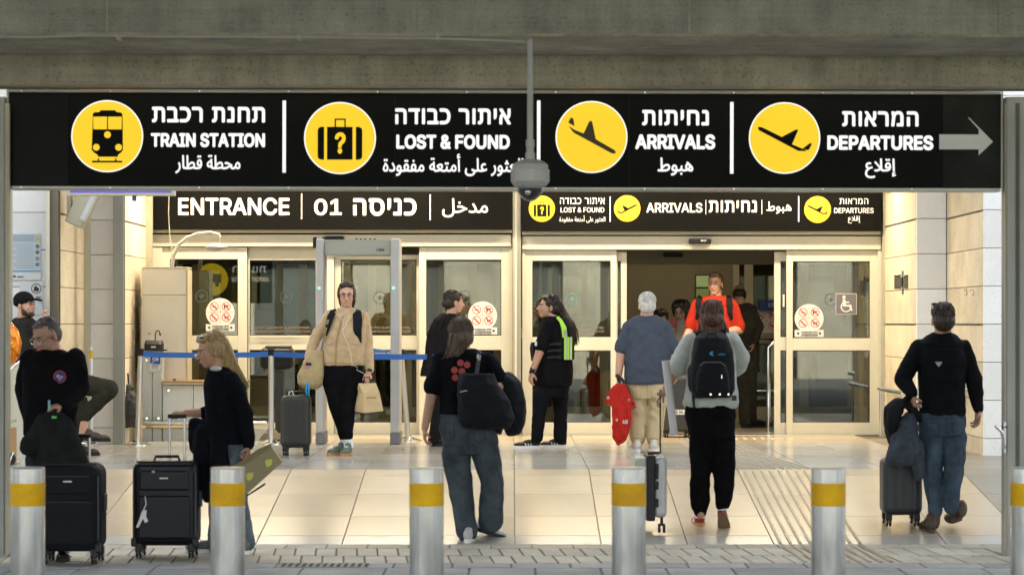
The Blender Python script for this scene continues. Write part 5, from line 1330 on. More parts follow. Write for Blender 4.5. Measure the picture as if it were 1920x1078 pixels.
# straps of the backpack she wears, shoulder tote, paper bag, black carry-on
bp = thing('backpack', f.q(400, 400, .2), 'black backpack worn by the woman in beige fleece', 'backpack')
MB().loft([(f.q(400, 300, .2), .10, .06), (f.q(400, 340, .22), .15, .09), (f.q(398, 480, .22), .15, .09), (f.q(398, 520, .2), .12, .07)], 20, 0, 3).build('pack', blackbag, bp, smooth=True)
def strap(root, pts, w, m, name='strap', th=.004):
    mb = MB(); V = []
    for i, p in enumerate(pts):
        p = Vector(p); d = (Vector(pts[min(i + 1, len(pts) - 1)]) - Vector(pts[max(i - 1, 0)])).normalized(); a = d.cross(Vector((0, 1, 0)))
        a = a.normalized() if a.length > .1 else Vector((1, 0, 0)); wi = (w[i] if isinstance(w, (list, tuple)) else w) / 2; nrm = d.cross(a).normalized() * th
        V.append([mb.bm.verts.new(p + o) for o in (a * wi + nrm, -a * wi + nrm, -a * wi - nrm, a * wi - nrm)])
    for A, B in zip(V, V[1:]):
        for k in range(4): mb.bm.faces.new((A[k], A[(k + 1) % 4], B[(k + 1) % 4], B[k]))
    mb.bm.faces.new(V[0][::-1]); mb.bm.faces.new(V[-1]); return mb.build(name, m, root)
strap(bp, [f.q(348, 282, .06), f.q(334, 285, -.055), f.q(322, 310, -.095), f.q(309, 355, -.115), f.q(296, 400, -.09)], [.055, .06, .065, .05, .03], blackbag, th=.012)
strap(bp, [f.q(448, 284, .06), f.q(456, 288, -.06), f.q(460, 320, -.105), f.q(458, 370, -.125), f.q(468, 430, -.10), f.q(472, 450, -.06)], [.055, .085, .09, .08, .04, .03], blackbag, th=.012)
tote = thing('tote_bag', f.q(220, 580, 0), 'tan canvas tote bag hanging at her hip above the black carry-on', 'bag')
mb = MB(); mb.loft([(f.q(262, 470, -.02), f.r(26), .05), (f.q(245, 530, -.02), f.r(52), .08), (f.q(225, 600, -.02), f.r(70), .09), (f.q(218, 645, -.02), f.r(62), .08), (f.q(222, 668, -.02), f.r(42), .05)], 22, 0, 2.6)
blob(mb, 'bag', cloth('canvas', (.42, .32, .17), .12), tote, .009, 3, .009, (9, 9, 4), 3)
strap(tote, [f.q(276, 480, -.06), f.q(292, 400, -.12), f.q(308, 330, -.12), f.q(320, 300, -.08)], .02, cloth('canvas_dark', (.28, .21, .11)))
paper = mat('kraft_paper', (.55, .40, .20), .75, var=.06, vscale=8, bump=.3, bscale=14, bdist=.004)
pb = thing('paper_bag', f.q(508, 720, -.1), 'beige paper takeaway bag held by the woman in fleece', 'paper bag')
def wedge(b4, t4, name, m, root):
    mb = MB(); v = [mb.bm.verts.new(p) for p in b4]; t = [mb.bm.verts.new(p) for p in t4]
    mb.bm.faces.new(v); mb.bm.faces.new(t)
    for k in range(4): mb.bm.faces.new((v[k], v[(k + 1) % 4], t[(k + 1) % 4], t[k]))
    return mb.build(name, m, root)
b0 = [f.q(494, 792, -.2), f.q(590, 782, -.16), f.q(525, 782, .0), f.q(424, 782, -.02)]
t0 = [f.q(486, 690, -.16), f.q(570, 690, -.13), f.q(540, 690, -.03), f.q(452, 692, -.03)]
t1 = [f.q(464, 642, -.10), f.q(550, 640, -.10), f.q(551, 640, -.09), f.q(465, 642, -.09)]
wedge(b0, t0, 'bag_body', paper, pb); wedge(t0, t1, 'bag_top', paper, pb)
strap(pb, [f.q(490, 642, -.1), f.q(494, 612, -.11), f.q(520, 612, -.11), f.q(524, 642, -.1)], .012, black, 'handle')
text('BRAVISSIMO', mat('print_brown', (.2, .13, .07), .7), pb, f.q(513, 0).x, f.q(562, 0).x, f.q(0, 716).z, f.q(0, 706).z, f.Y - .215)

# ---------------- generic suitcase in world metres
def suitcase(name, label, X, Y, w, d, h, m, accent=None, style='soft', handle=.45, handlem=None, yaw=0, z0=None, wheels=True, grip=True, zw=.09, hx=None, hoff=0):
    z = gz(Y) if z0 is None else z0
    t = thing(name, (X, Y, z), label, 'suitcase'); accent = accent or black; A = t.location
    hm_ = handlem or alu
    def rb(n_, x0, x1, y0, y1, za, zb, bev, m_, seg=3, parent=t): return MB().box(X + x0, X + x1, Y + y0, Y + y1, z + za, z + zb, bev, seg).build(n_, m_, parent, smooth=False)
    body = rb('shell' if style == 'hard' else 'body', -w / 2, w / 2, -d / 2, d / 2, zw, zw + h, min(w, d) * .22, m, 4)
    if style == 'hard':
        n_ = max(3, int(w / .055))
        for k in range(n_):
            x = -w / 2 + w * (k + .5) / n_
            if abs(x) < w / 2 - .045: rb('rib', x - .010, x + .010, -d / 2 - .005, -d / 2 + .01, zw + .05, zw + h - .05, .004, m, 2)
    else:
        rb('front_pocket', -w * .40, w * .40, -d / 2 - .018, -d / 2 + .02, zw + .05, zw + h * .60, .016, m, 3); rb('upper_pocket', -w * .38, w * .38, -d / 2 - .014, -d / 2 + .02, zw + h * .66, zw + h * .9, .014, m, 3)
        rb('zipper', -w * .34, w * .34, -d / 2 - .0165, -d / 2 - .012, zw + h * .86, zw + h * .87, 0, accent, 1)
        rb('zipper', -w * .36, w * .36, -d / 2 - .021, -d / 2 - .016, zw + h * .57, zw + h * .58, 0, accent, 1)
        rb('logo_plate', -.03, .03, -d / 2 - .0205, -d / 2 - .017, zw + h * .80, zw + h * .815, .001, alu, 1)
        for sx in (-1, 1): rb('corner_guard', sx * w / 2 - .035, sx * w / 2 + .004 if sx > 0 else sx * w / 2 + .035, -d / 2 - .004, -d / 2 + .05, zw - .004, zw + .06, .012, accent, 3) if sx > 0 else rb('corner_guard', -w / 2 - .004, -w / 2 + .035, -d / 2 - .004, -d / 2 + .05, zw - .004, zw + .06, .012, accent, 3)
        for sx in (-1, 1): rb('edge_piping', sx * (w / 2 - .012) - .004, sx * (w / 2 - .012) + .004, -d / 2 + .006, -d / 2 + .014, zw + .08, zw + h - .08, .002, mat('piping_grey', (.05, .052, .06), .4), 1)
        rb('side_handle', w / 2 - .002, w / 2 + .016, -.05, .05, zw + h * .45, zw + h * .65, .008, accent, 2)
        rb('piping', -w / 2 + .03, w / 2 - .03, -d / 2 + .03, -d / 2 + .04, zw + h - .006, zw + h + .004, .003, accent, 1)
    MB().tube([(X - .09, Y, z + zw + h - .01), (X - .08, Y, z + zw + h + .03), (X + .08, Y, z + zw + h + .03), (X + .09, Y, z + zw + h - .01)], .011, 8).build('carry_handle', accent, t, smooth=True)
    if wheels:
        for sx in (-1, 1):
            for sy in (-1, 1):
                cx, cy = X + sx * (w / 2 - .045), Y + sy * (d / 2 - .04)
                wh = MB().box(cx - .024, cx + .024, cy - .024, cy + .024, z + .045, z + zw + .02, .008, 2).build('wheel_fork', accent, t)
                MB().tube([(cx - .018, cy + .01, z + .034), (cx - .006, cy + .01, z + .034)], .034, 16).tube([(cx + .006, cy + .01, z + .034), (cx + .018, cy + .01, z + .034)], .034, 16).build('wheel', blackm, wh)
                MB().tube([(cx - .0195, cy + .01, z + .034), (cx + .0195, cy + .01, z + .034)], .014, 10).build('hub', alu, wh)
    if handle:
        hxx = hx if hx is not None else w * .22
        for sx in (-1, 1): MB().tube([(X + hoff + sx * hxx, Y + d / 2 - .05, z + zw + h - .03), (X + hoff + sx * hxx, Y + d / 2 - .05, z + zw + h + handle)], .009, 8).build('pull_rod', hm_, t, smooth=True)
        if grip: MB().tube([(X + hoff - hxx - .012, Y + d / 2 - .05, z + zw + h + handle), (X + hoff + hxx + .012, Y + d / 2 - .05, z + zw + h + handle)], .016, 10).build('grip', black, t, smooth=True)
    return t
def rotz(t, deg): t.rotation_euler.z = math.radians(deg)
# her carry-on: pixels x 526..583, y 745..855
Y = 22.45; u = Y / FPX
cb = mat('brownblack_shell', (.015, .014, .011), .42, var=.12, vscale=6)
t = suitcase('suitcase', 'small black carry-on with a blue handle beside the woman in fleece', WX(555, Y), Y, 56 * u, .24, 98 * u, cb, style='hard', handle=.0, zw=.075)
for sx in (-1, 1): MB().tube([(WX(575, Y) + sx * .012, Y + .05, WZ(750, Y)), (WX(578, Y) + sx * .012, Y + .05, WZ(684, Y))], .009, 8).build('pull_rod', mat('handle_blue', (.02, .30, .55), .4), t)
MB().tube([(WX(573, Y), Y + .05, WZ(683, Y)), (WX(583, Y), Y + .05, WZ(683, Y))], .016, 10).build('grip', black, t)
MB().tube([P(541, 746, Y - .05), P(542, 735, Y - .05), P(548, 733, Y - .05), P(552, 744, Y - .05)], .004, 6).build('luggage_tag', white, t)

# ---------------- man in black sweater at far left (foreground)
C = (0, 520, 2.8375)
f = Fig('person', 'grey-haired man in black sweatshirt and glasses looking down at left', C, 16.35, 250)
greyh = hairm('grey', (.085, .085, .085), .4)
f.head(245, 312, -38, 22, 0, 1.04, skin=skC, brow=greyh, neck=(270, 400, .03), neck_r=.06)
f.hair(greyh, 'short', vol=.94, hl=-.012); f.glasses(alu)
La = limb(f, (165, 430, .02), (125, 590, .06), (165, 800, .0)); Ra = limb(f, (400, 430, .0), (428, 590, .02), (340, 690, -.22))
f.top(cloth('sweat_black', (.007, .0065, .008), .2), [(275, 385, 66, .085, .02), (275, 412, 120, .11, .02), (275, 470, 148, .13, .0), (270, 560, 145, .14, -.02), (270, 660, 145, .15, -.02), (268, 760, 142, .15, 0), (268, 840, 138, .14, 0)],
      [(La, (.085, .075, .05)), (Ra, (.085, .075, .052))], 'sweatshirt', .008, (8, 8, 6))
mb = MB(); c = f.q(318, 528, -.155); mb.disc(c, .045, 30); bd = mb.build('chest_print', mat('print_red', (.25, .04, .06), .8), f.root)
mb = MB(); mb.disc(c + Vector((0, -.001, 0)), .036, 30); mb.build('chest_print_inner', mat('print_blue', (.05, .04, .16), .8), f.root)
mb = MB(); [mb.disc(c + Vector((a, -.002, b_)), r_, 12) for a, b_, r_ in ((-.012, .004, .012), (.014, -.002, .010), (.0, -.016, .008))]; mb.build('chest_print_motif', mat('print_pale', (.35, .35, .42), .8), f.root)
f.trousers(cloth('dark_trouser', (.022, .024, .03), .2), [(268, 800, 120, .12, .02), (268, 880, 128, .13, .02), (270, 960, 122, .12, .02)],
           [(limb(f, (215, 960, .02), (215, 1180, 0), (220, 1380, .02)), (.11, .09, .075)), (limb(f, (330, 960, .02), (335, 1180, 0), (335, 1380, .05)), (.11, .09, .075))])
f.innerbody([(f.q(275, 420, .02), .14, .07), (f.q(270, 650, 0), .14, .08), (f.q(270, 900, .02), .14, .08)], [limb(f, (215, 960, .02), (215, 1180, 0), (220, 1400, .02)), limb(f, (330, 960, .02), (335, 1180, 0), (335, 1400, .05))])
f.hand(f.q(345, 682, -.23), (-1, -.15, -.1), 1, 1.0, 1.05, (0, .2, -1)); f.hand(f.q(166, 800, 0), (.1, -.1, -1), 1, .5, 1.0, (1, 0, 0))
f.shoe(ground(75, 16.4), (-.3, -1, 0), .28, black, black); f.shoe(ground(118, 16.42), (.2, -1, 0), .28, black, black)
jk = thing('jacket', f.q(310, 850, -.25), 'dark grey jacket draped over the handle of the large suitcase', 'jacket')
mb = MB(); mb.loft([(f.q(290, 720, -.26), f.r(36), .03), (f.q(300, 760, -.26), f.r(75), .06), (f.q(315, 840, -.26), f.r(100), .08), (f.q(325, 930, -.24), f.r(118), .09), (f.q(335, 985, -.24), f.r(125), .09), (f.q(350, 1025, -.22), f.r(110), .08)], 24, 0, 2.4)
mb.cap(f.q(225, 770, -.26), f.q(160, 900, -.24), .05, .07)
blob(mb, 'fabric', cloth('charcoal', (.018, .019, .019), .25), jk, .009, 3, .016, (11, 11, 3.5), 9)
pbx('tag', mat('tag_green', (.1, .6, .1), .5), jk, 97, 106, 780, 784, 16.35 - .37, .004)
pbx('tag', mat('tag_teal', (.15, .45, .5), .5), jk, 90, 94, 750, 767, 16.35 - .33, .004)
Y = 16.15; u = Y / FPX
softb = mat('fabric_black_case', (.010, .011, .014), .8, spec=.2, var=.15, vscale=40, bump=.4, bscale=400, bdist=.001)
suitcase('suitcase', 'large soft black suitcase behind the leftmost bollard', WX(136, Y), Y, 118 * u, .34, 163 * u, softb, mat('trim_black', (.008, .008, .009), .5), 'soft', handle=.18, zw=.085, grip=True)

# ---------------- man in cap, seated behind, with raised knee
f = Fig('person', 'bearded man in black cap sitting with his fist at his mouth and one knee raised', C, 22.5, 430)
capb = hairm('beard', (.05, .025, .015)); 
f.head(135, 150, 62, -4, 0, .98, skin=skA, brow=capb, neck=(118, 215, .03), neck_r=.056)
cp = MB(); cp.ell(f.H(0, .02, .058), .090, .106, .082, f.hR, 20, 14); cp.ell(f.H(0, .03, .03), .086, .098, .05, f.hR, 18, 10)
capo = blob(cp, 'cap', cloth('cap_black', (.014, .014, .014), .2), f.root, .006, 2)
cp = MB(); cp.ell(f.H(0, -.125, .052), .068, .07, .012, f.hR @ Matrix.Rotation(.15, 3, 'X'), 20, 8); cp.build('cap_peak', cloth('cap_black', (.014, .014, .014)), f.root, smooth=True)
cp = MB(); cp.ell(f.H(0, -.055, -.088), .044, .042, .032, f.hR); cp.ell(f.H(.045, -.02, -.06), .02, .035, .04, f.hR); cp.ell(f.H(-.045, -.02, -.06), .02, .035, .04, f.hR); blob(cp, 'beard', capb, f.root, .005, 1, .002, (80, 80, 40))
La = limb(f, (100, 250, .1), (60, 390, .1), (120, 440, -.02)); Ra = limb(f, (190, 270, -.1), (330, 420, -.15), (245, 230, -.17))
shirtd = cloth('shirt_charcoal', (.03, .028, .025), .2)
f.top(shirtd, [(125, 212, 50, .06, .02), (130, 245, 80, .10, .02), (150, 330, 105, .12, .02), (190, 430, 120, .13, .02), (250, 530, 115, .14, 0), (300, 600, 100, .13, 0)],
      [(La, (.07, .06, .05)), ([Ra[0], Ra[0].lerp(Ra[1], .9)], (.072, .06))], 'shirt', .007)
f.skinarm([Ra[0].lerp(Ra[1], .85), Ra[1], Ra[2]], (.045, .046, .03)); f.hand(Ra[2], (-.35, -.1, .9), -1, 1.5, .95, (1, 0, 0)); f.skinarm([La[1], La[2]], (.04, .03)); f.hand(La[2], (.8, -.4, -.3), 1, .7, .95, (0, 0, -1))
tr = cloth('olive_black', (.035, .033, .022), .2)
f.trousers(tr, [(330, 530, 90, .13, .05), (340, 590, 105, .14, .05), (330, 650, 90, .13, .05)],
           [(limb(f, (380, 560, -.05), (582, 595, -.22), (452, 740, -.12)), (.115, .085, .062)), (limb(f, (350, 620, .1), (440, 690, -.1), (400, 900, .0)), (.11, .08, .06))], 'trousers', .006)
f.innerbody([(f.q(140, 260, .02), .12, .06), (f.q(220, 450, 0), .12, .07), (f.q(330, 600, .03), .12, .07)], [limb(f, (380, 560, -.05), (580, 595, -.22), (452, 760, -.12)), limb(f, (350, 620, .1), (440, 700, -.1), (405, 900, 0))])
f.skinarm(limb(f, (452, 745, -.12), (440, 830, -.1)), (.045, .038))
f.shoe(Vector((WX(157, 22.4), 22.4, WZ(827, 22.4))), (1, -.25, 0), .27, mat('shoe_brown', (.07, .05, .035), .6), black); f.shoe(ground(138, 22.5), (1, -.3, 0), .27, mat('shoe_brown', (.07, .05, .035)), black)
bar_ = thing('bench_rail', f.q(300, 680, .1), 'chrome rail on which the man in the cap is perched', 'rail')
Y = 22.6; MB().tube([P(60, 748, Y), P(165, 748, Y)], .03, 10).build('rail', chrome, bar_); MB().tube([P(80, 748, Y), (WX(80, Y), Y, PL)], .02, 8).build('leg', chrome, bar_); MB().tube([P(160, 748, Y), (WX(160, Y), Y, PL)], .02, 8).build('leg', chrome, bar_); MB().tube([P(140, 831, 22.4), P(180, 831, 22.4)], .012, 8).tube([P(140, 831, 22.4), (WX(140, Y), Y, WZ(831, 22.4))], .012, 8).build('foot_rest', chrome, bar_)

# ---------------- blonde woman with suitcase and box (foreground left)
C = (240, 600, 2.256)
f = Fig('person', 'blonde woman with sunglasses on her head pushing a black suitcase and carrying a box', C, 16.8, 420)
blond = hairm('blonde', (.36, .25, .11), .5)
f.head(352, 128, -68, 14, 0, 1.02, skin=skB, brow=hairm('brown', (.06, .035, .02)), neck=(382, 215, .02), neck_r=.05)
fall = [((392, 95, .0), .06), ((408, 135, .02), .062), ((426, 180, .03), .054), ((450, 222, .04), .042), ((474, 262, .05), .024), ((490, 292, .05), .010)]
f.hair(blond, 'long', fall, 1.03, strands=90); f.top_sunglasses()
La = limb(f, (395, 250, .16), (365, 385, .16), (318, 392, .1), (245, 392, .06)); Ra = limb(f, (440, 250, -.13), (500, 400, -.15), (512, 520, -.14))
f.top(cloth('knit_navy', (.006, .007, .010), .25), [(388, 200, 38, .06, .02), (395, 225, 62, .13, .02), (410, 280, 88, .16, .01), (418, 350, 92, .15, 0), (420, 430, 88, .15, 0), (422, 490, 90, .16, 0), (425, 520, 92, .16, 0)],
      [(La[:3], (.065, .055, .045)), (Ra, (.068, .06, .052))], 'sweater', .008, (9, 9, 6))
MB().ell(f.q(372, 205, -.05), .045, .05, .022, None).build('white_collar', cloth('white', (.6, .6, .6)), f.root, smooth=True)
f.skinarm([La[2], La[3]], (.036, .028)); f.hand(La[3], (-1, 0, .05), 1, .9, .95, (0, 0, -1)); f.hand(f.q(512, 525, -.14), (-.1, 0, -1), -1, 1.1, .95, (-1, 0, 0))
sl = cloth('denim_pale', (.11, .14, .165), .3)
f.trousers(sl, [(420, 500, 80, .13, 0), (418, 560, 86, .13, 0), (415, 620, 80, .12, 0)],
           [(limb(f, (385, 610, .08), (385, 780, -.0), (378, 960, .05)), (.095, .075, .07)), (limb(f, (445, 610, -.08), (462, 780, -.04), (495, 940, -.02)), (.095, .075, .07))], 'jeans', .007)
f.innerbody([(f.q(395, 240, .02), .10, .07), (f.q(415, 400, 0), .11, .08), (f.q(420, 560, 0), .12, .08)], [limb(f, (385, 610, .08), (385, 780, -.0), (378, 960, .05)), limb(f, (445, 610, -.08), (462, 780, -.04), (495, 940, -.02))])
gs_ = mat('shoe_grey', (.12, .12, .13), .6); f.shoe(ground(412, 16.85), (-1, -.1, 0), .25, gs_, white); f.shoe(ground(468, 16.7), (-1, -.1, 0), .25, gs_, white)
jk = thing('jacket', f.q(340, 560, -.1), 'black jacket hanging over the blonde woman\'s forearm', 'jacket')
mb = MB(); mb.loft([(f.q(330, 425, .05), f.r(48), .07), (f.q(335, 470, .0), f.r(65), .1), (f.q(330, 560, -.05), f.r(50), .09), (f.q(325, 640, -.05), f.r(40), .07), (f.q(325, 710, -.05), f.r(26), .04), (f.q(335, 765, -.05), f.r(8), .02)], 20)
mb.cap(f.q(285, 440, 0), f.q(280, 540, 0), .045, .035); mb.loft([(f.q(385, 500, -.15), f.r(35), .03), (f.q(390, 620, -.17), f.r(42), .04), (f.q(392, 700, -.17), f.r(30), .03)], 16)
blob(mb, 'fabric', cloth('jacket_black', (.006, .007, .010), .3, .8), jk, .009, 3, .014, (12, 12, 4), 4)
bxo = thing('cardboard_box', f.q(550, 630, -.1), 'flat olive cardboard box with yellow heart cut-outs carried under her arm', 'box')
kb = mat('box_olive', (.27, .235, .125), .75, var=.08, vscale=5)
def slab(pts, name, m, root, Yc, th):
    mb = MB(); A = [mb.bm.verts.new(f.q(x, y, Yc)) for x, y in pts]; B = [mb.bm.verts.new(f.q(x, y, Yc) + Vector((0, th, 0))) for x, y in pts]
    mb.bm.faces.new(A); mb.bm.faces.new(B[::-1]); n = len(pts)
    for k in range(n): mb.bm.faces.new((A[k], B[k], B[(k + 1) % n], A[(k + 1) % n]))
    return mb.build(name, m, root)
slab([(432, 640), (602, 530), (652, 600), (498, 738), (462, 730)], 'box_body', kb, bxo, -.22, .09); slab([(440, 622), (545, 548), (600, 522), (606, 530), (434, 641)], 'box_lid', mat('box_lid_brown', (.22, .16, .08), .8), bxo, -.24, .12)
slab([(498, 741), (575, 690), (578, 698), (560, 710), (504, 745)], 'box_handle_edge', black, bxo, -.22, .08)
for x, y in ((597, 603), (517, 660)):
    slab([(x - 17, y - 8), (x - 6, y - 16), (x + 2, y - 13), (x + 8, y - 19), (x + 14, y - 8), (x + 10, y + 8), (x - 8, y + 20), (x - 15, y + 8)], 'heart_cutout', mat('heart_yellow', (.60, .58, .10), .6), bxo, -.224, .003)
Y = 16.55; u = Y / FPX
hb = mat('black_shell', (.006, .007, .011), .35, spec=.3, var=.1, vscale=6)
sc3 = suitcase('suitcase', 'black upright suitcase with white airline tag pushed by the blonde woman', WX(313, Y), Y, 122 * u, .27, 157 * u, hb, mat('trim_black', (.008, .008, .009), .5), 'soft', handle=.31, zw=.085, hx=14 * u, hoff=16 * u, grip=True)
mb = MB(); pts = [(0, 0), (9, 3), (8, -10), (12, -18), (6, -22), (2, -14), (-6, -30), (-11, -30), (-4, -12)]; mb.poly(P(266, 958, Y - .17), [(a, b_) for a, b_ in pts], u); mb.build('airline_tag', white, sc3)
MB().tube([P(272, 930, Y - .15), P(274, 945, Y - .165), P(268, 958, Y - .17)], .004, 5).build('tag_string', white, sc3)
pbx('label', mat('label_grey', (.4, .42, .45), .5), sc3, 285, 290, 700 + 182, 700 + 186, Y - .155, .003)

# ---------------- woman in black T-shirt and grey jeans, walking away
C = (760, 560, 2.246)
f = Fig('person', 'long-haired woman in black T-shirt and grey jeans walking away with a shoulder bag', C, 17.6, 270)
brownh = hairm('ash_brown', (.085, .055, .032), .5)
f.head(238, 159, 172, 0, 4, 1.03, skin=skC, brow=None, eyes=False, neck=(245, 225, 0), neck_r=.05)
fall = [((236, 120, .05), .08), ((222, 175, .07), .082), ((205, 225, .10), .07), ((185, 290, .11), .045), ((170, 350, .10), .03), ((150, 440, .09), .02)]
fall = [((238, 120, -.05), .082), ((228, 165, -.07), .085), ((212, 215, -.08), .06), ((186, 250, -.06), .035), ((165, 262, -.04), .012)]
f.hair(brownh, 'full', fall, 1.12, strands=80)
La = limb(f, (150, 255, 0), (112, 390, .0), (82, 545, -.05)); Ra = limb(f, (345, 255, 0), (385, 320, -.04), (405, 380, -.08), (330, 350, -.22))
f.top(cloth('tee_navy', (.006, .0065, .009), .25), [(248, 212, 48, .06, 0), (248, 232, 98, .09, 0), (248, 290, 108, .12, 0), (245, 370, 96, .12, 0), (240, 440, 92, .12, 0), (235, 485, 95, .13, 0)],
      [([La[0], La[0].lerp(La[1], .85)], (.078, .080)), ([Ra[0], Ra[1], Ra[1].lerp(Ra[2], .3)], (.078, .072, .072))], 'tshirt', .007)
f.skinarm([La[0].lerp(La[1], .6), La[1], La[2]], (.048, .044, .028)); f.hand(La[2], (.0, -.1, -1), 1, .55, .98, (1, 0, 0)); f.skinarm([Ra[1], Ra[2]], (.046, .042)); f.skinarm([Ra[2], Ra[3]],(.04,.028)); f.hand(Ra[3], (-1, -.2, .2), 1, .8, .95, (0, 1, 0))
pr_ = MB()
for x, y in ((207, 300), (232, 270), (260, 278), (210, 332), (238, 305)):
    pr_.disc(f.q(x, y, -.128 - abs(x - 248) * -.0001), .025, 16)
pr_.build('back_print', mat('flower_red', (.42, .07, .06), .8), f.root)
jeansg = cloth('denim_grey', (.060, .075, .088), .4, vscale=6)
jn = f.trousers(jeansg, [(240, 478, 92, .12, 0), (258, 540, 118, .14, 0), (270, 600, 122, .14, 0), (272, 650, 110, .13, 0)],
           [(limb(f, (212, 640, 0), (232, 800, .02), (262, 985, 0)), (.104, .088, .076)), (limb(f, (336, 640, 0), (370, 770, -.04), (356, 935, .06)), (.104, .084, .088))], 'jeans', .010, (8, 8, 5))
f.innerbody([(f.q(248, 240, 0), .11, .06), (f.q(242, 400, 0), .11, .07), (f.q(262, 580, 0), .12, .07)], [limb(f, (212, 640, 0), (232, 800, .02), (262, 985, 0)), limb(f, (330, 640, 0), (362, 770, -.04), (352, 940, .05))])
shw = mat('trainer_white', (.5, .5, .49), .6, var=.1, vscale=20)
f.shoe(ground(876, 17.50), (.12, 1, 0), .26, shw, white, w=.052)
f.shoe(P(890, 994, 17.72), (1, .12, 0), .24, shw, black, pitch=17, w=.052)
for x0_, hh in ((264, .55), (352, .5)): pass
seam(f, jn, [[(150, 492), (335, 492)], [(262, 495), (268, 600), (270, 690)], [(165, 520), (168, 580), (188, 598), (208, 580), (206, 518), (165, 520)], [(290, 530), (292, 585), (312, 602), (334, 588), (334, 528), (290, 530)], [(165, 650), (185, 800), (218, 980)], [(385, 700), (408, 780), (400, 950)], [(222, 985), (300, 992)]], stitch)
bag = thing('shoulder_bag', f.q(350, 430, -.2), 'large black shoulder bag carried behind her back', 'bag')
mb = MB(); mb.loft([(f.q(300, 318, -.2), f.r(72), .06), (f.q(305, 360, -.22), f.r(84), .09), (f.q(330, 430, -.23), f.r(105), .10), (f.q(355, 500, -.22), f.r(102), .10), (f.q(360, 545, -.2), f.r(70), .07)], 24, 0, 2.8); mb.cap(f.q(245, 400, -.24), f.q(265, 510, -.22), .05, .06)
blob(mb, 'bag', blackbag, bag, .008, 2, .012, (8, 8, 6), 2)
strap(bag, [f.q(300, 320, -.25), f.q(308, 260, -.15), f.q(312, 222, -.02)], .03, black); MB().tube([f.q(230, 392, -.3), f.q(262, 386, -.32)], .004, 5).build('zip_pull', chrome, bag)
MB().tube([f.q(303, 232, -.125), f.q(300, 250, -.135)], .010, 6).build('buckle', chrome, bag)
jk = thing('jacket', f.q(440, 430, -.05), 'black puffy jacket hanging over her right arm beside the bag', 'jacket')
mb = MB(); mb.loft([(f.q(410, 312, .02), f.r(28), .06), (f.q(430, 350, -.02), f.r(48), .09), (f.q(448, 430, -.04), f.r(52), .10), (f.q(455, 510, -.04), f.r(45), .09), (f.q(450, 560, -.04), f.r(34), .06), (f.q(445, 578, -.04), f.r(18), .03)], 20)
mb.cap(f.q(395, 560, -.1), f.q(385, 450, -.1), .03, .05)
blob(mb, 'fabric', blackbag, jk, .009, 2, .012, (10, 10, 6), 6)

# ---------------- person in dark coat behind her (facing right)
f = Fig('person', 'person in a long black coat with a low bun facing right by the door', C, 24.1, 160)
f.head(206, 15, 112, 2, 0, .94, skin=skA, brow=hd, neck=(190, 60, 0), neck_r=.048)
f.hair(hd, 'bun', [((192, 12, .0), .062), ((186, 34, .02), .05), ((180, 55, .03), .03)], 1.04, strands=30)
mb = MB(); mb.ell(f.H(0, .10, -.02), .04, .045, .04, f.hR); blob(mb, 'hair_bun', hd, f.root, .006, 1, .003, (50, 50, 20))
coat = cloth('coat_black', (.016, .014, .014), .2)
La = limb(f, (150, 100, -.12), (110, 230, -.12), (105, 330, -.16)); Ra = limb(f, (190, 110, .1), (220, 230, .1), (215, 330, .05))
f.top(coat, [(185, 62, 28, .06, 0), (172, 85, 52, .14, 0), (160, 150, 72, .17, 0), (158, 230, 74, .16, 0), (158, 300, 92, .17, 0), (160, 325, 98, .17, 0)], [(La, (.062, .056, .045)), (Ra, (.062, .056, .045))], 'coat', .007)
f.hand(La[2], (.1, 0, -1), 1, .6, .9, (1, 0, 0)); f.hand(Ra[2], (.1, 0, -1), -1, .6, .9, (-1, 0, 0))
f.trousers(coat, [(160, 315, 62, .12, 0), (160, 400, 64, .12, 0)], [(limb(f, (150, 400, 0), (140, 500, 0), (125, 600, .02)), (.085, .075, .07)), (limb(f, (190, 400, 0), (200, 500, 0), (205, 600, 0)), (.085, .075, .065))], 'trousers', .005)
f.innerbody([(f.q(175, 90, 0), .07, .08), (f.q(160, 300, 0), .09, .08)], [limb(f, (150, 400, 0), (140, 500, 0), (125, 600, .02)), limb(f, (190, 400, 0), (200, 500, 0), (205, 600, 0))])
f.shoe(ground(812, 24.1), (1, -.2, 0), .26, black, black); f.shoe(ground(850, 24.1), (1, -.2, 0), .26, black, black)

# ---------------- security guard woman (profile left)
C = (960, 530, 3.269)
f = Fig('person', 'guard with long black ponytail and yellow striped vest standing in profile', C, 23.75, 235)
blackh = hairm('black', (.018, .012, .009), .4)
f.head(222, 150, -74, -6, 0, .98, skin=skB, brow=blackh, neck=(250, 210, .0), neck_r=.05)
fall = [((275, 130, .0), .06), ((300, 175, .02), .05), ((318, 205, .02), .042), ((335, 245, .02), .058), ((352, 295, .02), .055), ((368, 345, .02), .035), ((375, 385, .02), .018)]
f.hair(blackh, 'pony', fall, 1.06, strands=60)
La = limb(f, (225, 260, -.15), (180, 395, -.17), (125, 545, -.2)); Ra = limb(f, (240, 260, .15), (200, 400, .17), (150, 520, .1))
pol = cloth('polo_black', (.008, .008, .009), .22)
f.top(pol, [(258, 205, 42, .07, 0), (262, 225, 78, .15, 0), (262, 290, 100, .18, 0), (262, 370, 102, .18, 0), (262, 450, 108, .18, 0), (255, 540, 118, .19, 0), (250, 620, 116, .19, 0), (252, 632, 108, .18, 0)],
      [([La[0], La[0].lerp(La[1], .95)], (.078, .082)), ([Ra[0], Ra[0].lerp(Ra[1], .95)], (.078, .08))], 'polo_shirt', .007)
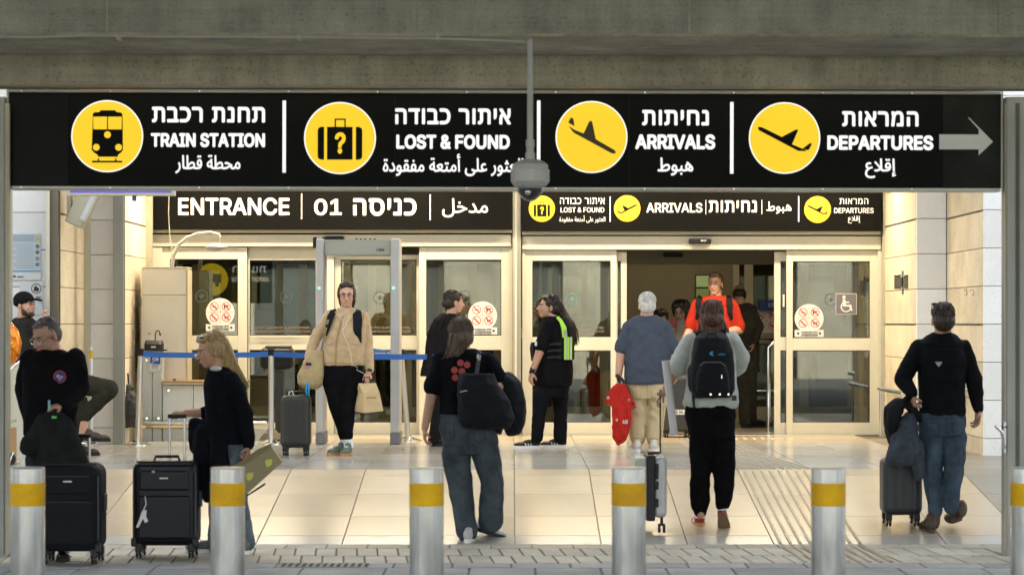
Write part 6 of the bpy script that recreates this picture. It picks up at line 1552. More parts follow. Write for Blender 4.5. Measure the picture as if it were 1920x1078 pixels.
f.skinarm([La[0].lerp(La[1], .7), La[1], La[2]], (.054, .050, .030)); f.hand(La[2], (-.25, 0, -1), 1, .45, .95, (.8, .6, 0)); f.skinarm([Ra[0].lerp(Ra[1], .7), Ra[1], Ra[2]], (.05, .045, .03)); f.hand(Ra[2], (-.2, 0, -1), -1, .5, .95, (1, 0, 0))
MB().tube([f.q(108, 534, -.2), f.q(140, 543, -.2)], .034, 12).build('watch_band', black, f.root)
vest = cloth('vest_black', (.016, .016, .018), .2)
mb = MB(); mb.loft([(f.q(300, 215, 0), f.r(40), .12), (f.q(320, 270, 0), f.r(52), .18), (f.q(318, 360, 0), f.r(62), .19), (f.q(318, 470, 0), f.r(64), .19)], 24, 0, 2.6); vo = blob(mb, 'tactical_vest', vest, f.root, .009, 2, .004)
hv = mat('hi_vis', (.42, .80, .05), .6)
def vstrip(x0, x1, y0, y1, dy, m, name='reflective_stripe'):
    mb = MB(); mb.quad(f.q(x0, y1, dy), f.q(x1, y1, dy), f.q(x1, y0, dy), f.q(x0, y0, dy)); return mb.build(name, m, f.root)
for (a, b_) in ((317, 328), (340, 348), (357, 365)):
    mb = MB(); mb.box(f.q(a, 0).x, f.q(b_, 0).x, f.Y - .215, f.Y - .19, f.q(0, 470).z, f.q(0, 332).z, .003); mb.build('hi_vis_strip', hv, f.root)
mb = MB(); mb.box(f.q(328.5, 0).x, f.q(339.5, 0).x, f.Y - .212, f.Y - .19, f.q(0, 470).z, f.q(0, 332).z, .002); mb.box(f.q(350.5, 0).x, f.q(357.5, 0).x, f.Y - .212, f.Y - .19, f.q(0, 470).z, f.q(0, 332).z, .002); mb.build('silver_strip', mat('silver_band', (.45, .47, .45), .4), f.root)
strap(f.root, [f.q(278, 210, -.13), f.q(300, 235, -.19), f.q(318, 275, -.21), f.q(325, 335, -.212)], [.03, .035, .05, .05], hv, 'hi_vis_strap', .003)
mb = MB(); mb.box(f.q(314, 0).x, f.q(332, 0).x, f.Y - .222, f.Y - .214, f.q(0, 328).z, f.q(0, 290).z); mb.build('vest_patch', mat('patch_grey', (.35, .36, .34), .6), f.root)
for yy in (375, 415, 455):
    strap(f.root, [f.q(215, yy + 5, -.19), f.q(262, yy, -.20), f.q(305, yy - 2, -.205)], .02, black, 'side_strap'); mb = MB(); mb.box(f.q(272, 0).x, f.q(298, 0).x, f.Y - .215, f.Y - .2, f.q(0, yy + 10).z, f.q(0, yy - 12).z, .004); mb.build('buckle', black, f.root)
mb = MB(); mb.box(f.q(138, 0).x, f.q(152, 0).x, f.Y - .26, f.Y - .25, f.q(0, 385).z, f.q(0, 358).z); mb.build('sleeve_patch', mat('patch_white', (.6, .6, .58), .6), f.root)
rad = MB(); rad.loft([(f.q(128, 365, -.1), .02, .03), (f.q(126, 400, -.1), .03, .04), (f.q(130, 480, -.1), .02, .03)], 12); rad.build('radio', black, f.root, smooth=True)
trg = cloth('trouser_black', (.009, .0095, .012), .2)
f.trousers(trg, [(250, 600, 108, .16, 0), (240, 660, 105, .15, 0), (238, 700, 92, .14, 0)],
           [(limb(f, (185, 690, -.08), (165, 800, -.08), (152, 945, -.08)), (.092, .066, .064)), (limb(f, (290, 690, .08), (298, 810, .08), (297, 950, .08)), (.095, .066, .068))], 'trousers', .006)
f.innerbody([(f.q(262, 240, 0), .12, .09), (f.q(260, 450, 0), .12, .1), (f.q(245, 640, 0), .12, .1)], [limb(f, (185, 690, -.08), (165, 800, -.08), (152, 945, -.08)), limb(f, (290, 690, .08), (298, 810, .08), (297, 950, .08))])
f.shoe(ground(1013, 23.7), (-1, -.12, 0), .27, black, white, accents=white); f.shoe(ground(1062, 23.85), (-1, -.1, 0), .27, black, white, accents=white)

# ---------------- grey-haired man in blue-grey T-shirt, back view
C = (1120, 520, 3.172)
f = Fig('person', 'white-haired man in slate T-shirt and khaki trousers seen from behind', C, 23.2, 290)
wh = hairm('white', (.55, .54, .50), .25)
f.head(296, 168, 180, 0, 0, 1.02, skin=skA, brow=None, eyes=False, neck=(293, 225, 0), neck_r=.062)
f.hair(wh, 'short', vol=1.03)
La = limb(f, (195, 295, 0), (145, 430, 0), (125, 585, 0)); Ra = limb(f, (392, 295, 0), (450, 430, -.02), (462, 560, 0))
slate = cloth('tee_slate', (.065, .078, .105), .12)
ts = f.top(slate, [(292, 228, 55, .075, 0), (292, 245, 92, .10, 0), (295, 290, 128, .14, 0), (300, 380, 136, .17, 0), (300, 460, 136, .19, 0), (292, 540, 130, .20, 0), (285, 605, 122, .19, 0), (283, 632, 118, .19, 0)],
      [([La[0], La[0].lerp(La[1], .88)], (.088, .088)), ([Ra[0], Ra[0].lerp(Ra[1], .9)], (.088, .088))], 'tshirt', .008, (7, 7, 6))
seam(f, ts, [[(205, 262), (182, 330), (175, 400)], [(385, 262), (412, 330), (420, 400)], [(255, 236), (292, 246), (332, 236)], [(170, 622), (395, 622)], [(120, 400), (180, 412)], [(432, 412), (485, 398)]], mat('stitch_slate', (.035, .045, .06), .9), .002)
f.skinarm([La[0].lerp(La[1], .7), La[1], La[2]], (.058, .054, .034)); f.hand(La[2], (.02, 0, -1), 1, 1.2, 1.05, (1, 0, 0)); f.skinarm([Ra[0].lerp(Ra[1], .7), Ra[1], Ra[2]], (.058, .054, .034)); f.hand(Ra[2], (.1, 0, -1), -1, .8, 1.0, (-1, 0, 0))
khaki = cloth('khaki', (.52, .42, .25), .1)
kh = f.trousers(khaki, [(288, 620, 112, .16, 0), (290, 680, 112, .16, 0), (295, 720, 104, .15, 0)], [(limb(f, (235, 710, 0), (240, 830, .02), (240, 955, 0)), (.115, .09, .072)), (limb(f, (350, 710, 0), (348, 830, 0), (336, 960, -.02)), (.112, .088, .072))], 'trousers', .009, (9, 9, 7))
f.innerbody([(f.q(292, 250, 0), .13, .07), (f.q(300, 460, 0), .14, .09), (f.q(290, 660, 0), .13, .09)], [limb(f, (235, 710, 0), (240, 830, .02), (240, 975, 0)), limb(f, (350, 710, 0), (348, 830, 0), (336, 975, -.02))])
seam(f, kh, [[(292, 640), (296, 760)], [(205, 668), (208, 715), (255, 715), (255, 668)], [(318, 668), (318, 712), (365, 712), (368, 668)], [(190, 700), (200, 830), (208, 950)], [(395, 700), (390, 830), (375, 950)], [(212, 952), (295, 956)], [(300, 955), (372, 958)]], stitchk, .0025)
tw = mat('trainer_offwhite', (.58, .54, .48), .6, var=.08, vscale=20)
f.shoe(ground(1198, 23.05), (-.25, 1, 0), .28, tw, white, w=.056); f.shoe(ground(1226.5, 23.0), (.05, 1, 0), .28, tw, white, w=.056)
rb_ = thing('red_bag', f.q(140, 800, -.1), 'red drawstring duffel bag with printed number 665 hanging from the man\'s left hand', 'bag')
redm = cloth('duffel_red', (.44, .026, .018), .12, .8, 0)
mb = MB()
ol = [(42, 742), (78, 672), (114, 636), (162, 638), (196, 700), (232, 776), (196, 772), (190, 900), (168, 965), (124, 998), (92, 952), (94, 850), (104, 770), (66, 752)]
A_ = [mb.bm.verts.new(f.q(x, y, -.19)) for x, y in ol]; B_ = [mb.bm.verts.new(f.q(x, y, -.12)) for x, y in ol]
mb.bm.faces.new(A_); mb.bm.faces.new(B_[::-1])
for k in range(len(ol)): mb.bm.faces.new((A_[k], B_[k], B_[(k + 1) % len(ol)], A_[(k + 1) % len(ol)]))
bmesh.ops.triangulate(mb.bm, faces=mb.bm.faces[:])
mb.loft([(f.q(140, 770, -.15), f.r(26), .05), (f.q(143, 850, -.15), f.r(34), .08), (f.q(136, 930, -.15), f.r(34), .08), (f.q(128, 970, -.15), f.r(22), .05)], 18)
blob(mb, 'bag', redm, rb_, .006, 3, .010, (16, 16, 7), 3)
strap(rb_, [f.q(112, 580, -.03), f.q(150, 610, -.09), f.q(185, 680, -.15), f.q(212, 755, -.2)], .035, black)
strap(rb_, [f.q(120, 590, -.0), f.q(138, 640, -.16)], .03, black)
text('665', white, rb_, f.q(142, 0).x, f.q(174, 0).x, f.q(0, 863).z, f.q(0, 840).z, f.Y - .262); text('U', white, rb_, f.q(104, 0).x, f.q(114, 0).x, f.q(0, 848).z, f.q(0, 832).z, f.Y - .255)
for x, y in ((64, 716), (188, 728)): MB().ring(f.q(x, y, -.225), .008, .014, 14).build('eyelet', chrome, rb_)

# ---------------- man in red-orange T-shirt in the doorway
C = (1200, 490, 3.171)
f = Fig('person', 'tall young man in orange-red T-shirt with backpack straps in the doorway', C, 26.9, 440)
ging = hairm('ginger', (.12, .068, .035), .4)
f.head(448, 137, -22, 0, 0, 1.06, skin=skA, brow=ging, neck=(450, 215, .02), neck_r=.066)
f.hair(ging, 'short', vol=1.0); mb = MB(); mb.ell(f.H(.005, -.045, .105), .062, .055, .035, f.hR); blob(mb, 'hair_fringe', ging, f.root, .006, 1, .005, (40, 40, 20))
La = limb(f, (345, 260, 0), (300, 400, 0), (245, 510, -.12)); Ra = limb(f, (545, 265, 0), (590, 405, .0), (500, 425, -.22))
redt = cloth('tee_red', (.46, .035, .018), .08)
f.top(redt, [(448, 205, 58, .07, .02), (448, 225, 105, .10, .02), (448, 290, 125, .13, 0), (446, 370, 118, .14, 0), (444, 470, 112, .15, 0), (442, 560, 112, .16, 0), (442, 620, 112, .16, 0)],
      [([La[0], La[0].lerp(La[1], .85)], (.090, .085)), ([Ra[0], Ra[0].lerp(Ra[1], .88)], (.090, .085))], 'tshirt', .007)
f.skinarm([La[0].lerp(La[1], .7), La[1], La[2]], (.056, .050, .033)); f.hand(La[2], (-.3, -.3, -.8), 1, .9, 1.05, (0, 0, -1)); f.skinarm([Ra[0].lerp(Ra[1], .7), Ra[1], Ra[2]], (.058, .056, .036)); f.hand(Ra[2], (-1, -.1, 0), -1, .9, 1.05, (0, 1, 0))
f.trousers(cloth('shorts_navy', (.03, .035, .05)), [(442, 600, 108, .14, 0), (442, 680, 112, .14, 0)], [(limb(f, (395, 680, 0), (395, 840, 0), (395, 985, 0)), (.10, .075, .06)), (limb(f, (490, 680, 0), (490, 840, 0), (490, 985, 0)), (.10, .075, .06))])
f.innerbody([(f.q(448, 240, 0), .13, .07), (f.q(444, 450, 0), .14, .08), (f.q(442, 660, 0), .13, .08)], [limb(f, (395, 680, 0), (395, 840, 0), (395, 990, 0)), limb(f, (490, 680, 0), (490, 840, 0), (490, 990, 0))])
f.shoe(ground(1325, 26.9), (0, -1, 0), .29, black, white); f.shoe(ground(1355, 26.9), (0, -1, 0), .29, black, white)
bp = thing('backpack', f.q(445, 350, .2), 'black backpack worn by the man in the orange-red T-shirt', 'backpack')
MB().loft([(f.q(445, 220, .2), .12, .07), (f.q(445, 270, .23), .18, .1), (f.q(445, 470, .23), .18, .1), (f.q(445, 520, .2), .14, .08)], 20, 0, 3).build('pack', blackbag, bp, smooth=True)
for sx, a in ((-1, 350), (1, 532)):
    strap(bp, [f.q(a - sx * 6, 210, .04), f.q(a - sx * 2, 225, -.085), f.q(a + sx * 2, 260, -.125), f.q(a + sx * 4, 310, -.135), f.q(a + sx * 14, 345, -.11)], [.05, .065, .07, .055, .03], blackbag, th=.012)
neckp = thing('travel_pillow', f.q(445, 215, -.1), 'dark neck strap lying over the orange-red T-shirt', 'neck pillow')
MB().tube([f.q(395, 235, -.12), f.q(425, 246, -.15), f.q(455, 244, -.15), f.q(485, 240, -.13)], .018, 8).build('strap', blk and black, neckp, smooth=True)
Y = 26.0; u = Y / FPX
st_ = suitcase('suitcase', 'dark grey suitcase with a white tag between the khaki legs and the black trousers', WX(1268, Y), Y, 54 * u, .28, 106 * u, mat('grey_shell', (.03, .033, .034), .4, var=.1), style='hard', handle=.0, zw=.07)
MB().box(WX(1255, Y), WX(1284, Y), Y - .16, Y - .155, WZ(776, Y), WZ(767, Y)).build('baggage_tag', white, st_); text('IZK 3N', inkd, st_, WX(1260, Y), WX(1278, Y), WZ(774, Y), WZ(769, Y), Y - .162)
MB().tube([P(1272, 705, Y), P(1272, 722, Y), P(1282, 722, Y)], .012, 8).build('grip', offwhite, st_)

# ---------------- woman with phone in the doorway
f = Fig('person', 'dark-haired woman with glasses looking at her phone behind the others', C, 27.6, 240)
f.head(236, 300, -12, 14, -6, .98, skin=skB, brow=blackh, neck=(240, 362, .02), neck_r=.05)
f.glasses(); fall = [((262, 260, .02), .07), ((278, 310, .03), .062), ((288, 350, .04), .045)]
f.hair(blackh, 'long', fall, 1.12, strands=30); f.top_sunglasses()
La = limb(f, (190, 400, 0), (165, 520, -.05), (200, 385, -.22)); Ra = limb(f, (300, 410, 0), (320, 520, 0), (300, 640, -.05))
cr = cloth('blouse_cream', (.42, .38, .30), .12)
f.top(cr, [(240, 352, 48, .06, .01), (240, 375, 75, .10, 0), (242, 450, 82, .12, 0), (242, 560, 80, .12, 0), (242, 660, 84, .13, 0)], [(La, (.06, .052, .04)), (Ra, (.06, .052, .042))], 'blouse', .007)
f.hand(La[2], (-.3, -.2, .9), 1, 1.0, .9, (0, -1, 0)); f.hand(Ra[2], (0, 0, -1), -1, .5, .9, (-1, 0, 0))
f.trousers(blk, [(242, 650, 80, .11, 0), (242, 720, 78, .11, 0)], [(limb(f, (215, 720, 0), (215, 860, 0), (215, 990, 0)), (.08, .06, .05)), (limb(f, (270, 720, 0), (270, 860, 0), (270, 990, 0)), (.08, .06, .05))])
f.innerbody([(f.q(240, 380, 0), .1, .06), (f.q(242, 650, 0), .1, .06)], [limb(f, (215, 720, 0), (215, 860, 0), (215, 990, 0)), limb(f, (270, 720, 0), (270, 860, 0), (270, 990, 0))])
f.shoe(ground(1268, 27.6), (0, -1, 0), .25, black, black); f.shoe(ground(1285, 27.6), (0, -1, 0), .25, black, black)
ph = thing('phone', f.q(188, 365, -.3), 'phone in a dark red case held up by the woman in the doorway', 'phone')
MB().box(f.q(166, 0).x, f.q(206, 0).x, 27.25, 27.265, f.q(0, 392).z, f.q(0, 340).z, .006, 2, rot=(f.q(186, 366, -.34), Matrix.Rotation(.3, 3, 'Y'))).build('case', mat('phone_red', (.22, .03, .025), .5), ph)
# ---------------- further head behind
f = Fig('person', 'dark-haired person mostly hidden behind the white-haired man', C, 29.0, 130)
f.head(128, 350, 20, 6, 0, 1.0, skin=skC, brow=blackh, neck=(128, 410, .02)); f.hair(blackh, 'full', vol=1.12)
f.top(cloth('brown_top', (.06, .04, .03)), [(128, 402, 45, .06, 0), (128, 425, 75, .1, 0), (128, 520, 80, .12, 0), (128, 700, 80, .12, 0)], [(limb(f, (65, 440, 0), (55, 560, 0), (60, 670, 0)), (.06, .05, .04)), (limb(f, (190, 440, 0), (200, 560, 0), (195, 670, 0)), (.06, .05, .04))], 'top')
f.hand(f.q(60, 670, 0), (0, 0, -1), 1, .5, .95, (1, 0, 0)); f.hand(f.q(195, 670, 0), (0, 0, -1), -1, .5, .95, (-1, 0, 0))
f.trousers(blk, [(128, 690, 78, .11, 0), (128, 740, 76, .11, 0)], [(limb(f, (95, 740, 0), (95, 860, 0), (95, 970, 0)), (.08, .06, .05)), (limb(f, (160, 740, 0), (160, 860, 0), (160, 970, 0)), (.08, .06, .05))])
f.innerbody([(f.q(128, 430, 0), .1, .06), (f.q(128, 700, 0), .1, .06)], [limb(f, (95, 740, 0), (95, 860, 0), (95, 970, 0)), limb(f, (160, 740, 0), (160, 860, 0), (160, 970, 0))])
f.shoe(ground(1230, 29), (0, -1, 0), .26, black, black); f.shoe(ground(1250, 29), (0, -1, 0), .26, black, black)

# ---------------- balding man inside, back view
f = Fig('person', 'balding man in dark jacket walking into the dim hall', C, 28.3, 620)
f.head(592, 200, 172, 18, 0, 1.0, skin=skB, eyes=False, neck=(600, 250, 0), neck_r=.06)
mb = MB(); R = f.hR; mb.ell(f.H(0, .045, .01), .082, .075, .06, R); mb.ell(f.H(.06, .0, .005), .025, .06, .05, R); mb.ell(f.H(-.06, .0, .005), .025, .06, .05, R); blob(mb, 'hair', hd, f.root, .006, 1, .003)
La = limb(f, (545, 300, 0), (520, 430, 0), (525, 560, 0)); Ra = limb(f, (665, 305, 0), (705, 390, -.05), (680, 480, -.15))
dk = cloth('jacket_olive', (.055, .050, .035), .2)
f.top(dk, [(602, 250, 50, .07, 0), (605, 270, 88, .1, 0), (610, 350, 98, .13, 0), (615, 450, 92, .14, 0), (618, 550, 92, .14, 0), (620, 595, 92, .14, 0)], [(La, (.08, .07, .05)), (Ra, (.08, .07, .05))], 'jacket', .007)
f.hand(La[2], (0, 0, -1), 1, .5, 1, (1, 0, 0)); f.hand(Ra[2], (-.3, 0, -1), -1, .5, 1, (-1, 0, 0))
f.trousers(cloth('trouser_olive', (.06, .055, .04), .2), [(622, 580, 82, .12, 0), (630, 660, 84, .12, 0)], [(limb(f, (600, 660, 0), (620, 800, 0), (625, 955, 0)), (.10, .08, .07)), (limb(f, (650, 660, 0), (655, 800, 0.1), (660, 940, .2)), (.10, .08, .07))])
f.innerbody([(f.q(605, 290, 0), .12, .07), (f.q(620, 580, 0), .12, .08)], [limb(f, (600, 660, 0), (620, 800, 0), (625, 955, 0)), limb(f, (650, 660, 0), (655, 800, 0.1), (660, 940, .2))])
f.shoe(ground(1392, 28.2), (.6, .8, 0), .29, black, black); f.shoe(ground(1405, 28.5), (1, .2, 0), .29, black, black)

# ---------------- woman with black backpack walking in (foreground right of centre)
f = Fig('person', 'brown-haired woman in pale shirt and black trousers walking in with a backpack', C, 17.95, 420)
redbr = hairm('red_brown', (.085, .035, .018), .5)
f.head(426, 335, 180, 0, 0, 1.02, skin=skC, eyes=False, neck=(428, 400, 0), neck_r=.05)
fall = [((426, 315, .02), .08), ((426, 340, .0), .09), ((428, 370, -.02), .098), ((430, 410, -.04), .10), ((432, 438, -.05), .085)]
f.hair(redbr, 'full', fall, 1.06, strands=110)
La = limb(f, (300, 480, 0), (215, 640, .0), (145, 775, .04)); Ra = limb(f, (545, 480, 0), (595, 580, .04), (575, 640, .12))
pale = cloth('shirt_pale', (.42, .46, .43), .1)
f.top(pale, [(428, 412, 60, .07, 0), (425, 435, 108, .10, 0), (422, 500, 132, .13, 0), (422, 600, 140, .15, 0), (424, 720, 145, .15, 0), (422, 800, 158, .155, 0), (420, 840, 165, .155, .0), (420, 870, 150, .14, 0)],
      [([La[0], La[0].lerp(La[1], .98)], (.088, .082)), (Ra, (.088, .078, .07))], 'shirt', .009, (8, 8, 6))
f.skinarm([La[0].lerp(La[1], .85), La[1], La[2]], (.050, .046, .03)); f.hand(La[2], (-.35, 0, -.4), 1, .8, .98, (0, 0, -1)); f.hand(Ra[2], (-.9, .5, .1), 1, .7, .95, (0, 1, 0))
f.x0, f.y0, f.k = 1200, 680, 3.268
f.trousers(cloth('sweatpants_black', (.005, .005, .006), .25), [(430, 250, 150, .14, 0), (432, 330, 160, .16, 0), (440, 420, 142, .16, 0), (442, 460, 135, .15, 0)],
           [(limb(f, (385, 460, 0), (370, 680, 0), (368, 860, .02), (368, 905, .03)), (.104, .077, .074, .05)), (limb(f, (505, 460, 0), (515, 680, -.03), (512, 830, -.02), (505, 870, -.02)), (.106, .083, .07, .05))], 'trousers', .008)
f.innerbody([(P(1334, 635, 17.95), .11, .06), (P(1332, 740, 17.95), .12, .08)], [limb(f, (385, 460, 0), (370, 680, 0), (370, 930, .02)), limb(f, (505, 460, 0), (515, 680, -.03), (505, 890, -.02))])
rs = mat('trainer_red', (.32, .03, .035), .7, var=.1, vscale=20); gum2 = mat('gum_dark', (.16, .10, .06), .7)
f.shoe(ground(1314, 18.05), (-.05, 1, 0), .25, rs, gum, w=.052, accents=white)
MB().tube([f.q(370, 900, .1), f.q(370, 950, .1)], .042, 12).build('sock', white, f.root); MB().tube([f.q(505, 860, -.02), f.q(508, 900, -.02)], .044, 12).build('sock', white, f.root)
# raised foot: heel up, sole showing to the camera
hl = f.q(503, 905, -.02); tz = f.q(520, 1045, .10)
sh = MB(); d = (tz - hl).normalized(); a = Vector((1, 0, .1)).normalized(); up = a.cross(d)
if up.y < 0: up = -up
M3 = Matrix((a, d, up)).transposed(); L = (tz - hl).length
for t_, u_, rx, ry, rz in ((.1, .035, .036, .05, .045), (.35, .035, .04, .075, .04), (.7, .02, .046, .07, .025)): sh.ell(hl + d * L * t_ + up * u_, rx, ry, rz, M3)
so = blob(sh, 'shoe', rs, f.root, .0055, 3)
sl_ = MB(); ring = []
for k in range(24):
    t_ = 2 * PI * k / 24; ring.append((math.sin(t_), .5 - .5 * math.cos(t_)))
lo = [sl_.bm.verts.new(hl + d * L * y + a * (.040 + .010 * math.sin(y * 4 - 1.5)) * abs(x) ** .6 * (1 if x > 0 else -1) - up * .006) for x, y in ring]; hi = [sl_.bm.verts.new(v.co + up * .022) for v in lo]
sl_.bm.faces.new(lo); sl_.bm.faces.new(hi[::-1])
for k in range(24): sl_.bm.faces.new((lo[k], hi[k], hi[(k + 1) % 24], lo[(k + 1) % 24]))
sl_.build('sole', gum2, so)
f.x0, f.y0, f.k = C
bp = thing('backpack', f.q(430, 620, -.2), 'large black backpack with a small blue logo on the brown-haired woman\'s back', 'backpack')
mb = MB(); mb.loft([(f.q(425, 425, -.17), f.r(62), .05), (f.q(425, 455, -.2), f.r(100), .09), (f.q(430, 540, -.22), f.r(120), .11), (f.q(432, 650, -.22), f.r(128), .12), (f.q(432, 760, -.21), f.r(128), .11), (f.q(432, 808, -.2), f.r(100), .08)], 28, 0, 3)
mb.loft([(f.q(432, 610, -.3), f.r(70), .05), (f.q(432, 660, -.32), f.r(92), .055), (f.q(432, 770, -.31), f.r(95), .05), (f.q(432, 800, -.29), f.r(70), .03)], 22, 0, 3)
mb.ell(f.q(306, 690, -.16), .03, .06, .11)
blob(mb, 'pack', blackbag, bp, .008, 2, .006, (9, 9, 6), 8)
MB().tube([f.q(395, 450, -.28), f.q(400, 428, -.28), f.q(450, 428, -.28), f.q(458, 450, -.28)], .008, 8).build('haul_loop', black, bp)
MB().tube([f.q(355, 620, -.345), f.q(380, 600, -.35), f.q(480, 600, -.35), f.q(510, 625, -.345)], .004, 5).build('zipper', darksteel, bp)
lb = MB(); lb.box(f.q(455, 0).x, f.q(463, 0).x, f.Y - .386, f.Y - .38, f.q(0, 690).z, f.q(0, 668).z, .002); lb.build('zip_pull', chrome, bp)
blu = mat('logo_blue', (.02, .25, .50), .5)
mb = MB(); mb.poly(f.q(425, 548, -.345), [(-.02, 0), (.0, .018), (.018, .015), (.004, .0), (.02, -.016), (.002, -.016)], 1); mb.build('logo', blu, bp); text('outdoor', blu, bp, f.q(440, 0).x, f.q(484, 0).x, f.q(0, 554).z, f.q(0, 541).z, f.Y - .345)
for x in (420, 474, 526): MB().tube([f.q(x, 790, -.30), f.q(x, 790, -.345)], .008, 10).build('rivet', chrome, bp)
strap(bp, [f.q(352, 430, -.12), f.q(340, 415, .0), f.q(345, 440, .12)], .06, blackbag, th=.01); strap(bp, [f.q(500, 430, -.12), f.q(512, 415, 0), f.q(508, 440, .12)], .06, blackbag, th=.01)
strap(bp, [f.q(315, 780, -.14), f.q(318, 830, -.16), f.q(322, 870, -.16)], .02, black)
pbx('patch', inkd, bp, 1372, 1381, 741, 751, 17.95 - .19, .004)
Y = 17.9; u = Y / FPX
# silver two-tone suitcase seen on its narrow side
sv = mat('silver_shell', (.42, .43, .44), .28, .3, var=.05); 
t = thing('suitcase', (WX(1224, Y), Y, gz(Y)), 'silver and black hard suitcase rolled by the brown-haired woman', 'suitcase')
def pb2(n, m, a, b_, c_, d_, dy, th, bev=.01, seg=3): return MB().box(WX(a, Y), WX(b_, Y), Y + dy, Y + dy + th, WZ(d_, Y), WZ(c_, Y), bev, seg).build(n, m, t)
pb2('rear_shell', mat('pale_shell', (.42, .43, .38), .3, var=.05), 1188, 1212, 855, 972, -.17, .36, .03, 4); pb2('gusset', black, 1210, 1226, 851, 973, -.18, .38, .012); pb2('front_shell', sv, 1224, 1248, 853, 967, -.17, .36, .035, 4)
for a, b_ in ((866, 895), (899, 914), (931, 947)): pb2('latch', black, 1227, 1232, a, b_, -.19, .03, .004)
pb2('carry_handle', black, 1214, 1236, 846, 851, -.05, .1, .006)
for px in (1234, 1243): MB().tube([(WX(px, Y) - .008, Y - .13, gz(Y) + .035), (WX(px, Y) + .008, Y - .13, gz(Y) + .035)], .035, 16).build('wheel', blackm, t)
for px in (1200, 1206): MB().tube([(WX(px, Y) - .008, Y + .13, gz(Y) + .035), (WX(px, Y) + .008, Y + .13, gz(Y) + .035)], .035, 16).build('wheel', blackm, t)
pb2('wheel_fork', black, 1236, 1241, 962, 982, -.15, .04, .003)
MB().tube([P(1238, 850, Y), P(1238, 730, Y)], .006, 8).build('pull_rod', black, t, smooth=True); MB().tube([P(1232, 738, Y), P(1262, 741, Y)], .014, 8).build('grip', mat('grip_tan', (.25, .17, .12), .6), t, smooth=True)
tube_ = thing('poster_tube', P(1258, 750, Y - .05), 'long pale rolled poster tube carried beside the suitcase handle', 'tube')
MB().tube([P(1248, 676, Y - .06), P(1264, 812, Y - .06)], .030, 20).build('roll', mat('roll_paper', (.50, .49, .50), .5), tube_, smooth=True); MB().tube([P(1264, 812, Y - .06), P(1264.3, 815, Y - .06)], .032, 20).build('end_cap', mat('cap_lilac', (.35, .36, .50), .4), tube_)

# ---------------- man in black jacket and jeans (foreground right)
C = (1640, 480, 2.696)
f = Fig('person', 'man in black sports jacket and blue jeans walking away with a suitcase at right', C, 17.9, 350)
dkb = hairm('dark_brown', (.03, .017, .010), .4)
f.head(344, 324, 180, -4, 0, 1.03, skin=skC, eyes=False, neck=(342, 395, 0), neck_r=.062)
f.hair(dkb, 'short', vol=1.05); mb = MB(); mb.ell(f.H(0, .03, -.03), .07, .075, .06, f.hR); blob(mb, 'nape_hair', dkb, f.root, .006, 1, .003, (40, 40, 10))
g = MB(); g.tube([f.H(.085, .0, .06), f.H(.075, -.04, .098), f.H(-.075, -.04, .098), f.H(-.085, 0, .06)], .005, 6); g.ell(f.H(.05, -.05, .115), .03, .014, .012); g.ell(f.H(-.05, -.05, .115), .03, .014, .012); g.build('sunglasses', black, f.root, smooth=True)
La = limb(f, (225, 465, 0), (140, 620, -.0), (188, 695, -.1)); Ra = limb(f, (450, 465, 0), (500, 620, .0), (524, 770, -.03))
jkm = cloth('softshell_black', (.006, .007, .009), .2, .8)
jt = f.top(jkm, [(342, 385, 42, .065, 0), (340, 402, 78, .09, 0), (340, 440, 118, .12, 0), (340, 520, 124, .14, 0), (338, 620, 114, .14, 0), (340, 720, 112, .14, 0), (342, 790, 115, .14, 0), (340, 815, 105, .13, 0)], [(La, (.082, .068, .05)), (Ra, (.082, .066, .045))], 'jacket', .008, (8, 8, 6))
seam(f, jt, [[(240, 500), (290, 470), (400, 470), (450, 500)], [(232, 560), (240, 800)], [(450, 560), (445, 800)], [(240, 798), (440, 798)]], stitchb)
MB().poly(f.q(324, 545, -.156), [(-.028, .016), (-.006, -.019), (.006, -.019), (.028, .016)][::-1], 1).build('reflective_logo', mat('reflect', (.30, .33, .32), .4), f.root)
f.hand(La[2], (.2, 0, -1), 1, 1.1, 1.05, (1, 0, 0)); f.hand(Ra[2], (-.05, 0, -1), -1, .5, 1.08, (-1, -.3, 0))
MB().tube([f.q(510, 770, -.03), f.q(540, 772, -.03)], .02, 10).build('watch', black, f.root)
f.x0, f.y0, f.k = 1640, 740, 3.189
jb = cloth('denim_blue', (.055, .082, .112), .4, vscale=6)
jn = f.trousers(jb, [(405, 110, 136, .13, 0), (405, 180, 140, .15, 0), (400, 240, 132, .14, 0)], [(limb(f, (335, 250, 0), (345, 430, 0), (362, 660, 0), (362, 690, 0)), (.098, .074, .06, .06)), (limb(f, (475, 250, 0), (475, 430, -.03), (455, 640, -.08), (455, 670, -.08)), (.098, .070, .062, .06))], 'jeans', .009, (8, 8, 6))
f.innerbody([(P(1766, 645, 17.9), .12, .06), (P(1766, 740, 17.9), .12, .08)], [limb(f, (335, 250, 0), (345, 430, 0), (362, 700, 0)), limb(f, (475, 250, 0), (475, 430, -.03), (455, 680, -.08))])
seam(f, jn, [[(270, 135), (540, 135)], [(405, 130), (405, 250)], [(300, 165), (302, 225), (330, 245), (362, 226), (362, 165), (300, 165)], [(448, 165), (448, 226), (478, 245), (508, 226), (508, 163), (448, 165)], [(300, 300), (310, 500), (322, 690)], [(520, 300), (515, 500), (500, 660)]], stitch)
bt_ = mat('boot_brown', (.075, .048, .03), .6, var=.2, vscale=20)
f.shoe(ground(1749, 17.82), (-.08, 1, 0), .28, bt_, mat('boot_sole', (.09, .065, .045), .7), h=.10, w=.056)
MB().cap(f.q(358, 700, 0), f.q(352, 770, 0), .05, .048).build('boot_shaft', bt_, f.root, smooth=True)
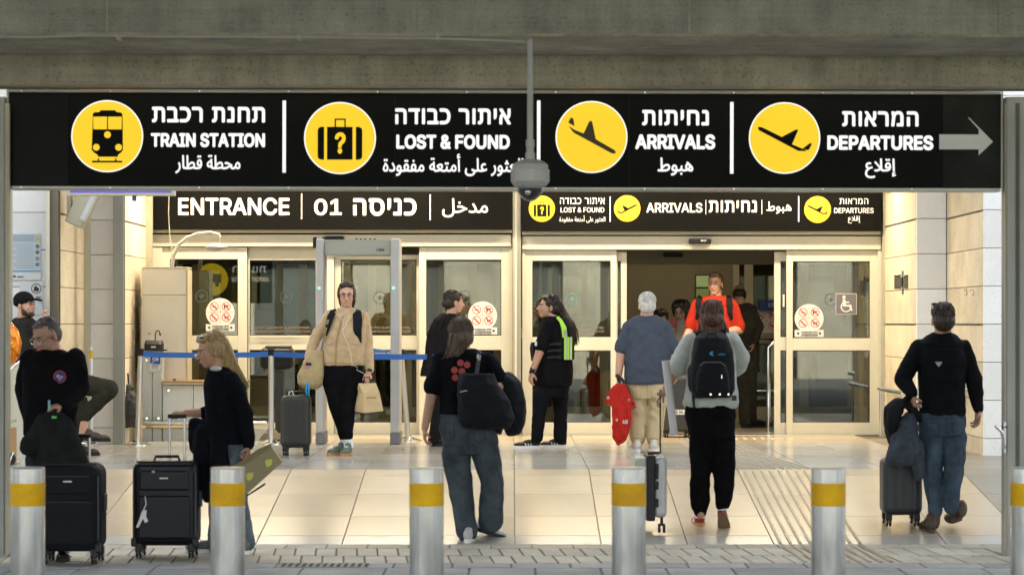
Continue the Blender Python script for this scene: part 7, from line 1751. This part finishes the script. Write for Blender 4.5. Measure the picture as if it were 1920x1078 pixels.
hl = f.q(525, 700, -.03); up_ = blob(MB().ell(f.q(520, 680, -.03), .045, .04, .07).ell(f.q(490, 705, .05), .055, .075, .055).ell(f.q(460, 735, .14), .06, .08, .045), 'boot', bt_, f.root, .006, 3)
MB().ell(f.q(524, 682, -.055), .034, .016, .062).ell(f.q(490, 745, .04), .045, .09, .016, Matrix.Rotation(-.25, 3, 'X')).build('sole', mat('boot_sole', (.09, .065, .045)), up_, smooth=True)
Y = 18.1; u = Y / FPX
dks = mat('slate_shell', (.013, .016, .020), .42, var=.1, vscale=6)
t = suitcase('suitcase', 'dark slate ribbed suitcase beside the man in jeans, jacket hung over it', WX(1689, Y), Y, 74 * u, .26, 108 * u, dks, style='hard', handle=.0, zw=.085)
for px in (1704, 1714): MB().tube([P(px, 870, Y + .05), P(px - 1, 752, Y + .05)], .008, 8).build('pull_rod', alu, t, smooth=True)
MB().tube([P(1700, 750, Y + .05), P(1717, 750, Y + .05)], .014, 8).build('grip', black, t)
f.Y = 17.85; f.s = FPX / f.Y
jk = thing('jacket', f.q(190, 300, -.1), 'grey-blue jacket and black bag draped over the slate suitcase', 'jacket')
mb = MB(); mb.loft([(f.q(205, 110, 0), f.r(25), .05), (f.q(190, 170, -.02), f.r(62), .10), (f.q(180, 260, -.05), f.r(85), .13), (f.q(180, 340, -.07), f.r(100), .14), (f.q(160, 390, -.07), f.r(92), .12), (f.q(150, 415, -.07), f.r(60), .08)], 24)
mb.cap(f.q(240, 300, -.06), f.q(270, 480, -.04), .07, .035, .7)
blob(mb, 'fabric', cloth('jacket_slate', (.05, .062, .078), .25, .8), jk, .009, 2, .016, (11, 11, 4), 5)
bg2 = thing('bag', f.q(120, 120, 0), 'black bag hanging at the suitcase handle above the grey-blue jacket', 'bag')
mb = MB(); mb.loft([(f.q(170, 25, 0), f.r(60), .06), (f.q(120, 70, 0), f.r(58), .09), (f.q(105, 140, 0), f.r(46), .1), (f.q(100, 220, 0), f.r(32), .08), (f.q(105, 290, 0), f.r(16), .04)], 20); mb.cap(f.q(200, 40, 0), f.q(265, 150, 0), .05, .03)
blob(mb, 'bag', blackbag, bg2, .009, 2, .012, (11, 11, 6), 7)

scene.collection.children.link(COL)
